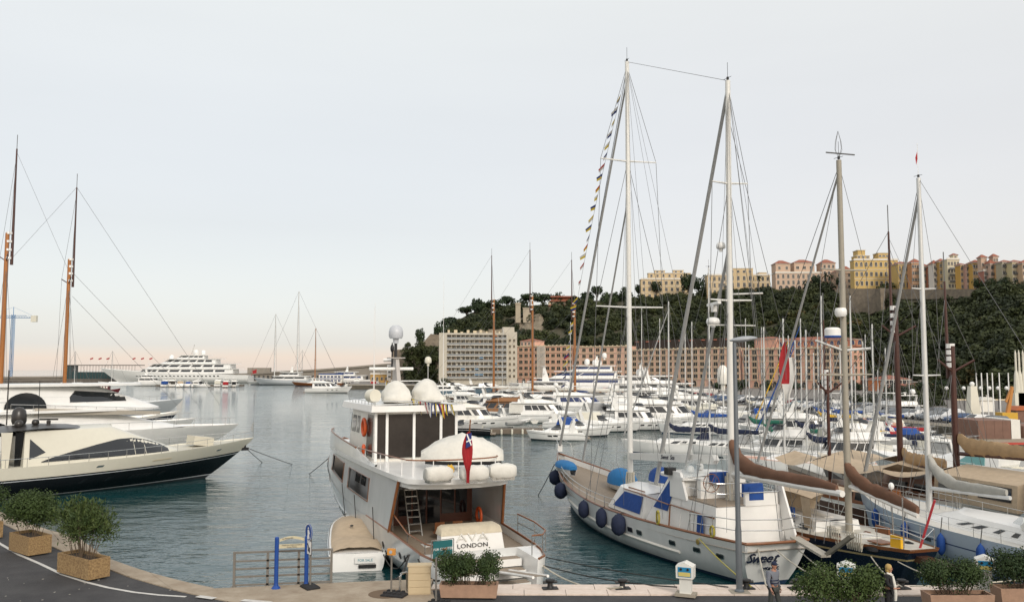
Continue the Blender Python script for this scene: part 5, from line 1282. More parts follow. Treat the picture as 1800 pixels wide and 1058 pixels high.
for xc, zc, rx, rz_, nm in ((23.3, 5.55, 1.8, 1.5, 0), (19.5, 3.4, 2.6, 1.2, 1)):
    for sd in (1, -1):
        k = MB(); k.prism([(xc + rx * cos(a_), zc + rz_ * sin(a_)) for a_ in [pi * i / 12 for i in range(13)]], sd * (3.12 if nm == 0 else 3.98), sd * (3.2 if nm == 0 else 4.12), 'Y'); k.build('arch_opening', GLASS, e)
k = MB(); k.tube([(22, -3.5, 6.0), (36, -2.8, 5.2)], .03, 4)
for i in range(8): k.tube([(22 + i * 1.9, -3.5 + i * .1, 6.0 - i * .11), (22 + i * 1.9, -3.5 + i * .1, 5.1 - i * .06)], .02, 4)
k.build('side_rail', STEEL, e)
k = MB(); k.loft([[(24 + 12 * i / 10, -3.45 + .07 * i, 5.6 - .07 * i), (24 + 12 * i / 10, -3.45 + .07 * i, 4.9 - .03 * i)] for i in range(11)]); k.build('side_screen', mat('tinted_screen', (.42, .38, .32), .2), e)
p = at(343, 735, 3.1); big_yacht('white yacht with dark hull stripe whose low bow shows third from the quay', p.x, p.y, 41, 30, 7, (2.5, 2.6, 3.1), [(.15, .72, 1.5, .8, .3, .15)], mast_=False, group='white yachts on the left side', hull=WHITE)
p = at(384, 752, 2.8); big_yacht('slim yacht with navy flank between the futuristic yacht and the black hull', p.x - 8, p.y + 2, 43, 24, 5.5, (2.0, 2.1, 2.6), [(.2, .6, .9, .7, .3, .15)], mast_=False, hull=NAVY, group='white yachts on the left side')
p = at(322, 708, 4.3); big_yacht('tall white yacht with grey raked bow and stepped decks at far left', p.x, p.y, 40, 52, 9.5, (3.6, 3.7, 4.9), [(.10, .66, 2.3, .86, .22, .12), (.10, .50, 2.3, .74, .16, .08), (.12, .36, 1.6, .5, .10, .05)], hull=GREYH, domes=((.42, -2., 0, .8), (.40, 2, .3, .7), (.36, -3.1, .2, .5)), group='white yachts on the left side')
# anchor crane and bow gear on grey bow
# classic schooner with two tall varnished masts
def schooner(label, A, hd, masts, L, xoff, hull, zdeck=2.2, rig=True, covers=None, gaffs=True, r=.26, m=SPRUCE, group=None, spread=2.2, B=7, sprit=False, name='schooner'):
    d = Vector((cos(R(hd)), sin(R(hd)))); S = Vector(A) - d * xoff
    e = boatroot(name, label, 'sailing yacht', S.x, S.y, hd, group)
    h = Hull(L, B, zdeck, zdeck - .1, zdeck + 1.2, .55, .45, 2.0, L * .12, 1.3, 1.0); h.mesh([(.3, 1), (.9, 0), (1.01, 2)], 26, 8).build('hull', [hull, ANTIF, WHITE2], e, 60); h.deck(.3).build('deck', TEAK, e)
    c = Tier(L * .2, L * .62, B * .28, zdeck - .3, zdeck + .7, 0, .4, .1, 1.5); c.wall().build('deckhouse', VARN, e, 40); wlist(c, e, .3, .75, [(.06, .2), (.24, .38), (.42, .55)])
    tops = []
    for i, (xm, zt, rr) in enumerate(masts):
        zc = zdeck + (zt - zdeck) * .60
        MB().tube([(xm, 0, zdeck - .3), (xm, 0, zc + (zt - zdeck) * .09)], rr, 8, rr * .8).build('lower_mast', m, e, 50)
        MB().tube([(xm + rr * 1.9, 0, zc - .8), (xm + rr * 1.9, 0, zt)], rr * .6, 8, rr * .3).build('topmast', DWOOD if m == SPRUCE else m, e, 50)
        k = MB()
        for q in (0, .03, .06, .09): k.lathe([(rr * 1.2, -.14), (rr * 1.2, .14)], 8, (xm + rr * .6, 0, zc + (zt - zdeck) * q)); 
        k.build('mast_band', WHITE, e)
        k = MB()
        for sd in (1, -1): k.tube([(xm, 0, zc - .4), (xm - .3, sd * spread, zc + .3)], .07, 5)
        k.build('crosstrees', DWOOD, e)
        k = MB()
        for sd in (1, -1):
            k.tube([(xm - .2, sd * B * .45, zdeck), (xm - .3, sd * spread, zc + .3), (xm + rr * 1.9, 0, zt - 1)], .018, 4)
            for q in (-1.2, .2, 1.1): k.tube([(xm + q, sd * B * .45, zdeck), (xm, 0, zc - .2)], .018, 4)
        k.build('shroud', WIRE, e)
        MB().tube([(xm + rr * 1.9, 0, zt), (xm + rr * 1.9, 0, zt + 1.8)], .04, 4).build('mast_truck', WIRE, e)
        tops.append((xm + rr * 1.9, zt, zc))
    k = MB()
    for a, b in zip(tops, tops[1:]): k.tube([(a[0], 0, a[1] - .4), (b[0], 0, b[2])], .016, 4); k.tube([(b[0], 0, b[1]), (a[0], 0, a[2])], .016, 4)
    fr = max(tops, key=lambda q: q[0]); 
    for zz, xe in ((fr[1], L + 6), (fr[2] + 1, L + 3), (fr[2] - 2, L)): k.tube([(fr[0], 0, zz), (xe, 0, h.zb + .6)], .02, 4)
    k.build('stay', WIRE, e)
    if sprit: MB().tube([(L - 2, 0, h.zb), (L + 3, 0, h.zb + .5)], .18, 7, .1).build('bowsprit', m, e)
    for xb, xe, zb_, cm, rc in (covers or []):
        MB().tube([(xb, 0, zb_), (xe, 0, zb_ + .2)], .13, 6).build('boom', m, e); n = 8
        cover_tube(MB(), [(xb + (xe - xb) * i / n, 0, zb_ + .35 + (.5 if i == 0 else .1)) for i in range(n + 1)], [rc * .7] + [rc * (1 - .05 * i) for i in range(n)], 3).build('sail_cover', cm, e, 60)
    return e, h
u = 105 / FPX
schooner('classic schooner with two very tall varnished masts at far left', ((5 - 900) * u, 105), 43, [(14, 9.3 + 393 * u, .31), (21.2, 9.3 + 323 * 109.9 / FPX, .27)], 36, 14, NAVY, group='classic schooners', spread=2.0)
# superyacht and company on the far side
p = at(178, 655, 8); 
e, h, S = big_yacht('very long white superyacht with blue upper glass at the far breakwater', (178 - 900) / FPX * 560, 560, 180, 99, 14, (4.8, 6.2, 9.8), [(.10, .74, 3.0, .92, .12, .03), (.12, .70, 3.0, .86, .14, .06), (.22, .60, 3.0, .72, .12, .06), (.30, .50, 2.2, .55, .08, .04)], hull=WHITE, domes=((.54, -3, -3., 1.6), (.36, 2, 0, 1.7), (.33, -3, .3, 1.5)), rb=14, group='large yachts on the far side', name='superyacht', wn=11)
for i in range(22): k = MB(); h.port(k, .2 + i * .027, 4.6, 1.2, .9, 1, .05); k.build('hull_window', GLASS, e)
k = MB(); 
for i in range(2): k.tube([(.42 * 94, 0, 18), (.40 * 94, 0, 25)], .2, 5)
k.tube([(.39 * 94, 0, 21.5), (.42 * 94, 0, 21.5)], .2, 5); k.build('signal_mast', WHITE, e)
k = MB().poly([(-1, 0, 8), (-3.5, 0, 9), (-3.5, 0, 6.5), (-1, 0, 6)]); k.tube([(0, 0, 4.5), (-1.2, 0, 9.5)], .12, 4); k.build('stern_flag', REDC, e)
def seabig(lb, pxtip, D, hd, L, B, **k): return big_yacht(lb, (pxtip - 900) / FPX * D, D, hd, L, B, **k)
seabig('small white motor yacht lying before the superyacht', 300, 470, 4, 18, 5, f=(2.2, 2.4, 3.2), tiers=[(.12, .72, 1.9, .85, .2, .1), (.2, .55, 1.3, .7, .15, .08)], group='large yachts on the far side', rails=False)
seabig('white two masted motor sailer at the centre of the far row', 448, 500, 178, 36, 7.5, f=(2.6, 2.8, 4.2), tiers=[(.12, .72, 2.2, .8, .2, .08), (.25, .6, 2.0, .65, .15, .08)], group='large yachts on the far side', hull=GREYH, rails=False)
seabig('blue glazed white yacht behind the motor sailer', 540, 520, 178, 40, 8, f=(2.6, 2.8, 4.), tiers=[(.12, .72, 2.4, .8, .2, .08), (.25, .6, 2.0, .65, .15, .08)], group='large yachts on the far side', glass=GLASSB, rails=False)
seabig('long grey hulled yacht in the far row right of the small cruiser', 640, 520, 6, 26, 6, f=(2., 2.1, 2.9), tiers=[(.12, .6, 1.6, .8, .2, .08)], group='large yachts on the far side', hull=NAVY, rails=False, mast_=False)
def farmast(lb, px, yt, D, r, m=ALU, hd=178, bunting=False):
    u = D / FPX; zt = 9.3 + (648 - yt) * u; x = (px - 900) * u; L = zt * .9
    e = boatroot('sailboat', lb, 'sailboat', x, D, hd, 'sailing yachts on the far side'); h = Hull(L, L * .22 + 1, 1.4, 1.4, 2.2, .7, .42, .6); h.mesh([(.3, 1), (1.01, 0)], 14, 6).build('hull', [WHITE if m == ALU else VARN, ANTIF], e, 60); h.deck(.05, n=8).build('deck', NONSK, e)
    Tier(L * .3, L * .7, L * .06, 1.3, 2.1, 0, 1.5, .1, 3).wall(n=8).build('cabin_top', WHITE, e, 40)
    for o in e.children: o.location.x = -L * .55
    MB().tube([(0, 0, 1.4), (0, 0, zt)], r, 6, r * .6).build('mast', m, e)
    k = MB()
    for q in (.4, .65): k.tube([(0, -2 * (1.2 - q), 1.4 + zt * q), (0, 2 * (1.2 - q), 1.4 + zt * q)], r * .4, 4)
    k.build('spreader', m, e); k = MB()
    for xe, ye in ((L * .44, 0), (-L * .52, 0), (-.3, L * .1), (-.3, -L * .1)): k.tube([(0, 0, zt), (xe, ye, 1.8)], .05, 4)
    k.build('stay', WIRE, e)
    return e
farmast('white sloop with dressed forestay left in the far row', 484, 552, 505, .3); farmast('white sloop with the tallest mast of the far row', 524, 512, 505, .38); farmast('brown masted yawl right of the tallest far mast', 555, 577, 470, .3, SPRUCE)
farmast('small sloop with short mast behind the far floating office', 532, 615, 540, .2); farmast('small sloop before the glass pavilion', 199, 617, 480, .14)
farmast('small sloop at the left corner of the glass pavilion', 134, 617, 450, .14)
# bunting on the far sloop is too small to separate; small craft on the far pontoon
rnd = random.Random(5)
FC = [(290, 'open white launch at the left end of the far pontoon'), (305, 'blue topped launch on the far pontoon'), (318, 'grey launch with tan cover on the far pontoon'), (331, 'second blue topped launch on the far pontoon'), (344, 'white launch under the superyacht stern'), (357, 'dark launch on the far pontoon'), (370, 'small white cuddy boat on the far pontoon'), (384, 'cream launch on the far pontoon'), (398, 'red topped launch on the far pontoon'), (412, 'white launch nearest the motor sailer'),
      (597, 'dark blue launch right of the floating office'), (612, 'white launch before the breakwater wall'), (628, 'grey cabin launch before the breakwater wall'), (655, 'red covered launch beside the white harbour tower'), (672, 'white launch below the yellow harbour wall'), (690, 'low white launch at the foot of the fort')]
cv = [CANBL, None, CANB, CANBL, None, CANK, None, CREAM, REDC, None, CANNV, None, CANGR, REDC, None, None]
for (px, lb), c in zip(FC, cv):
    D = 440 + rnd.uniform(-8, 12); cruiser(lb, (px - 900) / FPX * D, D, rnd.choice((100, 90, 80, 175)), rnd.uniform(8, 12), 'sport' if rnd.random() < .5 else 'fly', canvas=c, group='launches on the far pontoons', rails=False, ports=0)
MB_ = MB().box((280 - 900) / FPX * 455, (432 - 900) / FPX * 455, 452, 455, .1, .9); tag(MB_.build('far_pontoon', mat('pontoon_wood', (.16, .13, .10), .9)), 'long low wooden pontoon on the far side of the bay', 'pontoon')
# motor cruiser under way mid bay
p = at(534, 690, 0); e, h = cruiser('white flybridge cruiser motoring alone in the middle of the bay', p.x + 1, p.y, -2, 18, 'fly', group=None, canv2=None, freeb=1.1, glass=GLASS)
p = at(175, 690, 0); e = boatroot('work_boat', 'small dark red work boat with deckhouse at the left', 'work boat', p.x, p.y - 10, 10)
h = Hull(12, 4, 1.2, 1.1, 1.9, .8, .4); h.mesh([(.35, 1), (1.01, 0)], 14, 6).build('hull', [mat('maroon_paint', (.12, .015, .02), .5), ANTIFK], e, 60); h.deck(.2).build('deck', mat('maroon_paint'), e); MB().box(2, 8, -1.4, 1.4, 1.0, 2.9).build('deckhouse', mat('maroon_paint'), e); MB().box(1.6, 8.4, -1.7, 1.7, 2.9, 3.05).build('roof', WHITE2, e)
k = MB(); 
for i in range(6): k.box(2.3 + i * .95, 2.9 + i * .95, -1.42, 1.42, 2.0, 2.7)
k.build('window', WHITE2, e)
cruiser('small cream launch with blue screen beside the red work boat', loc(150, 690)[0], loc(150, 690)[1] - 8, 15, 10, 'sport', canvas=CANNV, group='motor boats moored in the harbour', ports=0)
# ---------------- far side structures
e = empty('glass_pavilion', ((117 - 900) / FPX * 570, 570, 0), 0, 'dark glass pavilion with roof terrace on the breakwater', 'pavilion')
MB().box(0, 46, 0, 14, -2, 2.6).build('base', mat('breakwater_stone', (.15, .13, .11), .9, var=.4, scale=.3), e)
MB().box(0, 46, 1, 12, 2.6, 7.2).build('glass_wall', mat('teal_glass', (.015, .05, .055), .2), e)
k = MB()
for i in range(24): k.box(i * 2, i * 2 + .15, .8, 1.0, 2.6, 11.4)
k.build('mullion', mat('dark_steel', (.08, .07, .06), .5), e)
MB().box(-.5, 47, 0, 14, 11.4, 11.9).build('roof', mat('dark_steel'), e); MB().box(0, 3.5, 1, 10, 7.2, 11.4).build('stair_core', mat('teal_glass'), e)
for i, px in enumerate((152, 167, 181, 227, 242, 257)):
    D = 572; x = (px - 900) / FPX * D; f = empty('flagpole', (x, D + 6, 11.9), 0, 'flagpole with small red flag %s the pavilion roof' % ('first from the left on', 'second from the left on', 'third from the left on', 'fourth from the left on', 'fifth from the left on', 'rightmost on')[i], 'flagpole', 'flagpoles above the glass pavilion')
    MB().tube([(0, 0, -1), (0, 0, 4.5)], .08, 4).build('pole', WHITE, f); MB().poly([(0, 0, 4.3), (2.2, 0, 5.0), (2.2, 0, 4.0), (0, 0, 3.4)]).build('flag', REDC, f)
BW = mat('breakwater_concrete', (.30, .27, .23), .9, var=.3, scale=.1)
e = empty('breakwater', (0, 0, 0), 0, 'long pale breakwater wall closing the bay', 'breakwater')
pts = [(-20, 662), (100, 661), (250, 660), (430, 656), (500, 652), (560, 648.5), (620, 644), (690, 638), (745, 634)]
k = MB(); D = 590; rr = []
for px, y in pts:
    u = D / FPX; x = (px - 900) * u; z = 9.3 + (648 - y) * u; rr.append([(x, D, -2), (x, D, z - 1.3), (x, D - 1, z - 1.2), (x, D - 1, z), (x, D + 8, z), (x, D + 8, -2)])
k.loft(rr); k.build('wall_face', BW, e)
MB().box((430 - 900) * D / FPX, (470 - 900) * D / FPX, D + 8, D + 12, 0, 10).build('gate_block', BW, e)
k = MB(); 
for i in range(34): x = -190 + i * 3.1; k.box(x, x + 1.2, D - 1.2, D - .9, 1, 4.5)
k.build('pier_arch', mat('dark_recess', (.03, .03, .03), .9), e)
MB().box(-360, -70, 574, 590, -1, 1.6).build('quay_apron', mat('breakwater_stone'), e)
e = empty('floating_office', ((560 - 900) / FPX * 500, 500, 0), 0, 'low white and blue floating office in the far row', 'houseboat')
MB().box(0, 14.5, 0, 6, 0, 1.2).build('pontoon', BW, e); MB().box(.5, 14, .5, 5.5, 1.2, 6).build('wall', WHITE2, e)
k = MB().box(.3, 14.2, .3, 5.7, 6, 6.5).box(.4, 14.1, .35, .5, 3.4, 3.7); k.build('blue_trim', CANBL, e)
for r_ in range(2):
    for i in range(6): inst('window', win_mesh(1.4, 1.1, WHITE, False, GLASSB), e, (1.9 + i * 2.1, .48, 2.4 + r_ * 2.3))
e = empty('harbour_tower', ((681 - 900) / FPX * 470, 470, 0), 0, 'white round ended harbour control building by the fort', 'building')
MB().box(0, 12.5, 0, 8, 0, 11.5).build('wall', WHITE, e); MB().tube([(-2, 1, 14), (15, 1, 14)], 1.0, 10).build('roof_cylinder', WHITE, e, 50)
for r_ in range(4):
    for i in range(6): inst('window', win_mesh(1.3, 1., WHITE), e, (1.4 + i * 2.0, -.05, 2.5 + r_ * 2.5))
MB().box(-3, 15, -3, 0, 0, 3).build('terrace', pmat('ochre', (.50, .30, .09)), e)
QB('yellow_wall_house', 'ochre harbour wall building left of the control tower', 652, 684, 658, 480, pmat('ochre', (.50, .30, .09)), rows=1, cols=4, zb=0)
e = empty('old_fort', (0, 0, 0), 0, 'low dark stone fort at the foot of the rock', 'fort')
u = 455 / FPX; k = MB()
k.prism([((686 - 900) * u, 0), ((748 - 900) * u, 0), ((748 - 900) * u, 9.3 + (648 - 600) * u), ((735 - 900) * u, 9.3 + (648 - 612) * u), ((688 - 900) * u, 9.3 + (648 - 615) * u)], 458, 466, 'Y'); k.build('fort_wall', FORT, e)
k = MB(); k.prism([((742 - 900) * u, 0), ((776 - 900) * u, 0), ((776 - 900) * u, 9.3 + (648 - 590) * u), ((760 - 900) * u, 9.3 + (648 - 588) * u), ((744 - 900) * u, 9.3 + (648 - 606) * u)], 446, 458, 'Y'); k.build('rock_wall', FORT, e)
rnd = random.Random(41); scatter('fort_scrub', [Vector(((rnd.uniform(716, 774) - 900) * u, rnd.uniform(440, 446), rnd.uniform(1.5, 21))) for i in range(75)], protos, 'dark scrub and trees growing over the rock beside the fort', 'scrub', .5, 1.2)
MB().tube([((692 - 900) * u, 450, 10), ((692 - 900) * u, 450, 23)], .5, 6, .3).ball(((692 - 900) * u, 450, 20), (1, 1, 2.2)).build('flag_mast', BLKR, e)
# tower crane, lattice
e = empty('tower_crane', ((22 - 900) / FPX * 800, 800, 0), 0, 'blue tower crane with counterweight on the far shore', 'crane')
CB = mat('crane_blue', (.06, .22, .45), .5)
k = MB(); s_ = 1.1
for sx in (-s_, s_):
    for sy in (-s_, s_): k.tube([(sx, sy, 0), (sx, sy, 60)], .22, 4)
for i in range(24):
    z = i * 2.5
    for a, b in (((-s_, -s_), (s_, -s_)), ((s_, -s_), (s_, s_)), ((s_, s_), (-s_, s_)), ((-s_, s_), (-s_, -s_))): k.tube([(*a, z), (*b, z + 2.5)], .12, 3); k.tube([(*a, z), (*b, z)], .12, 3)
k.build('mast_lattice', CB, e)
k = MB(); k.tube([(-30, 0, 57), (20, 0, 57)], .25, 4); k.tube([(-30, 1.5, 57), (20, 1.5, 57)], .25, 4); k.tube([(-30, .7, 59), (12, .7, 59)], .2, 4)
for i in range(20): k.tube([(-30 + i * 2.5, 0, 57), (-28.7 + i * 2.5, .7, 59), (-27.5 + i * 2.5, 1.5, 57)], .12, 3)
k.build('jib', CB, e); MB().tube([(0, 0, 60), (0, 0, 67)], .3, 4).tube([(0, 0, 67), (20, 0, 58)], .1, 3).tube([(0, 0, 67), (-28, 0, 58)], .1, 3).build('tie_bar', CB, e); MB().box(17, 22, -1, 2, 53, 59).build('counterweight', CREAM, e)
# ---------------- the white ketch
def ketch():
    H0 = 108; S = Vector((11.3, 37.0, 0)); M_ = Matrix.Translation(S) @ Matrix.Rotation(R(H0), 4, 'Z')
    def W(x, y, z): return M_ @ Vector((x, y, z))
    e = boatroot('ketch', 'big white ketch with blue window covers moored stern to behind the lamp post', 'sailing yacht', S.x, S.y, H0)
    KW = mat('ketch_white', (.72, .72, .70), .2, var=.13, scale=1.2, streak=.4)
    h = Hull(26, 5.7, 1.95, 1.75, 3.3, .56, .45, 1.0, 3.0, 1.35, .95, flare=.62, zk=-.6, wl=.92, sfw=.25)
    u0 = (.12 - h.zk) / (h.zm - h.zk)
    h.mesh([(u0, 1), (1.01, 0)], 36, 14).build('hull', [KW, ANTIF], e, 70)
    # rounded transom cap
    h.deck(.35, n=26).build('deck', TEAK, e)
    k = MB(); 
    for sd in (1, -1): k.loft([[h.pt(t, 1, sd, .10, dz) for t in [i / 22 * .97 for i in range(23)]] for dz in (0, -.36)])
    k.build('bulwark_lining', WHITE, e)
    k = MB(); h.rail(k, .02, .065, 0, 1., .04, 26); k.tube([h.pt(0, 1, 1, .04, .02), (-.18, .8, 1.98), (-.25, 0, 2.0), (-.18, -.8, 1.98), h.pt(0, 1, -1, .04, .02)], .065, 6); k.build('cap_rail', VARN, e)
    k = MB(); 
    for sd in (1, -1): k.tube([h.pt(.17 + .55 * i / 20, .56 + .10 * i / 20, sd, -.02) for i in range(21)], .07, 6)
    k.build('rubbing_strake', WHITE2, e)
    for t in (.06, .12, .19, .30, .335):
        for sd in (1, -1):
            k = MB(); h.port(k, t, 1.12, .52, .26, sd, .03); o = k.build('porthole', STEEL, e); k = MB(); h.port(k, t, 1.12, .42, .17, sd, .045); k.build('porthole_glass', GLASS, o)
    MT = Matrix.Translation((.52, .0, 0))
    def onhull(s_, size, t, z, name, shear=.35, sx=1.):
        u = h.uz(t, z); p = h.pt(t, u, 1); a = (h.pt(t - .01, u, 1) - h.pt(t + .01, u, 1)).normalized(); v = (h.pt(t, u + .04, 1) - h.pt(t, u - .04, 1)).normalized(); n = a.cross(v).normalized()
        if n.y < 0: n = -n
        right = v.cross(n).normalized(); p = p + n * .04
        Mx = Matrix(((right.x, v.x, n.x, p.x), (right.y, v.y, n.y, p.y), (right.z, v.z, n.z, p.z), (0, 0, 0, 1)))
        text(name, s_, size, mat('dark_blue_letters', (.01, .015, .04), .5), e, Mx, .012, shear, sx)
    # name on the rounded stern: letters follow its curve
    def onstern(s_, size, y0, z, shear=0., step=.3):
        n = len(s_)
        for i, ch in enumerate(s_):
            y = y0 + (n / 2 - i - .5) * step; x = -.02 - .14 * (1 - (y / 1.3) ** 2) + (1.95 - z) * .42 * .9
            tx = .28 * y / 1.69; right = Vector((-tx, -1, 0)).normalized(); v = Vector((-.38, 0, 1)).normalized(); nn = right.cross(v).normalized(); v = nn.cross(right)
            p = Vector((x, y, z)) + nn * .10
            Mx = Matrix(((right.x, v.x, nn.x, p.x), (right.y, v.y, nn.y, p.y), (right.z, v.z, nn.z, p.z), (0, 0, 0, 1)))
            if ch != ' ': text('lettering', ch, size, mat('dark_blue_letters', (.01, .015, .04), .5), e, Mx, .03, shear)
    onstern('Sweet', .62, .75, 1.35, .45, .29); onstern('MONAC', .2, .25, .88, 0, .16); onstern('YCF', .2, .2, .66, 0, .16)
    # houses
    tr = Tier(9.2, 14.6, 1.75, 1.5, 2.75, 0, 1.2, .25, 1.6, .6, crown=.12); tr.wall(n=14).build('coachroof', WHITE, e, 45)
    for sd in (1, -1): MB().loft([[tr.pt(q, .16, sd, .04) for q in (.05, .2, .4, .56)], [tr.pt(q, .88, sd, .04) for q in (.05, .2, .38, .5)]]).build('window_cover', CANBL, e)
    k = MB(); 
    for sd in (1, -1):
        for i in range(17): p = tr.pt(.12 + i * .024, .97, sd, 0); k.cbox((p.x, p.y * .88, p.z + .10), (.09, .05, .05))
    k.build('grab_rail', VARN, e)
    wh = Tier(5.2, 9.4, 1.85, 1.5, 4.0, 0, 2.1, .3, 1.0, .5, crown=.1); wh.wall(n=14).build('wheelhouse', WHITE, e, 45)
    for sd in (1, -1): MB().loft([[wh.pt(q, .34, sd, .04) for q in (.27, .4, .55, .62)], [wh.pt(q, .93, sd, .04) for q in (.27, .4, .5, .55)]]).build('window_cover', CANBL, e)
    MB().loft([[wh.pt(q, .4, sd, .04) for q in (.78, .9, 1.)] + [wh.pt(.9, .4, -sd, .04)] for sd in (1,)] + [[wh.pt(q, .9, 1, .04) for q in (.78, .9, 1.)] + [wh.pt(.9, .9, -1, .04)]]).build('window_cover', CANBL, e)
    rf = Tier(4.9, 7.7, 1.75, 4.0, 4.14, 0, 0, 0, .7, .5); rf.wall(n=12).build('wheelhouse_roof', WHITE, e, 40)
    cp = Tier(2.0, 5.6, 1.8, 1.5, 3.15, .1, .1, .12, .3, .6); cp.wall(n=12).build('aft_deckhouse', WHITE, e, 45); MB().box(2.15, 5.3, -1.6, 1.6, 3.17, 3.22).build('flybridge_floor', TEAK, e)
    for sd in (1, -1): MB().prism([(4.6, 3.1), (6.2, 3.1), (6.2, 4.35), (5.2, 4.35)], sd * 1.62, sd * 1.74, 'Y').build('wing_panel', WHITE, e)
    MB().prism([(2.0, 4.2), (2.5, 4.2), (1.7, 1.7), (.9, 1.7)], -1.72, -1.62, 'Y').build('wing_panel', WHITE, e)
    k = MB(); k.box(2.05, 2.2, -1.5, .2, 3.15, 3.75).build('seat_back', WHITE, e); MB().box(4.2, 4.6, -1.2, 1.2, 3.2, 4.15).build('helm_console', WHITE, e)
    MB().box(3.9, 4.18, -.2, .75, 3.95, 4.45).build('console_cover', CANBL, e); MB().box(2.6, 2.8, -1.1, -.1, 3.45, 4.05).build('seat_cover', CANBL, e)
    ws = Tier(3.0, 6.4, 1.75, 4.3, 4.85, 0, .5, .1, 2.2, .7); k = MB(); k.loft([[ws.pt(q, 0, 1) for q in (.3, .5, .65, .8, .92, 1)] + [ws.pt(q, 0, -1) for q in (.92, .8, .65, .5, .3)], [ws.pt(q, 1, 1) for q in (.3, .5, .65, .8, .92, 1)] + [ws.pt(q, 1, -1) for q in (.92, .8, .65, .5, .3)]]); k.build('windscreen', CLEARG, e)
    k = MB(); k.tube([ws.pt(q, 1, 1) for q in (.3, .5, .65, .8, .92, 1)] + [ws.pt(q, 1, -1) for q in (.92, .8, .65, .5, .3)], .02, 5); k.build('windscreen_frame', STEEL, e)
    k = MB(); n1 = 16; k.tube([(3.75, .9 + .42 * cos(2 * pi * i / n1), 4.0 + .42 * sin(2 * pi * i / n1)) for i in range(n1 + 1)], .022, 5)
    for i in range(6): k.tube([(3.75, .9, 4.0), (3.75, .9 + .42 * cos(i * pi / 3), 4.0 + .42 * sin(i * pi / 3))], .012, 4)
    k.build('steering_wheel', VARN, e)
    k = MB()
    for zz in (3.75, 4.2): k.tube([(4.5, 1.7, zz), (2.1, 1.6, zz), (2.0, 1.2, zz), (2.0, -1.6, zz), (4.5, -1.7, zz)], .022, 5)
    for x in (2.1, 2.9, 3.7):
        for y in (1.7, -1.7): k.tube([(x, y, 3.2), (x, y, 4.2)], .02, 4)
    k.build('flybridge_rail', STEEL, e)
    MB().box(2.04, 2.08, -.75, .0, 3.4, 4.0).build('rail_cloth', CANBL, e); k = MB(); k.tube([(5.9, 2.0, 1.6), (5.9, 1.9, 2.75), (2.0, 1.85, 2.72)], .04, 5); k.build('house_rail', VARN, e)
    MB().prism([(2.9, 1.9), (3.4, 1.9), (3.3, 2.7), (2.95, 2.7)], 1.86, 1.93, 'Y').build('door_cover', CANBL, e)
    k = MB(); k.tube([tr.pt(q, .98, 1, .06) for q in (0, .2, .4, .55)], .03, 5); k.tube([(9.3, 1.85, 2.8), (6.0, 1.95, 2.74)], .035, 5); k.build('coachroof_trim', VARN, e)
    MB().box(5.9, 6.3, 1.55, 2.0, 4.15, 4.5).build('floodlight', BLKR, e)
    for x, y in ((6.2, .6), (7.0, -.4)): dome(.2, .35, WHITE, e, (x, y, 4.2), 'antenna_dome')
    # rig
    WR = .016
    P = mastrig(e, 14.2, 1.7, 26.1, .175, WMAST, (.43, .766), 2.1, (1.9, 2.6), (25.8, 0, 3.4), None, wr=WR, rake=.006)
    P2 = mastrig(e, 3.5, 3.15, 19.9, .165, WMAST, (.47, .75), 1.1, (1.9, 2.1), None, (-.2, 0, 2.0), wr=WR, rake=.02)
    MB().tube([P(.96), (25.5, 0, 3.9)], .06, 6, .1).build('furled_jib', CANGR, e); MB().tube([P(.68), (21.4, 0, 3.2)], .05, 6, .08).build('furled_staysail', CANGR, e)
    MB().tube([P2(.98), (11.0, 0, 3.0)], .085, 7, .12).build('furled_staysail', CANGR, e); MB().tube([P2(.60), (7.2, .3, 4.2)], .07, 7, .09).build('furled_staysail', CANGR, e)
    MB().tube([P(1), P2(1.)], .012, 4).build('triatic_stay', WIRE, e)
    k = MB(); 
    for i in range(5): k.tube([P(.99), (14.2 - 3.5 - i * 1.1, (-1) ** i * 2.1, 2.)], .01, 4)
    for i in range(5): k.tube([P2(.99), (3.4 - 1.0 - i * .5, (-1) ** i * 1.6, 2.2)], .01, 4)
    for q in (1, -1): k.tube([P(.8), (13.5, q * 1.2, 4), (13.9, q * .3, 2)], .01, 4); k.tube([P2(.8), (3.0, q * .8, 5), (3.3, q * .3, 3.2)], .01, 4)
    k.build('halyard', WIRE, e)
    MB().prism([(4.7, 4.92), (4.9, 4.72), (13.9, 4.05), (14.0, 4.42), (4.9, 5.16)], -.14, .14, 'Y').build('boom', WMAST, e)
    MB2 = Matrix.Translation((9.4, .15, 4.61)) @ Matrix.Rotation(R(4.1), 4, 'Y') @ Matrix(((-1, 0, 0, 0), (0, 0, 1, 0), (0, 1, 0, 0), (0, 0, 0, 1)))
    text('lettering', 'Sweet  Sea', .34, mat('dark_blue_letters'), e, MB2, .008, .4)
    MB().tube([(3.3, 0, 4.42), (-4.2, 0, 4.55)], .13, 8).build('boom', WMAST, e)
    cover_tube(MB(), [(3.5, 0, 6.4), (3.4, 0, 5.9), (3.15, 0, 5.4), (2.6, 0, 5.0), (1.6, 0, 4.8), (0, 0, 4.74), (-1.5, 0, 4.76), (-3, 0, 4.76), (-3.9, 0, 4.7)], [.10, .26, .40, .42, .30, .26, .24, .22, .14], 7, 1.05, 16).build('sail_cover', CANBR, e, 60)
    # coils and rope round the mast foot
    k = MB()
    for i in range(9): a = i * .7; k.tube([(14.2 + .26 * cos(a), .26 * sin(a), 1.6), (14.2 + .24 * cos(a), .24 * sin(a), 2.4 + .3 * (i % 3)), (14.2 + .2 * cos(a + .2), .2 * sin(a + .2), 3.3)], .05, 5)
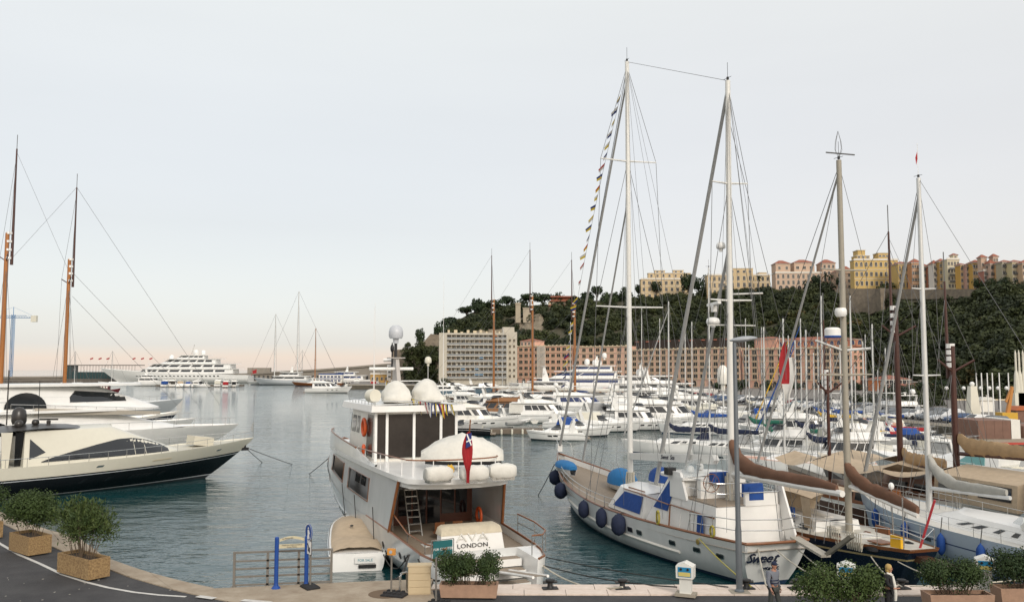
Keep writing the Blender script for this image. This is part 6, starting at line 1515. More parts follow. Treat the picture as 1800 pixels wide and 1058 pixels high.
    for i in range(7): a = i * .9; k.tube([(3.5 + .25 * cos(a), .25 * sin(a), 3.2), (3.5 + .24 * cos(a), .24 * sin(a), 4.1 + .2 * (i % 3))], .05, 5)
    k.build('rope_coil', ROPE, e)
    radar(e, (3.9, .5, 12.0), 1.9, 1.3); dome(.32, .35, WHITE, e, (4.0, .5, 11.4), 'radome'); dome(.22, .35, WHITE, e, (3.75, .15, 15.0), 'radome')
    k = MB(); k.tube([(3.5, -1.5, 11.35), (3.5, 1.1, 11.35)], .04, 5); k.tube([(3.3, -1.8, 12.9), (3.3, 0, 12.8)], .05, 5); k.build('radar_bracket', STEEL, e)
    k = MB(); h.rail(k, .62, .02, .40, .94, .06, 16, sec=5); h.rail(k, .34, .014, .40, .94, .06, 16, sec=4); h.posts(k, .62, .016, 12, .40, .94, .06); k.build('guard_rail', STEEL, e)
    k = MB()
    for sd in (1, -1): k.tube([h.pt(.94, 1, sd, .06), h.pt(.95, 1, sd, .06, 1.0), (26.0, sd * .1, 4.35)], .025, 5)
    k.build('pulpit', STEEL, e); MB().cbox((25.7, 0, 3.7), (.4, .35, .5)).build('windlass', WHITE, e)
    k = MB()
    for zz in (.5, .95): k.tube([h.pt(.14, 1, 1, .06, zz * .9), h.pt(.02, 1, 1, .06, zz), (-.3, 0, 2. + zz), h.pt(.02, 1, -1, .06, zz), h.pt(.14, 1, -1, .06, zz)], .022, 5)
    for t in (.14, .08, .02): 
        for sd in (1, -1): p = h.pt(t, 1, sd, .06); k.tube([p, p + Vector((0, 0, .95))], .02, 4)
    k.build('stern_rail', STEEL, e)
    for tt, sd in ((.015, 1), (.115, 1)):
        p = h.pt(tt, .86, sd); k = MB(); k.lathe([(.1, 0), (.13, .02), (.13, .04), (.07, .05)], 10, (0, 0, 0), 'Y'); o = k.build('fairlead', mat('brass', (.5, .36, .1), .35, .6), e); o.location = p + Vector((0, .02, 0))
    # deck boats under blue covers
    for (x, y, z, L_, r_, w_, m_, lb, n_) in ((21.0, 1.35, 2.9, 3.6, .42, .5, CANLB, 'kayak shaped bright blue covered dinghy on the port bow of the ketch', 'covered_dinghy'), (17.2, -.9, 2.2, 3.2, .95, .62, CANLB, 'bright blue covered tender on the foredeck of the ketch', 'covered_tender'), (12.0, -.9, 3.0, 2.2, .8, .55, CANBL, 'second blue covered tender standing right of the ketch main mast', 'covered_tender')):
        f = empty(n_, W(x, y, z), R(H0 + (-7 if y > 0 else 0)), lb, 'dinghy'); k = MB(); rr = []
        for i in range(11):
            q = i / 10; ww = w_ * (sin(pi * (.06 + .88 * q)) ** .6) * 1.2; hh = r_ * (sin(pi * (.1 + .8 * q)) ** .5) * (1 + .12 * noise.noise(Vector((i, x, 0))))
            rr.append([((q - .5) * L_, ww * cos(pi * j / 8), (hh * sin(pi * j / 8) ** .8)) for j in range(9)])
        k.loft(rr, False, True); k.build('cover', m_, f, 50); k = MB(); k.loft([[(r[0][0], s_ * r[0][1] * .98, zz) for r in rr] for s_, zz in ((1, .03), (.6, -.35), (-.6, -.35), (-1, .03))]); k.build('hull', WHITE, f)
    # davit liferaft, coils on stern
    k = MB()
    for i in range(4): n1 = 14; k.tube([(1.6 + .03 * i, 2.2 + .02 * i, 2.15 + .2 * sin(2 * pi * j / n1)) if False else (1.6 + .16 * cos(2 * pi * j / n1), 2.22 - .02 * i, 2.25 + .24 * sin(2 * pi * j / n1)) for j in range(n1 + 1)], .025, 4)
    tag(k.build('yellow_hose_coil', mat('hose_yellow', (.42, .36, .06), .6), None, 60), 'coiled yellow hose hanging on the stern rail of the white ketch', 'hose').matrix_world = M_
    k = MB()
    for i in range(4): n1 = 14; k.tube([(6.0 + .13 * cos(2 * pi * j / n1), 2.55 - .02 * i, 2.15 + .33 * sin(2 * pi * j / n1)) for j in range(n1 + 1)], .025, 4)
    tag(k.build('yellow_hose_coil', mat('hose_yellow'), None, 60), 'tall yellow hose coil on the house side of the white ketch', 'hose').matrix_world = M_
    # fenders
    for i, (t, lb, r_, hh) in enumerate(((.865, 'navy ball fender nearest the bow of the white ketch', .42, .95), (.735, 'second navy ball fender from the bow of the white ketch', .42, .95), (.545, 'third navy fender from the ketch bow under the window cover', .32, .95), (.445, 'fourth navy fender from the bow of the white ketch', .32, 1.0), (.36, 'navy fender nearest the stern on the white ketch', .40, 1.05))):
        p = h.pt(t, .86, 1); q = h.pt(t, 1, 1, .03, .1); fender(W(p.x, p.y + r_ * .7, p.z - .15), r_, hh, CANNV, lb, 'navy fenders along the white ketch', W(q.x, q.y, q.z))
    # bow dressing line with signal flags
    f = empty('signal_flags', W(25.6, 0, 3.6), R(H0), 'string of small signal flags from bow to mast top of the ketch', 'bunting')
    A = Vector((0, 0, 3.)); B_ = M_.inverted() @ (M_ @ P(.985)) - Vector((25.6, 0, 3.6)); B_ = B_ + Vector((.25, 0, -.4)); A = Vector((-.8, .3, 1.2))
    pts = [A.lerp(B_, i / 40) + Vector((1.1, .25, -1.0)) * (4 * (i / 40) * (1 - i / 40)) for i in range(41)]
    MB().tube(pts, .01, 4).build('line', WIRE, f)
    cs = [('flag_red', (.42, .03, .03)), ('flag_navy', (.02, .04, .18)), ('flag_yellow', (.65, .48, .04)), ('flag_white', (.62, .61, .58))]
    r = random.Random(3)
    for i in range(7, 39):
        if r.random() < .1: continue
        p, q = pts[i], pts[i + 1]; dd = (q - p) * .55; c1, c2_ = r.sample(cs, 2); out_ = Vector((.12 + r.uniform(.1, .3), r.uniform(.1, .5), r.uniform(-.5, -.1)))
        k = MB(); k.poly([p, p + dd * .5, p + dd * .4 + out_ * .6, p + out_ * .55]); k.mi = 1; k.poly([p + dd * .5, p + dd, p + dd * .75 + out_ * .7, p + dd * .4 + out_ * .6]); k.build('pennant', [mat(c1[0], c1[1], .8), mat(c2_[0], c2_[1], .8)], f)
    # red and white burgee flag low on a halyard
    KW_top = W(3.2, 0, 21.5); p = atD(1380, 600, 45); f = empty('harbour_flag', p, 0, 'long limp red and white flag hanging from a halyard right of the lamp', 'flag')
    k = MB(); k2 = MB(); rr = []; r2 = []
    for i in range(15):
        v = i / 14; z = -v * 3.9; a = [(-.04 - .35 * sin(pi * min(1, v * 1.3)) * (1 - .3 * v), .06 * sin(v * 9), z), (.0 + .05 * sin(v * 7), .12, z), (.05 + .16 * sin(v * 4), .02, z)]
        rr.append(a)
        r2.append([(.05 + .16 * sin(v * 4), .02, z), (.15 + .3 * sin(pi * min(1, v * 1.35)), .1 * sin(v * 8), z), (.08 + .45 * sin(pi * min(1, v * 1.3 + .05)) * (1 - v * .6), -.05, z)])
    k.loft(rr[:9]); k.build('red_cloth', REDC, f, 80); k2.loft(rr[8:]); k2.loft(r2[3:12]); k2.build('white_cloth', mat('flag_white', (.62, .61, .58), .8), f, 80)
    MB().tube([(0, 0, -2), (0, 0, 0), KW_top - Vector(p)], .014, 4).build('halyard', WIRE, f)
    return W
KW_ = ketch()
# ---------------- dark blue hulled ketch stern to the quay
def navy_ketch():
    H0 = 107; S = Vector((16.75, 35.3, 0)); M_ = Matrix.Translation(S) @ Matrix.Rotation(R(H0), 4, 'Z')
    def W(x, y, z): return M_ @ Vector((x, y, z))
    e = boatroot('sailing_yacht', 'dark navy hulled sailing yacht with cluttered white deck and tan bimini', 'sailing yacht', S.x, S.y, H0)
    h = Hull(15.5, 4.2, 2.0, 1.8, 2.45, .35, .45, 1.6, 1.8, 1.35, 1., flare=.6, sfw=.1)
    h.mesh([(.22, 1), (.80, 0), (.83, 2), (.95, 0), (1.01, 3)], 26, 12).build('hull', [NAVY, ANTIF, mat('gold_line', (.40, .32, .16), .4), VARN], e, 60); h.deck(.03, n=18).build('deck', mat('warm_deck', (.60, .57, .50), .7, var=.2), e)
    c = Tier(5.4, 11.6, 1.35, 1.45, 2.25, 0, 1.6, .2, 2., .7); c.wall().build('coachroof', WHITE, e, 45); wlist(c, e, .3, .75, [(.08, .2), (.28, .4), (.46, .55)])
    P = mastrig(e, 4.6, 1.7, 17.4, .16, mat('weathered_mast', (.34, .31, .25), .5), (.42, .70), 1.4, (1.6, 1.9), (15.4, 0, 2.2), None, rake=.004, wr=.014)
    MB().tube([P(.97), (12.9, 0, 2.3)], .05, 6, .08).build('furled_genoa', CANGR, e)
    k = MB(); k.tube([P(1.01) + Vector((0, -.9, .15)), P(1.01) + Vector((0, .7, .15))], .035, 4); 
    for a in range(4): k.tube([P(1.0) + Vector((.2 * cos(a * 1.57) * q, .2 * sin(a * 1.57) * q, z)) for q, z in ((0, .1), (1, .5), (.8, .9), (0, 1.4))], .012, 4)
    k.build('masthead_cage', WIRE, e)
    k = MB(); k.tube([(4.6, -.05, 10.15), (4.6, -1.5, 10.25)], .06, 5); k.tube([(4.6, .05, 10.15), (4.6, 1.5, 10.6)], .06, 5); k.build('radar_bracket', ALU, e)
    k = MB(); k.lathe([(.3, 0), (.36, .06), (.36, .36), (.28, .44), (.01, .46)], 14, (4.5, 0.65, 10.75)); k.build('radome', WHITE, e, 40); MB().lathe([(.34, 0), (.365, .03), (.365, .1)], 14, (4.5, .65, 10.72)).build('radome_band', CANBL, e)
    MB().lathe([(.2, -.2), (.27, -.1), (.27, .1), (.22, .2)], 12, (4.4, .25, 11.9)).build('radar_reflector', WHITE, e, 40)
    MB().tube([(4.5, 0, 3.95), (.2, .1, 3.3)], .09, 7).build('boom', WMAST, e)
    cover_tube(MB(), [(4.7, 0, 5.1), (4.6, 0, 4.9), (4.4, 0, 4.6), (3.9, 0, 4.3), (3.0, 0, 4.0), (2.0, 0, 3.85), (1.1, 0, 3.7), (.3, 0, 3.52)], [.12, .28, .34, .32, .28, .26, .24, .16], 11, 1.1, 16).build('sail_cover', CANBR, e, 60)
    
    # tan bimini and spray hood over the centre cockpit forward of the mast foot
    k = MB(); rr = []
    for i in range(9):
        a = i / 8; x = 8.9 - a * 3.8; z = 3.62 + .1 * sin(a * pi) - (.9 * max(0, .25 - a) / .25) ** 1.5; rr.append([(x, 1.6 * cos(pi * j / 8), z - .25 * (abs(cos(pi * j / 8)) ** 3)) for j in range(9)])
    k.loft(rr); k.build('bimini', CANB, e, 60)
    k = MB(); k.loft([[(8.95, y, 2.2) for y in (-1.5, -.7, 0, .7, 1.5)], [(8.9, y, 3.0) for y in (-1.5, -.7, 0, .7, 1.5)]]); k.poly([(8.9, 1.6, 2.0), (7.5, 1.6, 2.0), (7.9, 1.55, 3.3), (8.6, 1.55, 3.2)]); k.poly([(5.7, 1.6, 2.0), (5.1, 1.6, 2.0), (5.3, 1.55, 3.35), (6.0, 1.55, 3.35)]); k.build('sprayhood', CANB, e, 60)
    MB().box(6.8, 8.2, 1.30, 1.36, 2.2, 2.7).build('dodger_cloth', CANBL, e)
    k = MB()
    for x in (6.1, 7.3, 8.5):
        for y in (1.55, -1.55): k.tube([(7.3, y, 2.0), (x, y, 3.7)], .02, 4)
    k.build('bimini_frame', STEEL, e)
    k = MB(); h.rail(k, .75, .018, .02, .97, .06, 18, sec=4); h.rail(k, .4, .012, .02, .97, .06, 18, sec=4); h.posts(k, .75, .02, 14, .02, .97, .06); k.tube([h.pt(.02, 1, 1, .06, .75), (.05, 0, 2.4), h.pt(.02, 1, -1, .06, .75)], .02, 4); k.build('guard_rail', STEEL, e)
    # rope hanks over the rail
    r = random.Random(2); k = MB()
    for i in range(16):
        x = 3.9 - i * .13; y = 1.62 - .012 * i; 
        if 6 <= i <= 8: continue
        k.tube([(x, y - .06, 2.3), (x + .02, y + .05, 2.35), (x, y + .08, 1.9 - r.uniform(0, .25)), (x + .03, y + .04, 1.6), (x, y - .02, 1.95)], .03, 5)
    k.build('rope_hank', ROPE, e)
    k = MB(); k.cbox((.9, .6, 2.1), (.6, .12, .6)); k.build('horseshoe_buoy', YELO, e, 40); MB().box(1.6, 2.4, .3, .4, 2.3, 2.6).box(1.5, 2.3, .2, .9, 1.95, 2.0).build('deck_seat', VARN, e)
    k = MB(); k.tube([(.5, -.1, 1.7), (-.3, -.3, 4.0)], .05, 6); k.build('red_white_pole', mat('pole_red', (.45, .04, .05), .5), e)
    MB().tube([(1.8, .0, 1.6), (1.8, 0, 4.2)], .03, 5).build('light_pole', STEEL, e); MB().ball((1.8, 0, 4.3), (.12, .12, .16), 8, 6).build('stern_lamp', WHITE, e); MB().tube([(.6, .5, 1.6), (.6, .5, 4.0)], .03, 5).build('light_pole', STEEL, e)
    k = MB(); k.box(6.0, 10.5, -.25, .25, 2.3, 2.34).box(3.2, 4.2, -.6, .6, 1.5, 1.9).box(4.9, 5.3, -.5, .5, 1.5, 2.1); k.build('deck_hatch', WHITE2, e)
    rr_ = random.Random(9)
    for i in range(9): MB().ball((rr_.uniform(1, 5), rr_.uniform(-1.2, 1.3), 1.75), (rr_.uniform(.15, .35), rr_.uniform(.12, .3), rr_.uniform(.1, .25)), 8, 5, .4, i).build('deck_bag', rr_.choice((CANK, CANB, CANGR, CANBR)), e, 60)
    # bowsprit like stern platform and grey plank
    k = MB(); k.prism([(-2.5, 1.52), (-2.6, 1.6), (.4, 1.72), (1.0, 1.6), (.2, 1.45)], -.28, .28, 'Y'); k.build('stern_platform', mat('varnish_dark', (.10, .05, .03), .25), e)
    o = MB().box(-1.6, 1.6, -.16, .16, -.07, .07).build('boarding_plank', mat('grey_plank', (.16, .15, .12), .8, var=.3)); tag(o, 'dark weathered plank propped at a slant beside the navy yacht', 'plank')
    A = at(1455, 978, 1.7); B_ = at(1498, 946, 2.6); o.location = (A + B_) / 2 + Vector((0, 0, .1)); o.rotation_euler = (B_ - A).to_track_quat('X', 'Z').to_euler(); o.scale = ((B_ - A).length / 3.2, 1, 1)
    o = MB().box(-1.6, 1.6, -.22, .22, -.05, .05).build('gangway', mat('pale_plank', (.42, .39, .33), .8, var=.3)); tag(o, 'pale narrow gangway leading off the stern of the white ketch', 'gangway')
    A = KW_(.2, -1.0, 2.05); B_ = at(1452, 977, 1.75); o.location = (A + B_) / 2; o.rotation_euler = (B_ - A).to_track_quat('X', 'Z').to_euler(); o.scale = ((B_ - A).length / 3.2, 1, 1)
    return W
NK_ = navy_ketch()
# ---------------- pale blue sloop
def blue_sloop():
    H0 = 103; S = Vector((24.6, 33.2, 0)); M_ = Matrix.Translation(S) @ Matrix.Rotation(R(H0), 4, 'Z')
    def W(x, y, z): return M_ @ Vector((x, y, z))
    e = boatroot('sloop', 'large pale blue sloop with dark stripes and grey sail cover at right', 'sailing yacht', S.x, S.y, H0)
    h = Hull(18.3, 4.9, 1.75, 1.75, 2.25, .8, .42, -.3, 1.2, 1.45, 1.05, flare=.55)
    h.mesh([(.26, 1), (.29, 0), (.32, 2), (.72, 0), (.745, 2), (1.01, 0)], 30, 12).build('hull', [BLUEH, ANTIF, mat('stripe_blue', (.03, .06, .16), .4)], e, 60); h.deck(.03, n=20).build('deck', NONSK, e)
    c = Tier(4.6, 12.6, 1.5, 1.7, 2.35, 0, 2.6, .3, 3., .8, crown=.15); c.wall(n=18).build('coachroof', WHITE, e, 60)
    for q in ((.08, .13), (.22, .27), (.38, .45), (.52, .57)): wlist(c, e, .35, .65, [q], n=3)
    cc = Tier(.4, 4.8, 1.75, 1.65, 2.1, 0, .2, .1, .5, .7); cc.wall(n=10, cap=False).build('cockpit_coaming', WHITE, e, 45)
    Tier(3.9, 5.9, 1.35, 2.3, 3.35, -.2, 1.1, .25, 1.4, .7, crown=.15).wall(n=14).build('sprayhood', CANW, e, 50); k = MB(); k.poly([(5.0, 1.36, 2.5), (5.7, 1.15, 2.5), (4.9, 1.2, 3.15)]); k.build('hood_window', CLEARG, e)
    k = MB()
    for sd in (1, -1): k.prism([(3.3, 2.0), (4.3, 2.0), (3.0, 3.45), (2.5, 3.45)], sd * 1.62 - .05, sd * 1.62 + .05, 'Y')
    k.box(2.4, 3.1, -1.65, 1.65, 3.4, 3.5); k.build('targa_arch', WHITE, e); k = MB(); k.loft([[(1.0, -1.5, 3.2), (2.9, -1.6, 3.5)], [(1.0, 0, 3.35), (2.9, 0, 3.6)], [(1.0, 1.5, 3.2), (2.9, 1.6, 3.5)]]); k.build('bimini', CANGR, e)
    P = mastrig(e, 12.4, 1.9, 17.6, .15, ALU, (.40, .66), .8, (1.8, 2.0), (18.2, 0, 2.3), (0, 0, 1.9), rake=.006, wr=.014)
    MB().tube([P(.95), (17.9, 0, 2.6)], .07, 7, .1).build('furled_genoa', CANGR, e)
    MB().tube([(12.2, 0, 3.1), (7.0, 0, 3.35)], .1, 7).build('boom', ALU, e)
    cover_tube(MB(), [(12.35, 0, 4.9), (12.2, 0, 4.5), (11.9, 0, 4.1), (11.3, 0, 3.72), (10.4, 0, 3.5), (9.4, 0, 3.5), (8.4, 0, 3.52), (7.2, 0, 3.58)], [.12, .28, .36, .34, .27, .25, .24, .15], 21, 1.05, 16).build('sail_cover', mat('grey_sail_cover', (.42, .41, .37), .85, var=.2, bump=.5, bscale=4), e, 60)
    MB().tube([P(1.0), P(1.0) + Vector((0, 0, 1.9))], .015, 4).build('masthead_aerial', WHITE, e); MB().poly([P(1) + Vector((0, 0, 1.5)), P(1) + Vector((.0, .15, 1.1)), P(1) + Vector((0, .1, .7)), P(1) + Vector((0, 0, 1.1))]).build('burgee', REDC, e)
    k = MB(); h.rail(k, .62, .016, .03, .98, .08, 18, sec=4); h.rail(k, .32, .01, .03, .95, .08, 18, sec=4); h.posts(k, .62, .014, 12, .03, .95, .08); k.build('guard_rail', STEEL, e)
    k = MB()
    for sd in (1, -1):
        for x in (12.9, 11.9): k.tube([(x, sd * 1.0, 1.9), (x, sd * 1.0, 2.9), (x - .5, sd * 1.0, 2.9), (x - .5, sd * 1.0, 1.9)], .022, 5)
    k.build('mast_pulpit', STEEL, e)
    for t in (.10, .42): 
        k = MB(); h.port(k, t + .12, 1.1, .5, .18, 1, .02); k.build('porthole', GLASS, e)
    for i in range(3): MB().ball((1.6 + i * .9, .8 - i * .4, 2.2), (.25, .2, .3), 8, 6, .3, i).build('winch', STEEL, e, 60)
    k = MB(); k.tube([(2.4, 1.5, 2.0), (2.4, 1.5, 2.6)], .12, 8); k.build('coffee_grinder_winch', BLKR, e)
    for i, (t, lb) in enumerate(((.80, 'blue fender nearest the bow of the pale blue sloop'), (.62, 'second blue fender from the bow of the pale blue sloop'), (.47, 'third blue fender on the pale blue sloop behind the yellow buoy'), (.335, 'rightmost blue fender on the pale blue sloop'))):
        p = h.pt(t, .78, 1); q = h.pt(t, 1, 1, .06, .55); fender(W(p.x, p.y + .2, p.z - .15), .2, .95, CANBL, lb, 'blue fenders along the pale blue sloop', W(q.x, q.y, q.z))
    return W
BS_ = blue_sloop()
# ---------------- gulet and neighbours
e, h = schooner('wooden ketch with two dark brown masts and tan sail covers behind the sloop', (25.2, 56), 105, [(12, 18.4, .20), (7.2, 14.6, .20)], 21, 12, mat('brown_hull', (.10, .045, .025), .35, var=.3), zdeck=1.9, m=DWOOD, spread=1.3, B=5.5, name='wooden_ketch', covers=[(11.7, 8.1, 3.1, CANT, .36), (6.9, 1.0, 4.3, CANT, .40)], group='classic schooners')
def tent(e, x0, x1, hw, z0, z1, zr, m=CANB, wins=2, nm='deck_tent', ridge=None):
    k = MB(); k.loft([[(x, -hw, z0), (x, -hw * .95, z1), (x, 0, zr), (x, hw * .95, z1), (x, hw, z0)] for x in (x0, (x0 + x1) / 2, x1)]); k.poly([(x0, -hw, z0), (x0, -hw * .95, z1), (x0, 0, zr), (x0, hw * .95, z1), (x0, hw, z0)]); t = k.build(nm, m, e)
    for i in range(wins):
        a = x0 + (x1 - x0) * (i + .12) / wins; b = x0 + (x1 - x0) * (i + .88) / wins
        k = MB(); k.poly([(a, hw * .99 + .02, z0 + (z1 - z0) * .35), (b, hw * .99 + .02, z0 + (z1 - z0) * .35), (b, hw * .96 + .02, z0 + (z1 - z0) * .88), (a, hw * .96 + .02, z0 + (z1 - z0) * .88)]); k.build('tent_window', GLASS, t)
tent(e, .6, 6.4, 2.4, 1.9, 3.3, 3.75, CANB, 2)
def awn(e, x0, x1, hw, z, sag=.3, m=CANB):
    k = MB(); k.loft([[(x0 + (x1 - x0) * i / 8, hw * (j / 4 - 1), z + .45 * (1 - abs(j / 4 - 1)) - sag * sin(pi * i / 8)) for j in range(9)] for i in range(9)]); return k.build('awning', m, e, 60)
awn(e, 12.4, 17.2, 2.3, 3.2, .35); awn(e, 7.6, 11.6, 2.3, 3.0, .3)
p = at(1600, 868, 1.8); e, h = schooner('low varnished wooden boat with pale awnings left of the silver mast', (20.6, 56), 104, [(8, 12.5, .12)], 13, 8, mat('brown_hull'), zdeck=1.5, m=DWOOD, spread=.9, B=4, name='wooden_boat', group='classic schooners')
awn(e, 1.5, 7.4, 1.9, 3.4, .35); awn(e, 8.4, 12, 1.6, 3.2, .3)
e, h = cruiser('boat wrapped in a large tan tent at the right edge', 30.6, 34.5, 100, 15, 'fly', group=None, hull=WHITE, arch=False, rails=False); tent(e, 1.0, 9.5, 2.5, 1.5, 4.0, 4.5, CANT, 4)
e, h = cruiser('white motor yacht with turquoise windscreen at the right edge', 37.5, 55, 125, 16, 'sport', group='motor boats moored in the harbour', glass=mat('turquoise_screen', (.12, .30, .30), .15), B=5.0, freeb=1.4)
# ---------------- the fleet on the right
def C(px, py, L, hd):
    p = at(px, py, 0); return p.x - cos(R(hd)) * L / 2, p.y - sin(R(hd)) * L / 2
def mh(px, py, yt, L, f=1.3):
    D = at(px, py, 0).y; return CAMH + (648 - yt) * D / FPX - f
GC = 'motor boats moored in the harbour'; GS = 'sailing boats moored in the harbour'
def K(lb, px, py, L, hd, style='sport', **k): return cruiser(lb, *C(px, py, L, hd), hd, L, style, **k)
def Sb(lb, px, py, L, hd, yt, **k):
    # px is where the mast stands
    p = at(px, py, 0); x = p.x - cos(R(hd)) * L * .58; y = p.y - sin(R(hd)) * L * .58
    f = .075 * L + .55; return sailboat(lb, x, y, hd, L, mastH=CAMH + (648 - yt) * p.y / FPX - f, **k)
K('white open cruiser nearest the dinghy pontoon, bow to the left', 976, 773, 7.6, 180, canvas=None, ports=2)
K('white cruiser under a bright blue cockpit cover', 1020, 766, 9.0, -6, canvas=CANBL, ports=1)
K('white cruiser under a rounded cream cover left of the main mast', 1062, 758, 11.5, -8, canvas=CREAM)
K('flybridge cruiser with grey bow right of the main mast foot', 1128, 755, 12, -7, 'fly', canv2=None)
K('long white motor yacht with smoked saloon glass, bow to the right', 1180, 752, 19, -5, 'fly', hull=WHITE)
K('white motor yacht behind the smoked glass one with cream soft top', 1140, 742, 17, -6, 'fly', canv2=CREAM)
K('white fishing boat with green flank, bow toward the twin masts', 1262, 744, 10, -62, 'sport', hull=GREYH, canvas=CREAM, freeb=1.5)
K('flybridge boat with windowed cockpit tent and tuna seats', 968, 742, 15, -4, 'fly', canvas=CANW, canv2=CANW)
K('sleek white cruiser with black side glass in the second row', 935, 722, 18, -5, 'sport', canvas=None, freeb=1.4)
K('white flybridge boat with long hard top beside the wooden boats', 900, 728, 17, -3, 'fly', canv2=WHITE2)
K('grey blue hulled cruiser left below the apartment block', 812, 700, 20, -12, 'sport', hull=mat('grey_blue_hull', (.10, .17, .22), .2), freeb=1.3)
K('dark hulled express cruiser left below the apartment block', 858, 694, 22, 8, 'sport', hull=NAVY, freeb=1.3)
K('second dark express cruiser under the apartment block', 800, 689, 20, 5, 'sport', hull=BLACKH, freeb=1.2)
K('brown trimmed trawler yacht with wooden wheelhouse', 868, 737, 15, 175, 'fly', canv2=CANW, top=mat('varnish_house', (.28, .13, .05), .3))
K('cream motor yacht moored right behind the black stern', 838, 752, 14, -4, 'fly', canv2=CREAM, top=WHITE2)
K('black hulled motor boat stern beside the dinghy pontoon', 806, 765, 9, 178, 'sport', hull=BLACKH, top=CANGR, arch=False)
K('white cuddy boat packed beside the dinghy pontoon', 905, 741, 8, 15, 'sport', canvas=CANGR, ports=0)
K('small white speedboat with outboard behind the dinghy pontoon', 872, 746, 7, 30, 'sport', canvas=None, ports=0, arch=False)
e = empty('dinghy_pontoon', (*loc(905, 762), 0), R(4), 'weathered pontoon with rubber fenders and small dinghies', 'pontoon')
MB().box(-6, 4, -1.2, 1.2, .05, .75).build('deck', mat('pontoon_wood'), e)
for i in range(7): MB().lathe([(.05, -.4), (.16, -.3), (.16, .3), (.05, .4)], 8, (-5 + i * 1.5, -1.35, .35)).build('tyre_fender', CREAM, e)
for i, (px, py, c, lb) in enumerate(((890, 756, CANGR, 'grey inflatable dinghy left on the pontoon edge'), (915, 752, WHITE, 'white rowing dinghy upturned by the pontoon'), (940, 752, CANW, 'pale covered dinghy at the right end of the pontoon'))):
    f = empty('dinghy', (*loc(px, py), .75), R(20 + 40 * i), lb, 'dinghy', 'dinghies round the pontoon'); h_ = Hull(3.2, 1.5, .45, .42, .6, .8, .4, 0, .4, zk=-.1); h_.mesh([(1.01, 0)], 10, 5).build('hull', [c], f, 60); h_.deck(.15, n=6).build('floor', CANGR, f); MB().box(.9, 1.1, -.6, .6, .25, .3).box(2.0, 2.2, -.5, .5, .25, .3).build('thwart', VARN, f)
# big white yachts below the salmon buildings
def byt(lb, px, py, hd, L, B, **k):
    p = at(px, py, 0); big_yacht(lb, p.x, p.y, hd, L, B, **k)
byt('long white superyacht with royal blue glass and dome masts', 893, 692, 176, 46, 9, f=(3.2, 3.4, 4.2), tiers=[(.08, .84, 2.4, .9, .30, .10), (.12, .66, 2.3, .8, .2, .1), (.16, .5, 1.9, .62, .12, .06)], glass=GLASSB, domes=((.30, 1.6, .2, .9), (.26, -1.6, .2, .9), (.36, .4, .4, 1.), (.22, 0, 2.8, .9)), name='superyacht')
byt('large white yacht with brown tinted sky lounge behind the main mast', 1000, 676, 177, 52, 10, f=(3.6, 3.8, 4.8), tiers=[(.08, .86, 2.6, .9, .22, .08), (.12, .80, 2.6, .84, .16, .06), (.16, .62, 2.4, .7, .14, .06)], glass=mat('brown_glass', (.05, .022, .012), .15), domes=((.25, 2, 2., 1.2), (.3, -1.8, .6, 1.2), (.35, 1.4, .3, 1.), (.4, -1, .2, .9), (.22, -.6, 3., 1.2)), name='superyacht')
byt('white motor yacht with stacked rounded decks right of the main mast', 1268, 704, -2, 34, 7.5, f=(2.6, 2.8, 3.6), tiers=[(.08, .80, 2.2, .9, .25, .10), (.14, .62, 2.0, .76, .18, .1)], domes=((.3, 1.5, .2, .8), (.35, -1.2, .4, .8)))
byt('white yacht with long low sheer between the twin white masts', 1285, 718, -4, 28, 6.6, f=(2.2, 2.4, 3.2), tiers=[(.10, .78, 1.9, .88, .26, .12), (.2, .5, 1.4, .7, .16, .1)], domes=((.3, 1., .2, .6),))
byt('white covered yacht under a huge rounded white awning', 1100, 716, -3, 26, 6.5, f=(2.2, 2.4, 3.2), tiers=[(.06, .74, 2.4, .95, .3, .14), (.12, .5, 1.2, .7, .2, .1)], top=WHITE)
K('white yacht with navy saloon glass in the crowded middle row', 1030, 726, 18, -5, 'fly', canv2=CANW, glass=GLASSB, domes=1)
K('white cruiser with small satellite dome left of the covered yacht', 1010, 712, 17, -5, 'fly', canv2=None, domes=1)
K('white hard top cruiser deep in the middle row', 1120, 730, 15, -6, 'fly', canv2=CREAM, domes=1)
K('grey canvas cruiser under the big white awning yacht', 1070, 740, 13, -8, 'sport', canvas=CANGR)
K('cream cruiser with raked screen behind the sloop mast', 1175, 734, 14, -7, 'sport', canvas=CREAM)
K('white sport boat with black side windows in the upper row', 1205, 722, 17, -4, 'fly')
K('white cruiser with satellite dome near the mizzen mast', 1240, 732, 16, -8, 'fly', domes=1, canv2=CREAM)
K('white sport yacht below the salmon building corner', 955, 703, 20, -3, 'sport', canvas=CANW, freeb=1.4)
K('small white flybridge boat in the far left of the crowd', 832, 716, 13, -8, 'fly', canv2=CANW)
K('tan topped boat in the far left of the crowd', 858, 722, 13, 172, 'fly', canv2=CANB)
K('white boat with grey cockpit cover near the wooden masts', 905, 712, 14, -6, 'sport', canvas=CANGR)
K('white boat with black canopy near the wooden masts', 930, 735, 12, 0, 'sport', canvas=CANK)
K('white centre console boat near the blue covered cruiser', 1000, 752, 8, -10, 'sport', canvas=None, ports=0)
_nb = ['the lamp post', 'the limp flag', 'the arcade corner', 'the weathered mast', 'the brown masts', 'the silver mast']
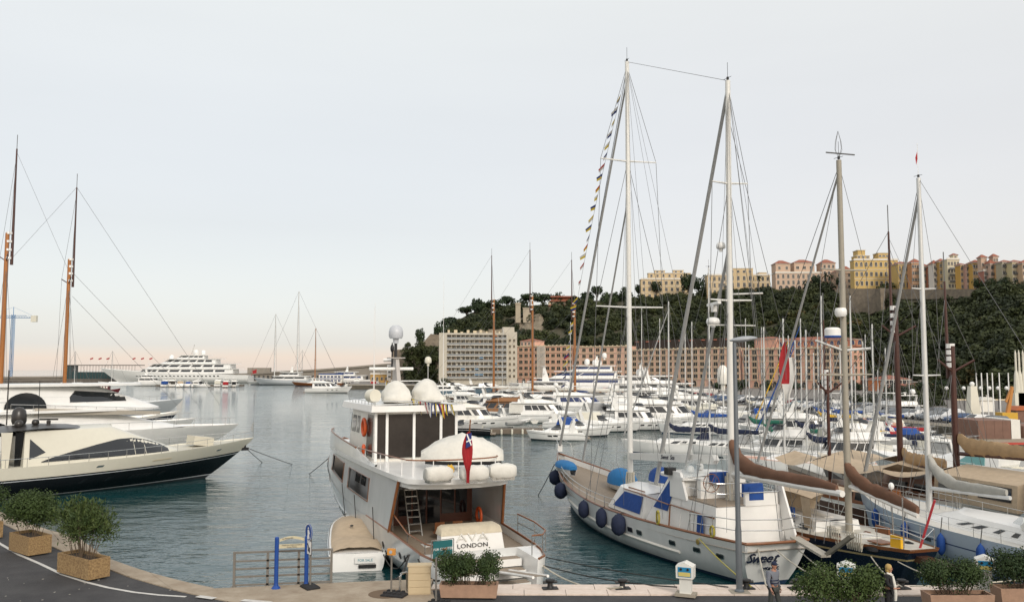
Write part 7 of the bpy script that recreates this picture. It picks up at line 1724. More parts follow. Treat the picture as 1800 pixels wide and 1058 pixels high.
for i, (px, py, c, a, w_) in enumerate(((1325, 752, CANW, 'white', 0), (1352, 765, CANBL, 'blue', 1), (1378, 752, CREAM, 'cream', 1), (1405, 756, CANW, 'white', 2), (1430, 775, CANGR, 'grey', 2), (1465, 772, CANW, 'white', 3), (1492, 770, CANNV, 'navy', 3), (1520, 800, CREAM, 'cream', 4), (1560, 822, CANW, 'white', 4), (1455, 788, CREAM, 'cream', 3), (1475, 822, CANW, 'pale', 3), (1580, 780, CANGR, 'grey', 4), (1625, 800, CANBL, 'blue', 5), (1365, 812, CANW, 'white', 1), (1300, 760, CANGR, 'grey', 0))):
    K('small cruiser with %s cockpit cover in the right crowd near %s' % (a, _nb[w_]), px, py, 8.5 + (i * 37 % 30) / 10, (-18, 160, 172, 8)[i % 4], ('sport', 'fly')[i % 3 == 1], canvas=c, ports=0)
e = empty('satellite_dome', at(1272, 735, 0), 0, 'large white ribbed satellite dome on a pole left of the mizzen mast', 'satellite dome'); MB().tube([(0, 0, 0), (0, 0, 5.6)], .15, 6).build('pole', WHITE, e); dome(1.05, 3.6, WHITE2, e, (0, 0, 6.4), 'dome_shell', 18)
# three varnished schooner masts in the left crowd
for px, pb, yt, ybase, lb in ((868, 868, 448, 712, 'classic ketch with the leftmost varnished mast before the apartment block'), (936, 936, 438, 716, 'classic yacht with varnished mast before the salmon building'), (1010, 1010, 456, 720, 'classic yacht with varnished mast and flag left of the main mast')):
    D = 13950 / (ybase - 648); u = D / FPX; xt = (px - 900) * u
    schooner(lb, (xt, D), 178, [(10, CAMH + (648 - yt) * u, .30)], 26, 10, mat('brown_hull') if px < 900 else WHITE2, spread=1.2, B=5.5, zdeck=1.8, group='classic yachts with varnished masts', covers=[(9.6, -1, 4.0, CANW, .45)], name='classic_yacht')
# sailing boats: label, mast px, waterline y, L, heading, mast top y, options
SB = [
 ('white sloop with pushpit and navy covers between the twin masts', 1176, 797, 12.5, 168, 530, dict(cover=CANNV, dodger=CANNV, genoa=CANGR)),
 ('white sloop with red emblem on its stern left of the mizzen', 1248, 800, 12, 150, 470, dict(cover=CANNV, dodger=CANGR)),
 ('sloop with tall thin mast just left of the leaning staysail', 1217, 762, 12, 172, 566, dict(cover=CANBL, dodger=None)),
 ('white sloop with slim mast behind the ketch boom', 1205, 745, 12, 175, 560, dict(cover=CREAM, dodger=CANBL)),
 ('dark blue hulled sloop with orange life ring on its pushpit', 1345, 800, 12.5, 168, 575, dict(hull=NAVY, cover=CANG, dodger=CANG, genoa=None)),
 ('white sloop with green boom cover right of the lamp post', 1318, 775, 10, 170, 606, dict(cover=CANG, dodger=CANNV)),
 ('sloop with blush pink deck cloth behind the brown sail cover', 1380, 832, 13, 166, 560, dict(cover=None, dodger=None, boom=False, deckm=mat('blush_cloth', (.55, .33, .25), .8))),
 ('white sloop with yellow boom cover in the middle of the right crowd', 1440, 762, 10, 162, 585, dict(cover=CANY, dodger=None)),
 ('sloop with royal blue boom cover in the back row', 1432, 750, 11, 165, 620, dict(cover=CANBL, dodger=CANBL)),
 ('second sloop with royal blue boom cover left of the silver mast', 1462, 752, 11, 160, 612, dict(cover=CANBL, dodger=CANW)),
 ('white sloop with dark navy spray hood in the right crowd', 1400, 788, 11.5, 165, 598, dict(cover=CANNV, dodger=CANNV, genoa=CANBL)),
 ('white sloop with grey tent over its boom in the right crowd', 1448, 808, 12, 160, 520, dict(cover=CANGR, dodger=CANGR)),
 ('white sloop with navy boom cover and bare cockpit', 1420, 820, 11, 163, 580, dict(cover=CANNV, dodger=None)),
 ('white sloop with yellow sail bag left of the silver mast foot', 1480, 800, 10.5, 165, 606, dict(cover=CANY, dodger=CANW)),
 ('sloop with pink tent awning behind the dark masts', 1520, 780, 10, 160, 600, dict(cover=mat('blush_cloth'), dodger=mat('blush_cloth'))),
 ('small sloop with red canvas behind the dark masts', 1560, 790, 9, 160, 612, dict(cover=REDC, dodger=CANW)),
 ('white sloop with navy hood behind the silver mast', 1538, 812, 11, 160, 570, dict(cover=CANNV, dodger=CANNV)),
 ('grey hulled sloop with dark boom beside the tan awnings', 1500, 824, 11.5, 162, 520, dict(hull=GREYH, cover=CANGR, dodger=None)),
 ('white sloop with bimini in front of the far quay wall', 1505, 762, 9.5, 158, 640, dict(cover=CREAM, dodger=None, bimini=CANW)),
 ('small white sloop moored against the far quay wall', 1545, 758, 8, 158, 650, dict(cover=CANBL, dodger=None)),
 ('white sloop in the row under the parked cars', 1400, 735, 10, 160, 600, dict(cover=CANW, dodger=None)),
 ('white sloop with brown sail cover under the parked cars', 1372, 732, 10, 160, 588, dict(cover=CANBR, dodger=None)),
 ('white sloop with twin spreaders under the salmon arcade', 1340, 728, 11, 162, 575, dict(cover=CANBL, dodger=CANBL)),
 ('white sloop nearest the lamp post in the back row', 1312, 730, 11, 165, 560, dict(cover=CREAM, dodger=CANNV)),
 ('white sloop with tall aluminium mast in the back row', 1524, 745, 11, 165, 588, dict(cover=CANNV, dodger=None)),
 ('white sloop with grey genoa in the back row', 1484, 742, 10, 165, 596, dict(cover=CANGR, dodger=None, genoa=CANGR)),
 ('sloop with blue furled genoa leaning across the salmon building', 1410, 772, 13, 168, 560, dict(cover=CANNV, dodger=CANNV, genoa=CANBL)),
 ('sloop with yellow furled genoa beside the white flag', 1388, 765, 12, 172, 590, dict(cover=None, dodger=None, genoa=CANY)),
 ('tiny sloop under the orange house', 1572, 742, 8, 150, 655, dict(cover=CANW, dodger=None)),
 ('small sloop under the boathouse arches', 1600, 745, 8, 150, 660, dict(cover=CANBL, dodger=None)),
 ('white sloop showing between wooden mast and salmon building', 883, 700, 13, 178, 578, dict(cover=CREAM, dodger=None)),
 ('white ketch rigged sloop left of the main mast', 1002, 712, 13, 176, 566, dict(cover=CREAM, dodger=None)),
 ('white sloop under the palace between the two tall masts', 1160, 735, 12, 175, 560, dict(cover=CANW, dodger=None)),
 ('sloop whose silver mast crosses the pink villa', 1128, 722, 14, 177, 540, dict(cover=CANW, dodger=None))]
for lb, px, py, L, hd, yt, o in SB: Sb(lb, px, py, L, hd, yt, wheel=py > 780, detail=1 if py > 755 else 0, **o)
for i, (lb, px, py, L, hd, st, kk) in enumerate([
 ('white rib with orange tube under the palace wall', 1650, 790, 7, 20, 'sport', dict(canvas=None, hull=WHITE2, ports=0, arch=False)),
 ('small white cruiser with dark red canopy in the right crowd', 1590, 800, 9, 10, 'sport', dict(canvas=REDC)),
 ('white cabin cruiser with blue canopy under the quay cars', 1545, 772, 9, 5, 'sport', dict(canvas=CANBL)),
 ('white day boat with grey cover in the right crowd', 1600, 815, 9, 12, 'sport', dict(canvas=CANW)),
 ('white launch with black cover in the right crowd', 1500, 790, 8, 0, 'sport', dict(canvas=CANK)),
 ('white open boat near the stone slipway', 1620, 770, 7, 0, 'sport', dict(canvas=None, ports=0, arch=False)),
 ('small cream boat near the stone slipway', 1590, 765, 7, 10, 'sport', dict(canvas=CREAM, ports=0, arch=False)),
 ('white cruiser stern-on below the parked cars', 1455, 735, 10, 150, 'fly', dict(canv2=CANW)),
 ('white flybridge cruiser below the white flag', 1335, 738, 11, 158, 'fly', dict(canv2=None)),
 ('little white boat below the white flag', 1360, 740, 8, 158, 'sport', dict(canvas=CANW, ports=0)),
 ('blue covered little boat below the white flag', 1320, 742, 8, 158, 'sport', dict(canvas=CANBL, ports=0)),
 ('large white trawler yacht with scaffolded decks by the quay', 1560, 746, 15, 100, 'fly', dict(canv2=CANW, domes=1)),
 ('white cruiser left of the trawler yacht by the quay', 1520, 755, 9, 100, 'sport', dict(canvas=CANW)),
 ('white angler boat between silver mast and slipway', 1640, 760, 7, 170, 'sport', dict(canvas=CANGR, ports=0, arch=False)),
 ('white rigid tender with lifted bow right of the silver mast', 1660, 815, 8, 25, 'sport', dict(canvas=CREAM, ports=0, arch=False)),
 ('low white cruiser right of the brown masts', 1700, 825, 9, 15, 'sport', dict(canvas=CANGR, ports=1))]):
    K(lb, px, py, L, hd, st, **kk)
# ---------------- cars and life on the far quay
def carproto():
    r = empty('parked_car', (0, 0, 0)); k = MB()
    prof = [(-2.1, .35), (-2.15, .75), (-1.9, .9), (-1.35, 1.38), (.35, 1.42), (1.05, .98), (1.95, .82), (2.12, .6), (2.1, .35)]
    k.loft([[(x, y * (1 - (.12 if z > 1 else 0)), z) for x, z in prof] for y in (-.85, .85)]); b = [(x, -.85 * (1 - (.12 if z > 1 else 0)), z) for x, z in prof]; k.poly(b[::-1]); k.poly([(x, -y, z) for x, y, z in b])
    k.build('body', mat('car_paint', objcol=True, rough=.25), r)
    k = MB()
    for s1 in (1, -1): k.poly([(-1.6, s1 * .83, .95), (.85, s1 * .83, .98), (.3, s1 * .76, 1.35), (-1.25, s1 * .76, 1.33)])
    k.poly([(1.02, -.72, 1.01), (1.02, .72, 1.01), (.4, .66, 1.4), (.4, -.66, 1.4)]); k.poly([(-1.88, -.7, .95), (-1.88, .7, .95), (-1.42, .65, 1.36), (-1.42, -.65, 1.36)]); k.build('window', GLASS, r)
    wm_ = MB().lathe([(.01, -.1), (.32, -.1), (.32, .1), (.01, .1)], 10, (0, 0, 0), 'Y').mesh('wheel', BLKR)
    for x in (-1.35, 1.3):
        for y in (-.8, .8): inst('wheel', wm_, r, (x, y, .32))
    lm = MB().box(2.08, 2.14, -.12, .12, .58, .7).mesh('headlight', WHITE)
    for y in (-.62, .62): inst('headlight', lm, r, (0, y, 0))
    return r
car = carproto(); used = False
CC = [((.62, .63, .64), 'silver'), ((.75, .75, .74), 'white'), ((.62, .63, .64), 'silver'), ((.75, .75, .74), 'white'), ((.35, .37, .39), 'grey'), ((.03, .03, .035), 'black'), ((.14, .16, .18), 'dark grey'), ((.35, .37, .39), 'grey'), ((.02, .06, .15), 'navy'), ((.30, .02, .02), 'red'), ((.25, .33, .36), 'pale blue')]
rnd = random.Random(21); row = []
Q = [(59.5, 112), (57, 132), (53.5, 156), (44.5, 195), (30, 245), (9, 310)]
tot = 0; dd = 3.05; segs = []
for (ax, ay), (bx, by) in zip(Q, Q[1:]):
    L_ = math.hypot(bx - ax, by - ay); n = int(L_ / dd)
    for i in range(n): segs.append((ax + (bx - ax) * i / n, ay + (by - ay) * i / n, math.atan2(by - ay, bx - ax)))
things = ['front row']
cnt = {}
near = [(1680, 'the brown mast'), (1600, 'the silver mast'), (1540, 'the orange house'), (1490, 'the weathered mast'), (1440, 'the arcade corner'), (1380, 'the limp flag'), (1300, 'the lamp post'), (1240, 'the mizzen mast')]
for i, (x, y, a) in enumerate(segs):
    if rnd.random() < .12 and i > 3: continue
    c, nm = rnd.choice(CC); px = 900 + 1500 * x / y; nr = min(near, key=lambda q: abs(q[0] - px))[1]
    key = (nm, nr, 0); cnt[key] = cnt.get(key, 0) + 1
    row.append((x + 3.2, y, a - pi / 2 + pi + rnd.uniform(-.05, .05), c, nm, nr, 0))
for i, (x, y, a) in enumerate(segs):
    if rnd.random() < .3 or i < 6: continue
    c, nm = rnd.choice(CC); px = 900 + 1500 * (x + 11) / y; nr = min(near, key=lambda q: abs(q[0] - px))[1]; cnt[(nm, nr, 1)] = cnt.get((nm, nr, 1), 0) + 1
    row.append((x + 11, y, a - pi / 2 + rnd.uniform(-.05, .05), c, nm, nr, 1))
seen = {}
for i, (x, y, a, c, nm, nr, rw) in enumerate(row):
    o = car if i == 0 else dup(car); key = (nm, nr, rw); seen[key] = seen.get(key, 0) + 1
    o.location = (x, y, FQ + .01); o.rotation_euler = (0, 0, a)
    cn = cnt[key]; pos = '' if cn == 1 else ('rightmost ' if seen[key] == 1 else ('leftmost ' if seen[key] == cn else ['', '', 'second from right ', 'third from right ', 'fourth from right ', 'fifth from right ', 'sixth from right ', 'seventh from right ', 'eighth from right ', 'ninth from right '][min(9, seen[key])]))
    tag(o, '%s%s car, %s row on far quay near %s' % (pos, nm, 'front' if rw == 0 else 'back', nr), 'car', 'cars parked along the far quay')
    for ch in o.children:
        if ch.name.startswith('body'): ch.color = (*c, 1)
# bushes, rock pile, barge boxes and the fair on the right
def rockpile(label, px, py, wpx, hpx, D, n, name='rock_pile'):
    u = D / FPX; e = empty(name, ((px - 900) * u, D, 0), 0, label, 'rocks'); r = random.Random(7); ms = []
    for i in range(5): ms.append(MB().ball((0, 0, 0), (1, .8, .7), 7, 5, .55, i + 30, 1.).mesh('rock', mat('pale_rock', (.48, .42, .33), .9, var=.3)))
    for i in range(n):
        f = r.random(); x = r.uniform(-.5, .5) * wpx * u; z = f * hpx * u * (1 - abs(x) / (wpx * u * .6)); s1 = r.uniform(.35, .8)
        inst('rock', r.choice(ms), e, (x, 3 * f + r.uniform(-1, 1), z), (r.uniform(0, 3), r.uniform(0, 3), r.uniform(0, 3)), (s1, s1, s1))
rockpile('pile of pale boulders at the water beside the brown construction box', 1692, 778, 44, 28, 112, 110)
BX = mat('brown_panel', (.22, .12, .085), .8, var=.25, scale=1)
D = 100; u = D / FPX; e = empty('site_barrier', ((1712 - 900) * u, D, 0), 0, 'brown panelled construction box standing over the water', 'barrier')
MB().box(0, 5.8, 0, 6, -1, 1.2).build('concrete_foot', mat('far_coping'), e); 
for i in range(4): MB().box(i * .95, i * .95 + .93, -.06, 6, 1.2, 3.3).build('panel', BX, e)
MB().box(3.85, 4.9, -.05, 6, 1.2, 3.4).build('white_panel', WHITE2, e); MB().box(5.9, 9.5, 1, 6, .5, 2.6).build('panel', BX, e)
MB().box(1.5, 8, -.3, -.1, .55, .8).build('red_rail', mat('rail_red', (.5, .06, .04), .6), e)
MB().prism([(-8, 1.8), (0, 1.2), (0, .6), (-8, 1.2)], 1, 6).build('ramp', mat('far_coping'), e)
D = 118; u = D / FPX; e = empty('excavator_crane', ((1765 - 900) * u, D, FQ), 0, 'orange folded crane arm rising from the building site', 'crane'); e.scale = (.7, .7, .8)
OR = mat('crane_orange', (.48, .20, .04), .5); MB().box(-1.6, 1.4, -1, 1.5, .4, 1.9).build('cab', mat('cab_yellow', (.6, .35, .03), .5), e); MB().prism([(-.4, 1.5), (.3, 1.5), (1.3, 6.2), (.9, 6.4)], -.3, .3).build('boom', OR, e); MB().prism([(.9, 6.4), (1.3, 6.2), (-.1, 3.6), (-.4, 3.8)], -.2, .2).build('stick', OR, e); MB().box(-1.8, 1.8, -1.2, -.7, 0, .6).build('track', BLKR, e)
for i, (px, c, lb) in enumerate(((1800, CANLB, 'turquoise fair stall roof at the right edge'), (1795, mat('stall_orange', (.45, .13, .05), .8), 'orange red fair stall roof at the right edge'), (1730, CANW, 'white market tent beside the stone viaduct'))):
    D = (125, 121, 150)[i]; u = D / FPX; e = empty('fair_stall', ((px - 900) * u, D, FQ), 0, lb, 'stall', 'fairground stalls'); e.scale = (.62, .62, .62)
    MB().box(-2, 2, 0, 3, 0, 2.2 + i * .5).build('counter', WHITE2 if i != 1 else BX, e); MB().prism([(-2.4, 2.2 + i * .5), (2.4, 2.2 + i * .5), (1.2, 3.1 + i * .5), (-1.2, 3.1 + i * .5)], -.4, 3.3).build('roof', c, e)
for i, px in enumerate((1783, 1789, 1796)):
    D = 150; u = D / FPX; e = empty('fair_tower', ((px - 900) * u, D, 5), 0, ('left', 'middle', 'right')[i] + ' cream column of the fairground ride at the right edge', 'column', 'cream ride columns')
    MB().lathe([(.5, 0), (.4, 2.5), (.35, 3.2), (.18, 4), (.16, 7), (.02, 7.6)], 8).build('shaft', CREAM, e); MB().box(-.9, .9, -.9, .9, -3.2, .1).build('plinth', CREAM, e)
for i, px in enumerate((1713, 1722, 1732, 1741, 1753, 1769)):
    D = 140; u = D / FPX; e = empty('flagpole', ((px - 900) * u, D, FQ), 0, 'bare white flagpole, %s in the row before the viaduct' % ('first', 'second', 'third', 'fourth', 'fifth', 'sixth')[i], 'flagpole', 'white flagpoles before the viaduct')
    MB().tube([(0, 0, 0), (0, 0, 6.6)], .09, 5).build('pole', WHITE, e); MB().ball((0, 0, 6.7), .12, 6, 4).build('finial', WHITE, e)
D = 124; u = D / FPX; e = empty('stone_pillar', ((1705 - 900) * u, D, FQ), 0, 'thick cream obelisk at the end of the far quay', 'pillar'); MB().loft([[(-.8, -.8, 0), (.8, -.8, 0), (.8, .8, 0), (-.8, .8, 0)], [(-.45, -.45, 5), (.45, -.45, 5), (.45, .45, 5), (-.45, .45, 5)]], True, True).build('shaft', CREAM, e); MB().ball((0, 0, 5.3), .35, 8, 6).build('globe', WHITE, e)
# street globe lamps
for i in range(10):
    t = i / 9; px = 1660 + 15 * i; D = 160; u = D / FPX; e = empty('globe_lamp', ((px - 900) * u, D, FQ), 0, 'white globe lamp before the viaduct, %s from the left' % ('first', 'second', 'third', 'fourth', 'fifth', 'sixth', 'seventh', 'eighth', 'ninth', 'tenth')[i], 'street lamp', 'globe lamps before the viaduct')
    MB().tube([(0, 0, 0), (0, 0, 3.6)], .07, 5).build('pole', BLKR, e); MB().ball((0, 0, 3.9), .36, 8, 6).build('globe', WHITE, e)
# planting on the quay
rnd = random.Random(31); pts = [Vector((rnd.uniform(95, 150), rnd.uniform(205, 235), rnd.uniform(2, 4))) for i in range(60)] + [Vector((rnd.uniform(70, 90), rnd.uniform(165, 185), rnd.uniform(1.5, 2.5))) for i in range(25)] + [Vector((rnd.uniform(-34, -28) , rnd.uniform(395, 405), rnd.uniform(2, 3))) for i in range(6)]
scatter('quay_shrubs', pts, protos, 'shrubs and low trees planted on the far quay', 'shrubs', .5, .9)
for i, px in enumerate((1262, 1300, 1345, 1395, 1448, 1500, 1620, 1648)):
    D = 215; u = D / FPX; e = empty('broadleaf_tree', ((px - 900) * u, D, FQ), i, 'small quay tree seen beside ' + ('the mizzen mast', 'the lamp post', 'the lamp head', 'the limp flag', 'the arcade corner', 'the weathered mast', 'the silver mast', 'the brown masts')[i], 'tree', 'small trees on the far quay')
    MB().tube([(0, 0, 0), (.1, 0, 2.2)], .15, 5).build('trunk', BARK, e); inst('crown', crb[i % 3], e, (0, 0, 3.1), scale=(2.2, 2.2, 2.))
# ---------------- near quay furniture
AGG = mat('exposed_aggregate', (.44, .30, .14), .9, var=.5, scale=15, bump=.8, bscale=40, c2=(.16, .09, .04))
TERR = mat('terracotta_trough', (.40, .25, .17), .85, var=.25, scale=3, bump=.2, bscale=20)
SOIL = mat('soil', (.05, .035, .025), 1., var=.4, scale=10, bump=1., bscale=20)
OLE = leafmat('oleander_leaf', (.035, .060, .016), (.12, .145, .035)); BOX = leafmat('dense_shrub_leaf', (.016, .034, .010), (.055, .085, .020)); PIT = leafmat('grey_green_leaf', (.028, .040, .020), (.085, .100, .055))
TWIG = mat('twig', (.12, .085, .055), .9)
def shrub(e, w_, d_, h_, z0, m, n, leaf, stems, seed, narrow=.25, hollow=.5, lumps=9, sp=.0):
    r = random.Random(seed); k = MB(); L = []
    for i in range(lumps): L.append((Vector((r.uniform(-.40, .40) * w_, r.uniform(-.38, .38) * d_, z0 + h_ * r.uniform(.42, .80))), r.uniform(.16, .27) * h_ + .1))
    st = MB(); 
    for i in range(stems):
        c, s_ = L[i % lumps]; b = Vector((c.x * .55 + r.uniform(-.1, .1), c.y * .5 + r.uniform(-.08, .08), z0)); t = c + Vector((r.uniform(-.1, .1), r.uniform(-.1, .1), s_ * r.uniform(.2, .9)))
        st.tube([b, b.lerp(t, .5) + Vector((r.uniform(-.07, .07), r.uniform(-.07, .07), 0)), t], .014, 4, .006)
    st.build('stems', TWIG, e)
    for i in range(n):
        c, s_ = r.choice(L); d = Vector((r.gauss(0, 1), r.gauss(0, 1), r.gauss(0, 1) + .2)).normalized(); p = c + d * s_ * r.uniform(hollow, 1.1) * Vector((1.15, 1., 1.)).length / 1.73
        nn = (d + Vector((r.uniform(-1, 1), r.uniform(-1, 1), r.uniform(-.6, 1)))).normalized(); u = nn.orthogonal().normalized(); a = r.uniform(0, 6.28); v = nn.cross(u); u = u * cos(a) + v * sin(a)
        if sp: u = (u + Vector((0, 0, sp)) + d * .5).normalized()
        v = nn.cross(u).normalized(); s1 = leaf * r.uniform(.6, 1.25); k.poly([p, p + u * s1 * .5 + v * s1 * narrow, p + u * s1, p + u * s1 * .5 - v * s1 * narrow])
    k.build('leaves', m, e)
def planter(label, plabel, C_, rz, L, W_, H, m, sh, taper=0.):
    e = empty('planter', (C_.x, C_.y, QZ), rz, label, 'planter', 'planters along the quay'); t = .07
    k = MB(); o = [(-L / 2, -W_ / 2), (L / 2, -W_ / 2), (L / 2, W_ / 2), (-L / 2, W_ / 2)]; f = 1 - taper
    k.loft([[(x * f, y * f, .06) for x, y in o], [(x, y, H) for x, y in o], [(x - math.copysign(t, x), y - math.copysign(t, y), H) for x, y in o], [(x - math.copysign(t, x), y - math.copysign(t, y), H - .14) for x, y in o]], True); k.build('trough', m, e)
    MB().box(-L / 2 + .15, L / 2 - .15, -W_ / 2 + .12, W_ / 2 - .12, 0, .06).build('foot', BLKR, e)
    MB().box(-L / 2 + t, L / 2 - t, -W_ / 2 + t, W_ / 2 - t, H - .3, H - .12).build('soil', SOIL, e)
    s = empty('shrub', (C_.x, C_.y, QZ), rz, plabel, 'shrub', 'shrubs in the planters'); sh(s, H - .14); return e
F = at(160, 1021, QZ); A = at(102, 1005, QZ); B = at(191, 1017, QZ); rz = math.atan2(F.y - A.y, F.x - A.x)
planter('pebble concrete planter with open leafy oleander nearest the camera', 'tall open oleander with bare lower stems at lower left', (A + B) / 2, rz, 2.35, .85, .8, AGG, lambda e, z: shrub(e, 2.15, 1.3, 2.15, z, OLE, 6500, .19, 34, 1, .12, .1, 20, .8))
F = at(55, 979, QZ); A = at(20, 964, QZ); B = at(86, 977, QZ); 
planter('pebble concrete planter with dense round shrub, middle of the left three', 'dense dark green rounded shrub at left', (A + B) / 2, rz - .05, 2.0, .95, .82, AGG, lambda e, z: shrub(e, 1.75, 1.5, 1.95, z, BOX, 16000, .085, 12, 2, .36, .6, 24))
p = at(-28, 943, QZ); planter('pebble concrete planter cut by the left picture edge', 'shrub in the planter cut by the left edge', p, rz - .1, 2.2, .9, .8, AGG, lambda e, z: shrub(e, 1.9, 1.2, 1.8, z, BOX, 6000, .1, 12, 3, .3, .5, 12))
p = at(824, 1053, QZ); planter('long terracotta coloured trough in front of the yacht stern', 'wide grey green bush before the yacht stern', p + Vector((0, .25, 0)), R(-2), 2.05, .62, .5, TERR, lambda e, z: shrub(e, 2.3, .9, 1.15, z, BOX, 11000, .075, 40, 4, .33, .45, 26), .06)
p = at(1482, 1092, QZ); planter('low terracotta trough hidden below the wide bush beside the woman', 'wide spreading bush between the man and the woman', p, 0, 2.6, .7, .35, TERR, lambda e, z: shrub(e, 2.9, 1.1, 1.55, z, BOX, 11000, .085, 36, 5, .3, .45, 20), .06)
p = at(1684, 1078, QZ); planter('terracotta trough at lower right left of the last one', 'wide bush before the last electric pedestal', p, 0, 2.1, .7, .68, TERR, lambda e, z: shrub(e, 2.2, .9, 1.15, z, BOX, 8500, .08, 30, 6, .3, .45, 16), .06)
p = at(1805, 1066, QZ); planter('terracotta trough at the lower right corner', 'tallest bush at the lower right corner', p, 0, 2.1, .7, .68, TERR, lambda e, z: shrub(e, 2.2, 1.0, 1.4, z, BOX, 9000, .08, 30, 7, .3, .45, 16), .06)
# railing
GALV = mat('galvanised_steel', (.20, .185, .165), .45, .2, var=.25, scale=8)
A = at(411, 1031, QZ); B = at(582, 1024, QZ); L = (B - A).length; e = empty('railing', A, math.atan2(B.y - A.y, B.x - A.x), 'galvanised steel railing of five bars at the quay corner', 'railing')
pm = MB().box(-.045, .045, -.03, .03, 0, 1.24).box(-.09, .09, -.07, .07, 0, .015).mesh('post', GALV); rm = MB().box(0.05, L - .05, -.03, .03, -.032, .032).mesh('rail', GALV)
for f in (0, .34, .66, 1): inst('post', pm, e, (L * f, 0, 0))
for z in (.06, .36, .64, .92): inst('rail', rm, e, (0, 0, z))
MB().box(-.05, L + .05, -.045, .045, 1.2, 1.27).build('top_rail', GALV, e)
# blue direction sign
BLU = mat('sign_blue', (.01, .06, .28), .4); A = at(485, 1034, QZ); B = at(538, 1031, QZ); L = (B - A).length
e = empty('direction_sign', A, math.atan2(B.y - A.y, B.x - A.x), 'two blue posts carrying narrow cream direction boards', 'sign')
pm = MB().lathe([(.17, 0), (.17, .02), (.12, .08), (.085, .12), (.075, .2), (.075, 1.82), (.05, 1.86)], 12).mesh('post', BLU)
for f in (0, 1): inst('post', pm, e, (L * f, 0, 0))
BRD = mat('board_cream', (.55, .49, .33), .6)
MB().box(.08, L - .08, -.02, .02, 1.44, 1.58).build('board', BRD, e); MB().loft([[(.1 + (L - .2) * i / 10, y, 1.68 + .09 * sin(pi * i / 10) + dz) for i in range(11)] for y, dz in ((-.02, 0), (-.02, .09), (.02, .09), (.02, 0))]).build('board', BRD, e)
DK = mat('dark_print', (.03, .03, .05), .6); FR = Matrix.Rotation(R(90), 4, 'X')
text('lettering', 'STADE NAUTIQUE RAINIER III', .055, DK, e, Matrix.Translation((L / 2, -.03, 1.545)) @ FR, .003); text('lettering', 'Route Piscine', .065, DK, e, Matrix.Translation((L / 2, -.03, 1.478)) @ FR, .003); text('lettering', 'La Passerelle', .075, DK, e, Matrix.Translation((L * .36, -.03, 1.79)) @ FR @ Matrix.Rotation(R(4), 4, 'Z'), .003)
RB = mat('recycled_rubber_base', (.018, .018, .02), .8, bump=.5, bscale=30)
def rbase(e, L_=.7, W_=.5, studs=False):
    k = MB(); k.loft([[(-L_ / 2, -W_ / 2, 0), (L_ / 2, -W_ / 2, 0), (L_ / 2, W_ / 2, 0), (-L_ / 2, W_ / 2, 0)], [(-L_ / 2, -W_ / 2, .07), (L_ / 2, -W_ / 2, .07), (L_ / 2, W_ / 2, .07), (-L_ / 2, W_ / 2, .07)], [(-L_ * .36, -W_ * .36, .13), (L_ * .36, -W_ * .36, .13), (L_ * .36, W_ * .36, .13), (-L_ * .36, W_ * .36, .13)]], True, True)
    if studs:
        for i in range(4):
            for j in (-1, 1): k.box(-L_ * .4 + i * L_ * .22, -L_ * .4 + i * L_ * .22 + .1, j * W_ * .3 - .06, j * W_ * .3 + .06, .06, .17)
    k.build('rubber_base', RB, e)
p = at(545, 1033, QZ); e = empty('pedestrian_sign', p, R(-54), 'round blue pedestrian sign over a white arrow plate on grey post', 'sign'); rbase(e)
MB().tube([(0, 0, .1), (0, 0, 1.75)], .04, 8).build('post', GALV, e)
o = MB().lathe([(.01, -.015), (.31, -.015), (.31, .01), (.01, .012)], 24, (0, 0, 0), 'Y').build('blue_disc', BLU, e, 30); o.location = (-.06, -.06, 2.0)
k = MB(); k.loft([[(.31 * cos(a), -.02, .31 * sin(a)) for a in [2 * pi * i / 24 for i in range(25)]], [(.285 * cos(a), -.02, .285 * sin(a)) for a in [2 * pi * i / 24 for i in range(25)]]]); k.build('white_rim', WHITE, e).location = (-.06, -.06, 2.0)
k = MB(); k.ball((0, -.025, .15), (.038, .01, .045), 8, 6); k.prism([(-.05, .09), (.04, .10), (.05, -.04), (-.03, -.06)], -.035, -.02); k.prism([(-.03, -.04), (.01, -.05), (-.03, -.24), (-.08, -.24)], -.035, -.02); k.prism([(.0, -.05), (.05, -.04), (.10, -.22), (.05, -.24)], -.035, -.02); k.prism([(.03, .08), (.06, .06), (.12, -.03), (.10, -.05)], -.035, -.02); k.build('pictogram', WHITE, e).location = (-.06, -.06, 2.0)
MB().prism([(-.17, -.24), (.17, -.24), (.2, -.2), (.2, .2), (.17, .24), (-.17, .24), (-.2, .2), (-.2, -.2)], -.01, .01).build('white_plate', WHITE, e).location = (-.02, -.06, 1.46); MB().prism([(-.19, -.26), (.19, -.26), (.22, -.2), (.22, .2), (.19, .26), (-.19, .26), (-.22, .2), (-.22, -.2)], .0, .02).build('plate_rim', DK, e).location = (-.02, -.06, 1.46)
k = MB(); k.prism([(-.12, .13), (-.08, .16), (.06, -.08), (.02, -.10)], -.02, -.005); k.prism([(.11, .02), (.13, -.17), (-.06, -.10), (-.03, -.06), (.07, -.10), (.06, .02)], -.022, -.006); k.build('arrow', DK, e).location = (-.02, -.065, 1.46)
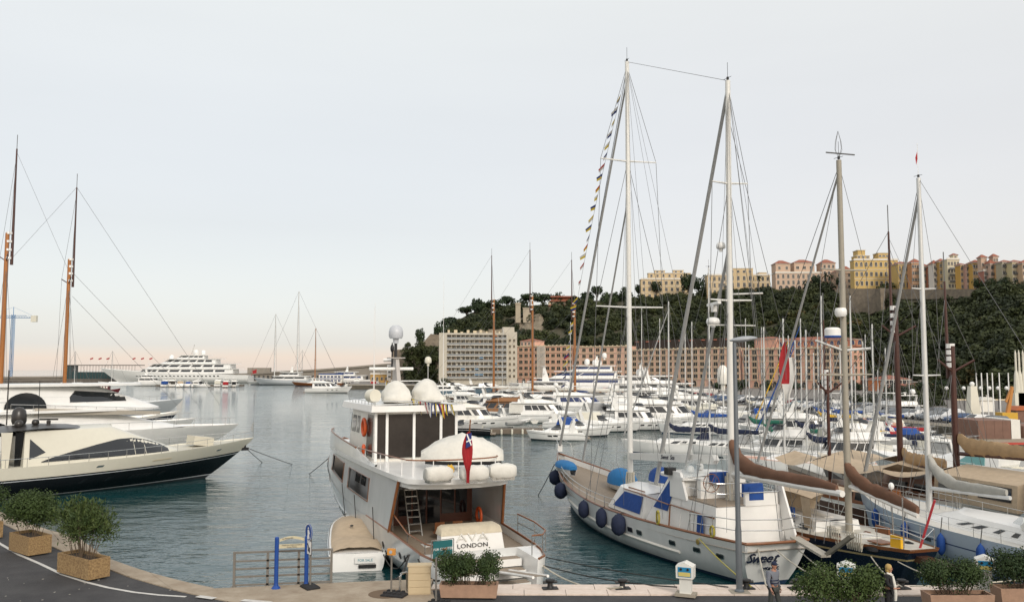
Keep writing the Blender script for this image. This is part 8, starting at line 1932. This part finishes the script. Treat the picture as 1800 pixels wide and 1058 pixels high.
# posts, cabinet, hoop
def sigpost(px, py, label, orange=True, h_=1.45):
    p = at(px, py, QZ); e = empty('temporary_post', p, R(-18), label, 'post', 'grey posts on rubber feet'); rbase(e, .85, .5, True); MB().tube([(-.12, 0, .1), (-.12, 0, h_)], .035, 8).build('post', GALV, e)
    if orange: MB().box(-.26, .02, -.07, .05, h_ - .03, h_ + .19).build('orange_case', mat('case_orange', (.62, .27, .05), .5), e); MB().lathe([(.01, -.01), (.06, -.01), (.06, .01)], 10, (-.12, -.08, h_ + .08), 'Y').build('reflector', mat('grey_reflector', (.4, .45, .5), .2), e)
sigpost(693, 1047, 'grey post with orange reflector case on a black rubber foot'); sigpost(772, 1064, 'plain grey post on black rubber foot beside the trough', False, 1.6)
p = at(737, 1045, QZ); e = empty('utility_cabinet', p, R(4), 'beige ribbed utility cabinet beside the yacht stern', 'cabinet'); CBG = mat('cabinet_beige', (.55, .44, .28), .6, var=.12)
MB().box(-.4, .4, -.0, .4, 0, .98).build('body', CBG, e); MB().box(-.43, .43, -.03, .43, .98, 1.03).build('lid', CBG, e)
sm = MB().box(-.38, .38, -.02, 0, 0, .215).mesh('slat', CBG)
for i in range(4): inst('slat', sm, e, (0, 0, .05 + i * .235))
A = at(703, 1044, QZ); e = empty('steel_hoop', A, R(65), 'bent stainless steel hoop beside the beige cabinet', 'hoop barrier')
k = MB(); k.tube([(0, 0, 0), (0, 0, .62), (.06, 0, .7), (.42, 0, .7), (.48, 0, .62), (.48, 0, 0)], .045, 8); k.build('hoop', STEEL, e, 60)
p = at(678, 1044, QZ); tag(MB().poly([(p.x + .62 * cos(2 * pi * i / 20), p.y + .62 * sin(2 * pi * i / 20), QZ + .018) for i in range(20)]).build('round_patch', mat('rust_patch', (.15, .10, .06), .9)), kind='structure')
def bollard(px, py, label):
    p = at(px, py, QZ + .05); e = empty('bollard', p, R(8), label, 'bollard', 'black mooring bollards on the coping'); MB().box(-.28, .28, -.17, .17, 0, .04).build('base_plate', BLKR, e)
    MB().lathe([(.14, .03), (.10, .1), (.10, .22), (.17, .28), (.17, .33), (.01, .36)], 12).build('post', BLKR, e, 40); MB().tube([(-.26, 0, .24), (.26, 0, .24)], .05, 7).build('crossbar', BLKR, e)
for px, lb in ((967, 'black bollard at the foot of the yacht gangway'), (1094, 'black bollard holding the white yacht rope'), (1312, 'dark bollard just right of the lamp post foot'), (1400, 'bollard behind the walking man on the coping'), (1585, 'bollard right of the woman in black')): bollard(px, 1034, lb)
def pedestal(px, py, label, h_=1.05):
    p = at(px, py, QZ + .04); e = empty('service_pedestal', p, R(-22), label, 'electric pedestal', 'white service pedestals on the quay'); PW = mat('pedestal_white', (.72, .71, .66), .5, var=.1)
    MB().box(-.36, .36, -.24, .24, 0, .10).build('base', mat('far_coping'), e); MB().box(-.20, .20, -.16, .16, .1, h_ - .42).build('column', PW, e)
    k = MB(); k.prism([(-.30, h_ - .42), (.30, h_ - .42), (.31, h_), (.0, h_ + .13), (-.31, h_)], -.24, .24); k.build('head', PW, e)
    MB().box(-.23, .23, -.255, -.241, h_ - .36, h_ - .03).build('blue_panel', mat('panel_blue', (.02, .22, .42), .4), e); MB().box(-.21, .21, -.262, -.255, h_ - .34, h_ - .20).build('yellow_strip', mat('strip_yellow', (.60, .50, .16), .5), e)
    k = MB()
    for x in (-.12, .12): k.lathe([(.01, 0), (.045, 0), (.045, .02), (.01, .03)], 8, (x, -.28, h_ - .1), 'Y')
    k.build('socket', BLKR, e)
pedestal(1206, 1046, 'white and blue electric pedestal standing alone before the white ketch'); pedestal(1489, 1046, 'white and blue electric pedestal half hidden by the wide bush'); pedestal(1733, 1042, 'white and blue electric pedestal between the two right bushes', 1.2)
# lamp post
p = at(1300, 1042, QZ); GP = mat('lamp_grey', (.15, .165, .18), .45, .3, var=.15); u = p.y / FPX; e = empty('street_lamp', p, 0, 'tall grey lamp post with saucer shaped head on the coping', 'street lamp')
H = (1042 - 612) * u; MB().box(-.34, .34, -.28, .28, .0, .06).build('base_plate', mat('far_coping'), e); MB().lathe([(.17, .03), (.17, .1), (.115, .16), (.115, 2.2), (.095, 2.4), (.07, H - .1), (.06, H)], 14).build('post', GP, e, 40)
k = MB(); rr = []
for i in range(9):
    f = i / 8; rr.append([(-.12 + 1.0 * f, .22 * sin(pi * min(1, f * .96 + .02)) ** .55 * cos(a), .06 + .10 * f + (.11 if sin(a) > 0 else .10) * sin(pi * min(1, f * .96 + .02)) ** .55 * sin(a)) for a in [2 * pi * j / 12 for j in range(12)]])
k.loft(rr, True, True); o = k.build('lamp_head', mat('lamp_head_grey', (.34, .36, .38), .35), e, 60); o.location = (-.05, 0, H)
# ropes
def rp(A, B, sag, r, m, lb): ropes((A, B), sag, r, m, lb)
rp(AW_(.3, -2.05, 1.22), at(1094, 1031, QZ + .3), .35, .035, ROPE, 'pale rope from the yacht starboard quarter to its bollard'); rp(AW_(.3, -2.05, 1.22), at(1190, 1031, QZ + .2), .15, .025, DROPE, 'dark rope running low from the yacht stern to the right')
rp(AW_(2.3, -2.6, 1.2), at(1280, 1031, QZ + .1), .1, .022, DROPE, 'long dark rope crossing toward the ketch stern'); rp(AW_(2.0, 2.75, 1.5), at(772, 1020, QZ + .1), .25, .04, DROPE, 'dark rope from the yacht port quarter down to the trough'); rp(AW_(3.0, 2.85, 1.5), at(690, 1018, QZ + .0), .3, .04, DROPE, 'dark rope from the yacht port quarter to the left'); rp(AW_(3.2, 2.85, 1.45), Vector((-5.9, 40.0, .8)), .6, .03, DROPE, 'slack dark rope from yacht quarter to the speedboat')
rp(KW_(.1, .9, 1.7), at(1347, 1030, QZ + .2), .1, .03, ROPE, 'white rope from the ketch stern down to the quay by the man'); rp(KW_(2.9, 2.1, 1.7), at(1320, 1030, QZ + .2), .1, .028, mat('hose_yellow'), 'yellow rope from the ketch quarter to the bollard'); rp(KW_(-.1, .2, 1.7), at(1488, 1030, QZ + .2), .25, .028, ROPE, 'long white rope from the ketch stern past the pedestal')
rp(NK_(1.5, 1.4, 1.5), at(1585, 1030, QZ + .3), .15, .025, ROPE, 'pale rope from the navy yacht to the bollard behind the woman'); rp(NK_(.4, 1.0, 1.5), at(1690, 1025, QZ + .2), .12, .025, ROPE, 'pale rope from the navy yacht stern to the right bush'); rp(BS_(1, 2.2, 1.5), at(1600, 1030, QZ + .3), .1, .025, ROPE, 'long pale rope from the pale blue sloop to the bollard')
rp(NK_(0, -.5, 1.5), at(1745, 1030, QZ + .3), .15, .025, ROPE, 'pale rope from the navy yacht stern to the last pedestal'); rp(KW_(.2, -1.2, 1.5), at(1480, 1025, QZ + .2), .05, .022, ROPE, 'thin rope beside the gangway of the ketch')
tip = CY[2] + Vector((cos(R(43)), sin(R(43)))) * 33.2
rp(Vector((tip.x, tip.y, 2.4)), at(462, 813, -.1), .05, .03, DROPE, 'dark anchor line from the black hulled yacht bow, nearer one'); rp(Vector((tip.x, tip.y, 2.4)), at(517, 817, -.1), .05, .03, DROPE, 'dark anchor line from the black hulled yacht bow, farther one'); rp(AW_(29, 1, 3.4), at(543, 833, -.1), .05, .03, DROPE, 'dark anchor line left of the large yacht bow'); rp(KW_(25.3, .5, 2.6), at(945, 872, -.1), .05, .03, DROPE, 'dark anchor line left of the ketch bow')
# ---------------- people
def skin(name, V, E, m, parent, sub=2, smooth=True):
    # V: {name: ((x,y,z), r or (rx,ry))}; first is the root
    names = list(V); me = bpy.data.meshes.new(name); me.from_pydata([V[n][0] for n in names], [(names.index(a), names.index(b)) for a, b in E], [])
    o = bpy.data.objects.new(name, me); col.objects.link(o); o.parent = parent
    me.materials.append(m)
    mo = o.modifiers.new('skin', 'SKIN'); mo.use_smooth_shade = True
    sv = me.skin_vertices[0].data if me.skin_vertices else None
    if sv is None:
        import bmesh
        bm = bmesh.new(); bm.from_mesh(me); bm.verts.layers.skin.verify(); bm.to_mesh(me); bm.free(); sv = me.skin_vertices[0].data
    for i, n in enumerate(names):
        r = V[n][1]; sv[i].radius = (r, r) if not isinstance(r, tuple) else r; sv[i].use_root = i == 0
    s = o.modifiers.new('sub', 'SUBSURF'); s.levels = sub; s.render_levels = sub; return o
SKN = mat('skin', (.42, .21, .14), .55, var=.08); 
def person(label, p, rz, J, top, legs, hairm, shoe, cap=None, hair='short', woman=False, bald=False, grp=None):
    e = empty('person', p, rz, label, 'person', grp); g = lambda n: Vector(J[n])
    # body: x forward, y left
    V = {'pel': (J['pel'], (.13, .10)), 'sp': (J['sp'], (.13, .10)), 'ch': (J['ch'], (.15, .11)), 'nk': (J['nk'], .055), 'hd': (J['hd'], .06)}
    Ed = [('pel', 'sp'), ('sp', 'ch'), ('ch', 'nk'), ('nk', 'hd')]
    for s in 'LR':
        for n, r in (('sh', .055), ('el', .042), ('wr', .028), ('pm', (.036, .02))): V[n + s] = (J[n + s], r)
        for n, r in (('hp', .085), ('kn', .06), ('an', .04), ('to', .035)): V[n + s] = (J[n + s], r)
        Ed += [('ch', 'sh' + s), ('sh' + s, 'el' + s), ('el' + s, 'wr' + s), ('wr' + s, 'pm' + s), ('pel', 'hp' + s), ('hp' + s, 'kn' + s), ('kn' + s, 'an' + s), ('an' + s, 'to' + s)]
    skin('body', V, Ed, SKN, e)
    for s in 'LR':
        w_ = g('wr' + s); q = g('pm' + s); d = (q - w_).normalized(); side = Vector((1, 0, 0)); k = MB()
        for i, (off, ln) in enumerate(((-.026, .062), (-.009, .072), (.009, .068), (.025, .052))):
            b = q + side * off + d * .01; k.tube([b, b + d * ln * .5, b + d * ln * .9 + Vector((0, -.012 if s == 'L' else .012, 0))], .009, 5, .007)
        b = w_ + d * .03 + side * .03; k.tube([b, b + side * .025 + d * .03, b + side * .03 + d * .06], .011, 5, .008); k.build('fingers', SKN, e, 60)
    h = g('hd') + Vector((.015, 0, .08)); k = MB()
    k.ball(h, (.092, .072, .118), 14, 10); k.ball(h + Vector((.088, 0, -.012)), (.02, .014, .025), 6, 5)
    for y in (-1, 1): k.ball(h + Vector((0, y * .073, -.01)), (.02, .012, .03), 6, 4)
    k.ball(h + Vector((.03, 0, -.085)), (.05, .045, .04), 8, 5); k.build('head', SKN, e, 80)
    k = MB()
    for y in (-.03, .03): k.ball(h + Vector((.086, y, .018)), (.01, .014, .008), 6, 4)
    k.ball(h + Vector((.088, 0, -.055)), (.008, .022, .006), 6, 4); k.build('face_features', mat('dark_face', (.06, .02, .015), .5), e)
    T = {'pel': (J['pel'], (.165, .135)), 'sp': (J['sp'], (.165, .135)), 'ch': (J['ch'], (.19, .145)), 'nk': (tuple(g('nk') * .6 + g('ch') * .4), .085)}; TE = [('pel', 'sp'), ('sp', 'ch'), ('ch', 'nk')]
    for s in 'LR':
        T['sh' + s] = (J['sh' + s], .082); T['el' + s] = (J['el' + s], .062); T['wr' + s] = (tuple(g('wr' + s) * .85 + g('el' + s) * .15), .048); TE += [('ch', 'sh' + s), ('sh' + s, 'el' + s), ('el' + s, 'wr' + s)]
    if woman: T['hem'] = (tuple(g('pel') - Vector((0, 0, .28))), (.19, .17)); TE.append(('pel', 'hem'))
    skin('jacket' if woman else 'sweater', T, TE, top, e)
    P = {'pel': (J['pel'], (.15, .125))}; PE = []
    for s in 'LR':
        P['hp' + s] = (J['hp' + s], .105); P['kn' + s] = (J['kn' + s], .08); P['an' + s] = (tuple(g('an' + s) + Vector((0, 0, .03))), .065); PE += [('pel', 'hp' + s), ('hp' + s, 'kn' + s), ('kn' + s, 'an' + s)]
        a = g('an' + s); t_ = g('to' + s); MB().ball((a + t_) / 2 - Vector((0, 0, .02)), (.15, .055, .055), 10, 7).build('shoe', shoe, e, 60)
    skin('trousers', P, PE, legs, e)
    if cap: 
        k = MB(); k.ball(h + Vector((-.005, 0, .05)), (.105, .085, .085), 12, 8); k.ball(h + Vector((.10, 0, .045)), (.07, .07, .012), 10, 4); k.build('cap', cap, e, 60)
        MB().ball(h + Vector((-.03, 0, -.0)), (.082, .08, .085), 10, 8).build('hair', hairm, e, 60)
    else:
        k = MB(); k.ball(h + Vector((-.022, 0, .025)), (.108, .095, .122), 14, 10, .12, 3); k.ball(h + Vector((-.045, 0, -.07)), (.075, .095, .11), 12, 8, .15, 5); k.build('hair', hairm, e, 80)
    return e
def walkJ(stride=.2, H=1.0, arm=.12, bend=0.):
    J = dict(pel=(0, 0, .95), sp=(.0, 0, 1.15), ch=(.01, 0, 1.36), nk=(.02, 0, 1.50), hd=(.04, 0, 1.57), shL=(0, .18, 1.42), shR=(0, -.18, 1.42), elL=(-.06 - arm * .3, .25, 1.14), elR=(.02, -.26, 1.14), wrL=(arm * .2, .26, .90), wrR=(.14, -.24, .92), pmL=(.03, .26, .81), pmR=(.18, -.235, .84),
             hpL=(0, .09, .90), hpR=(0, -.09, .90), knL=(stride * .6, .10, .50), knR=(-stride * .2, -.10, .50), anL=(stride, .10, .08), anR=(-stride, -.10, .10), toL=(stride + .16, .11, .04), toR=(-stride + .15, -.11, .04))
    return {k: tuple(c * H for c in v) for k, v in J.items()}
p = at(1361, 1084, QZ); person('man walking in grey striped sweater, dark jeans and navy cap', p, R(-62), walkJ(), mat('grey_knit', (.17, .18, .21), .9, var=.2, scale=40), mat('dark_jeans', (.06, .065, .06), .9, var=.3, scale=6), mat('brown_hair', (.05, .03, .02), .9), BLKR, cap=CANNV)
m_ = bpy.data.objects['sweater']
k = MB(); e = m_.parent
for z in (1.10, 1.19): k.lathe([(.190, z - .018), (.193, z), (.190, z + .018)], 20)
o = k.build('sweater_stripe', CANNV, e, 60); o.scale = (.78, 1.02, 1)
J = walkJ(.05, .955); J['elR'] = (.06, -.25, 1.10); J['wrR'] = (.26, -.16, 1.0); J['pmR'] = (.33, -.13, 1.02)
p = at(1563, 1086, QZ); person('blonde woman in a long black coat with a pale scarf and bag', p, R(-40), J, mat('black_coat', (.012, .012, .014), .9), CANK, mat('blonde_hair', (.50, .34, .12), .7, var=.4, scale=20), BLKR, woman=True)
e = bpy.data.objects['jacket'].parent
k = MB(); k.tube([(.02, .13, 1.42), (.11, .12, 1.30), (.16, .13, 1.05), (.17, .15, .75), (.16, .16, .55)], [.04, .05, .055, .06, .05], 7); k.tube([(.0, -.10, 1.44), (.09, -.03, 1.40), (.12, .06, 1.36)], .04, 6); k.build('scarf', CANW, e, 70)
o = MB().ball((0, 0, 0), (.16, .07, .2), 12, 8, .2, 2, .7).build('handbag', CANW, None, 60); o.location = e.matrix_local @ Vector((.02, .33, .95)); o.location = p + Matrix.Rotation(R(-40), 3, 'Z') @ Vector((0, .30, .98)); tag(o, 'white soft handbag on the blonde woman shoulder', 'handbag')
# small marks on the asphalt
k = MB(); r = random.Random(11)
for i in range(26):
    p = at(r.uniform(-60, 330), r.uniform(1005, 1050), QZ); 
    if p.x > -12: continue
    k.cbox((p.x, p.y - .8, QZ + .002), (r.uniform(.03, .09), r.uniform(.02, .06), .006), r.uniform(0, 3))
tag(k.build('litter', mat('paper_scrap', (.4, .38, .33), .9)), 'small pale scraps scattered on the asphalt', 'litter', kind='stuff')

k = MB(); r = random.Random(12)
for x0, y0, w_, h_, a in ((-14.5, 27.5, 3.2, .9, .5), (6, 26.2, 5, .5, 0), (-9, 25.8, 2.2, .8, .15), (16, 26.3, 3.4, .7, 0)): k.cbox((x0, y0, QZ - .005), (w_, h_, .004), a)
tag(k.build('asphalt_patch', mat('newer_asphalt', (.035, .034, .036), .95, var=.3, scale=4)), kind='structure')
k = MB()
for x0, y0, a, n in ((-19, 30.5, -.55, 9), (-13, 28.2, -.2, 7), (-3, 26.3, .05, 8)):
    p = Vector((x0, y0, QZ - .002)); P_ = [p]
    for i in range(n): a += r.uniform(-.5, .5) * .5; P_.append(P_[-1] + Vector((cos(a), sin(a), 0)) * r.uniform(.25, .6))
    k.loft([[q + Vector((-.3, 1, 0)) * .012, q - Vector((-.3, 1, 0)) * .012] for q in P_])
tag(k.build('asphalt_crack', mat('crack_dark', (.015, .015, .015), 1.)), kind='structure')
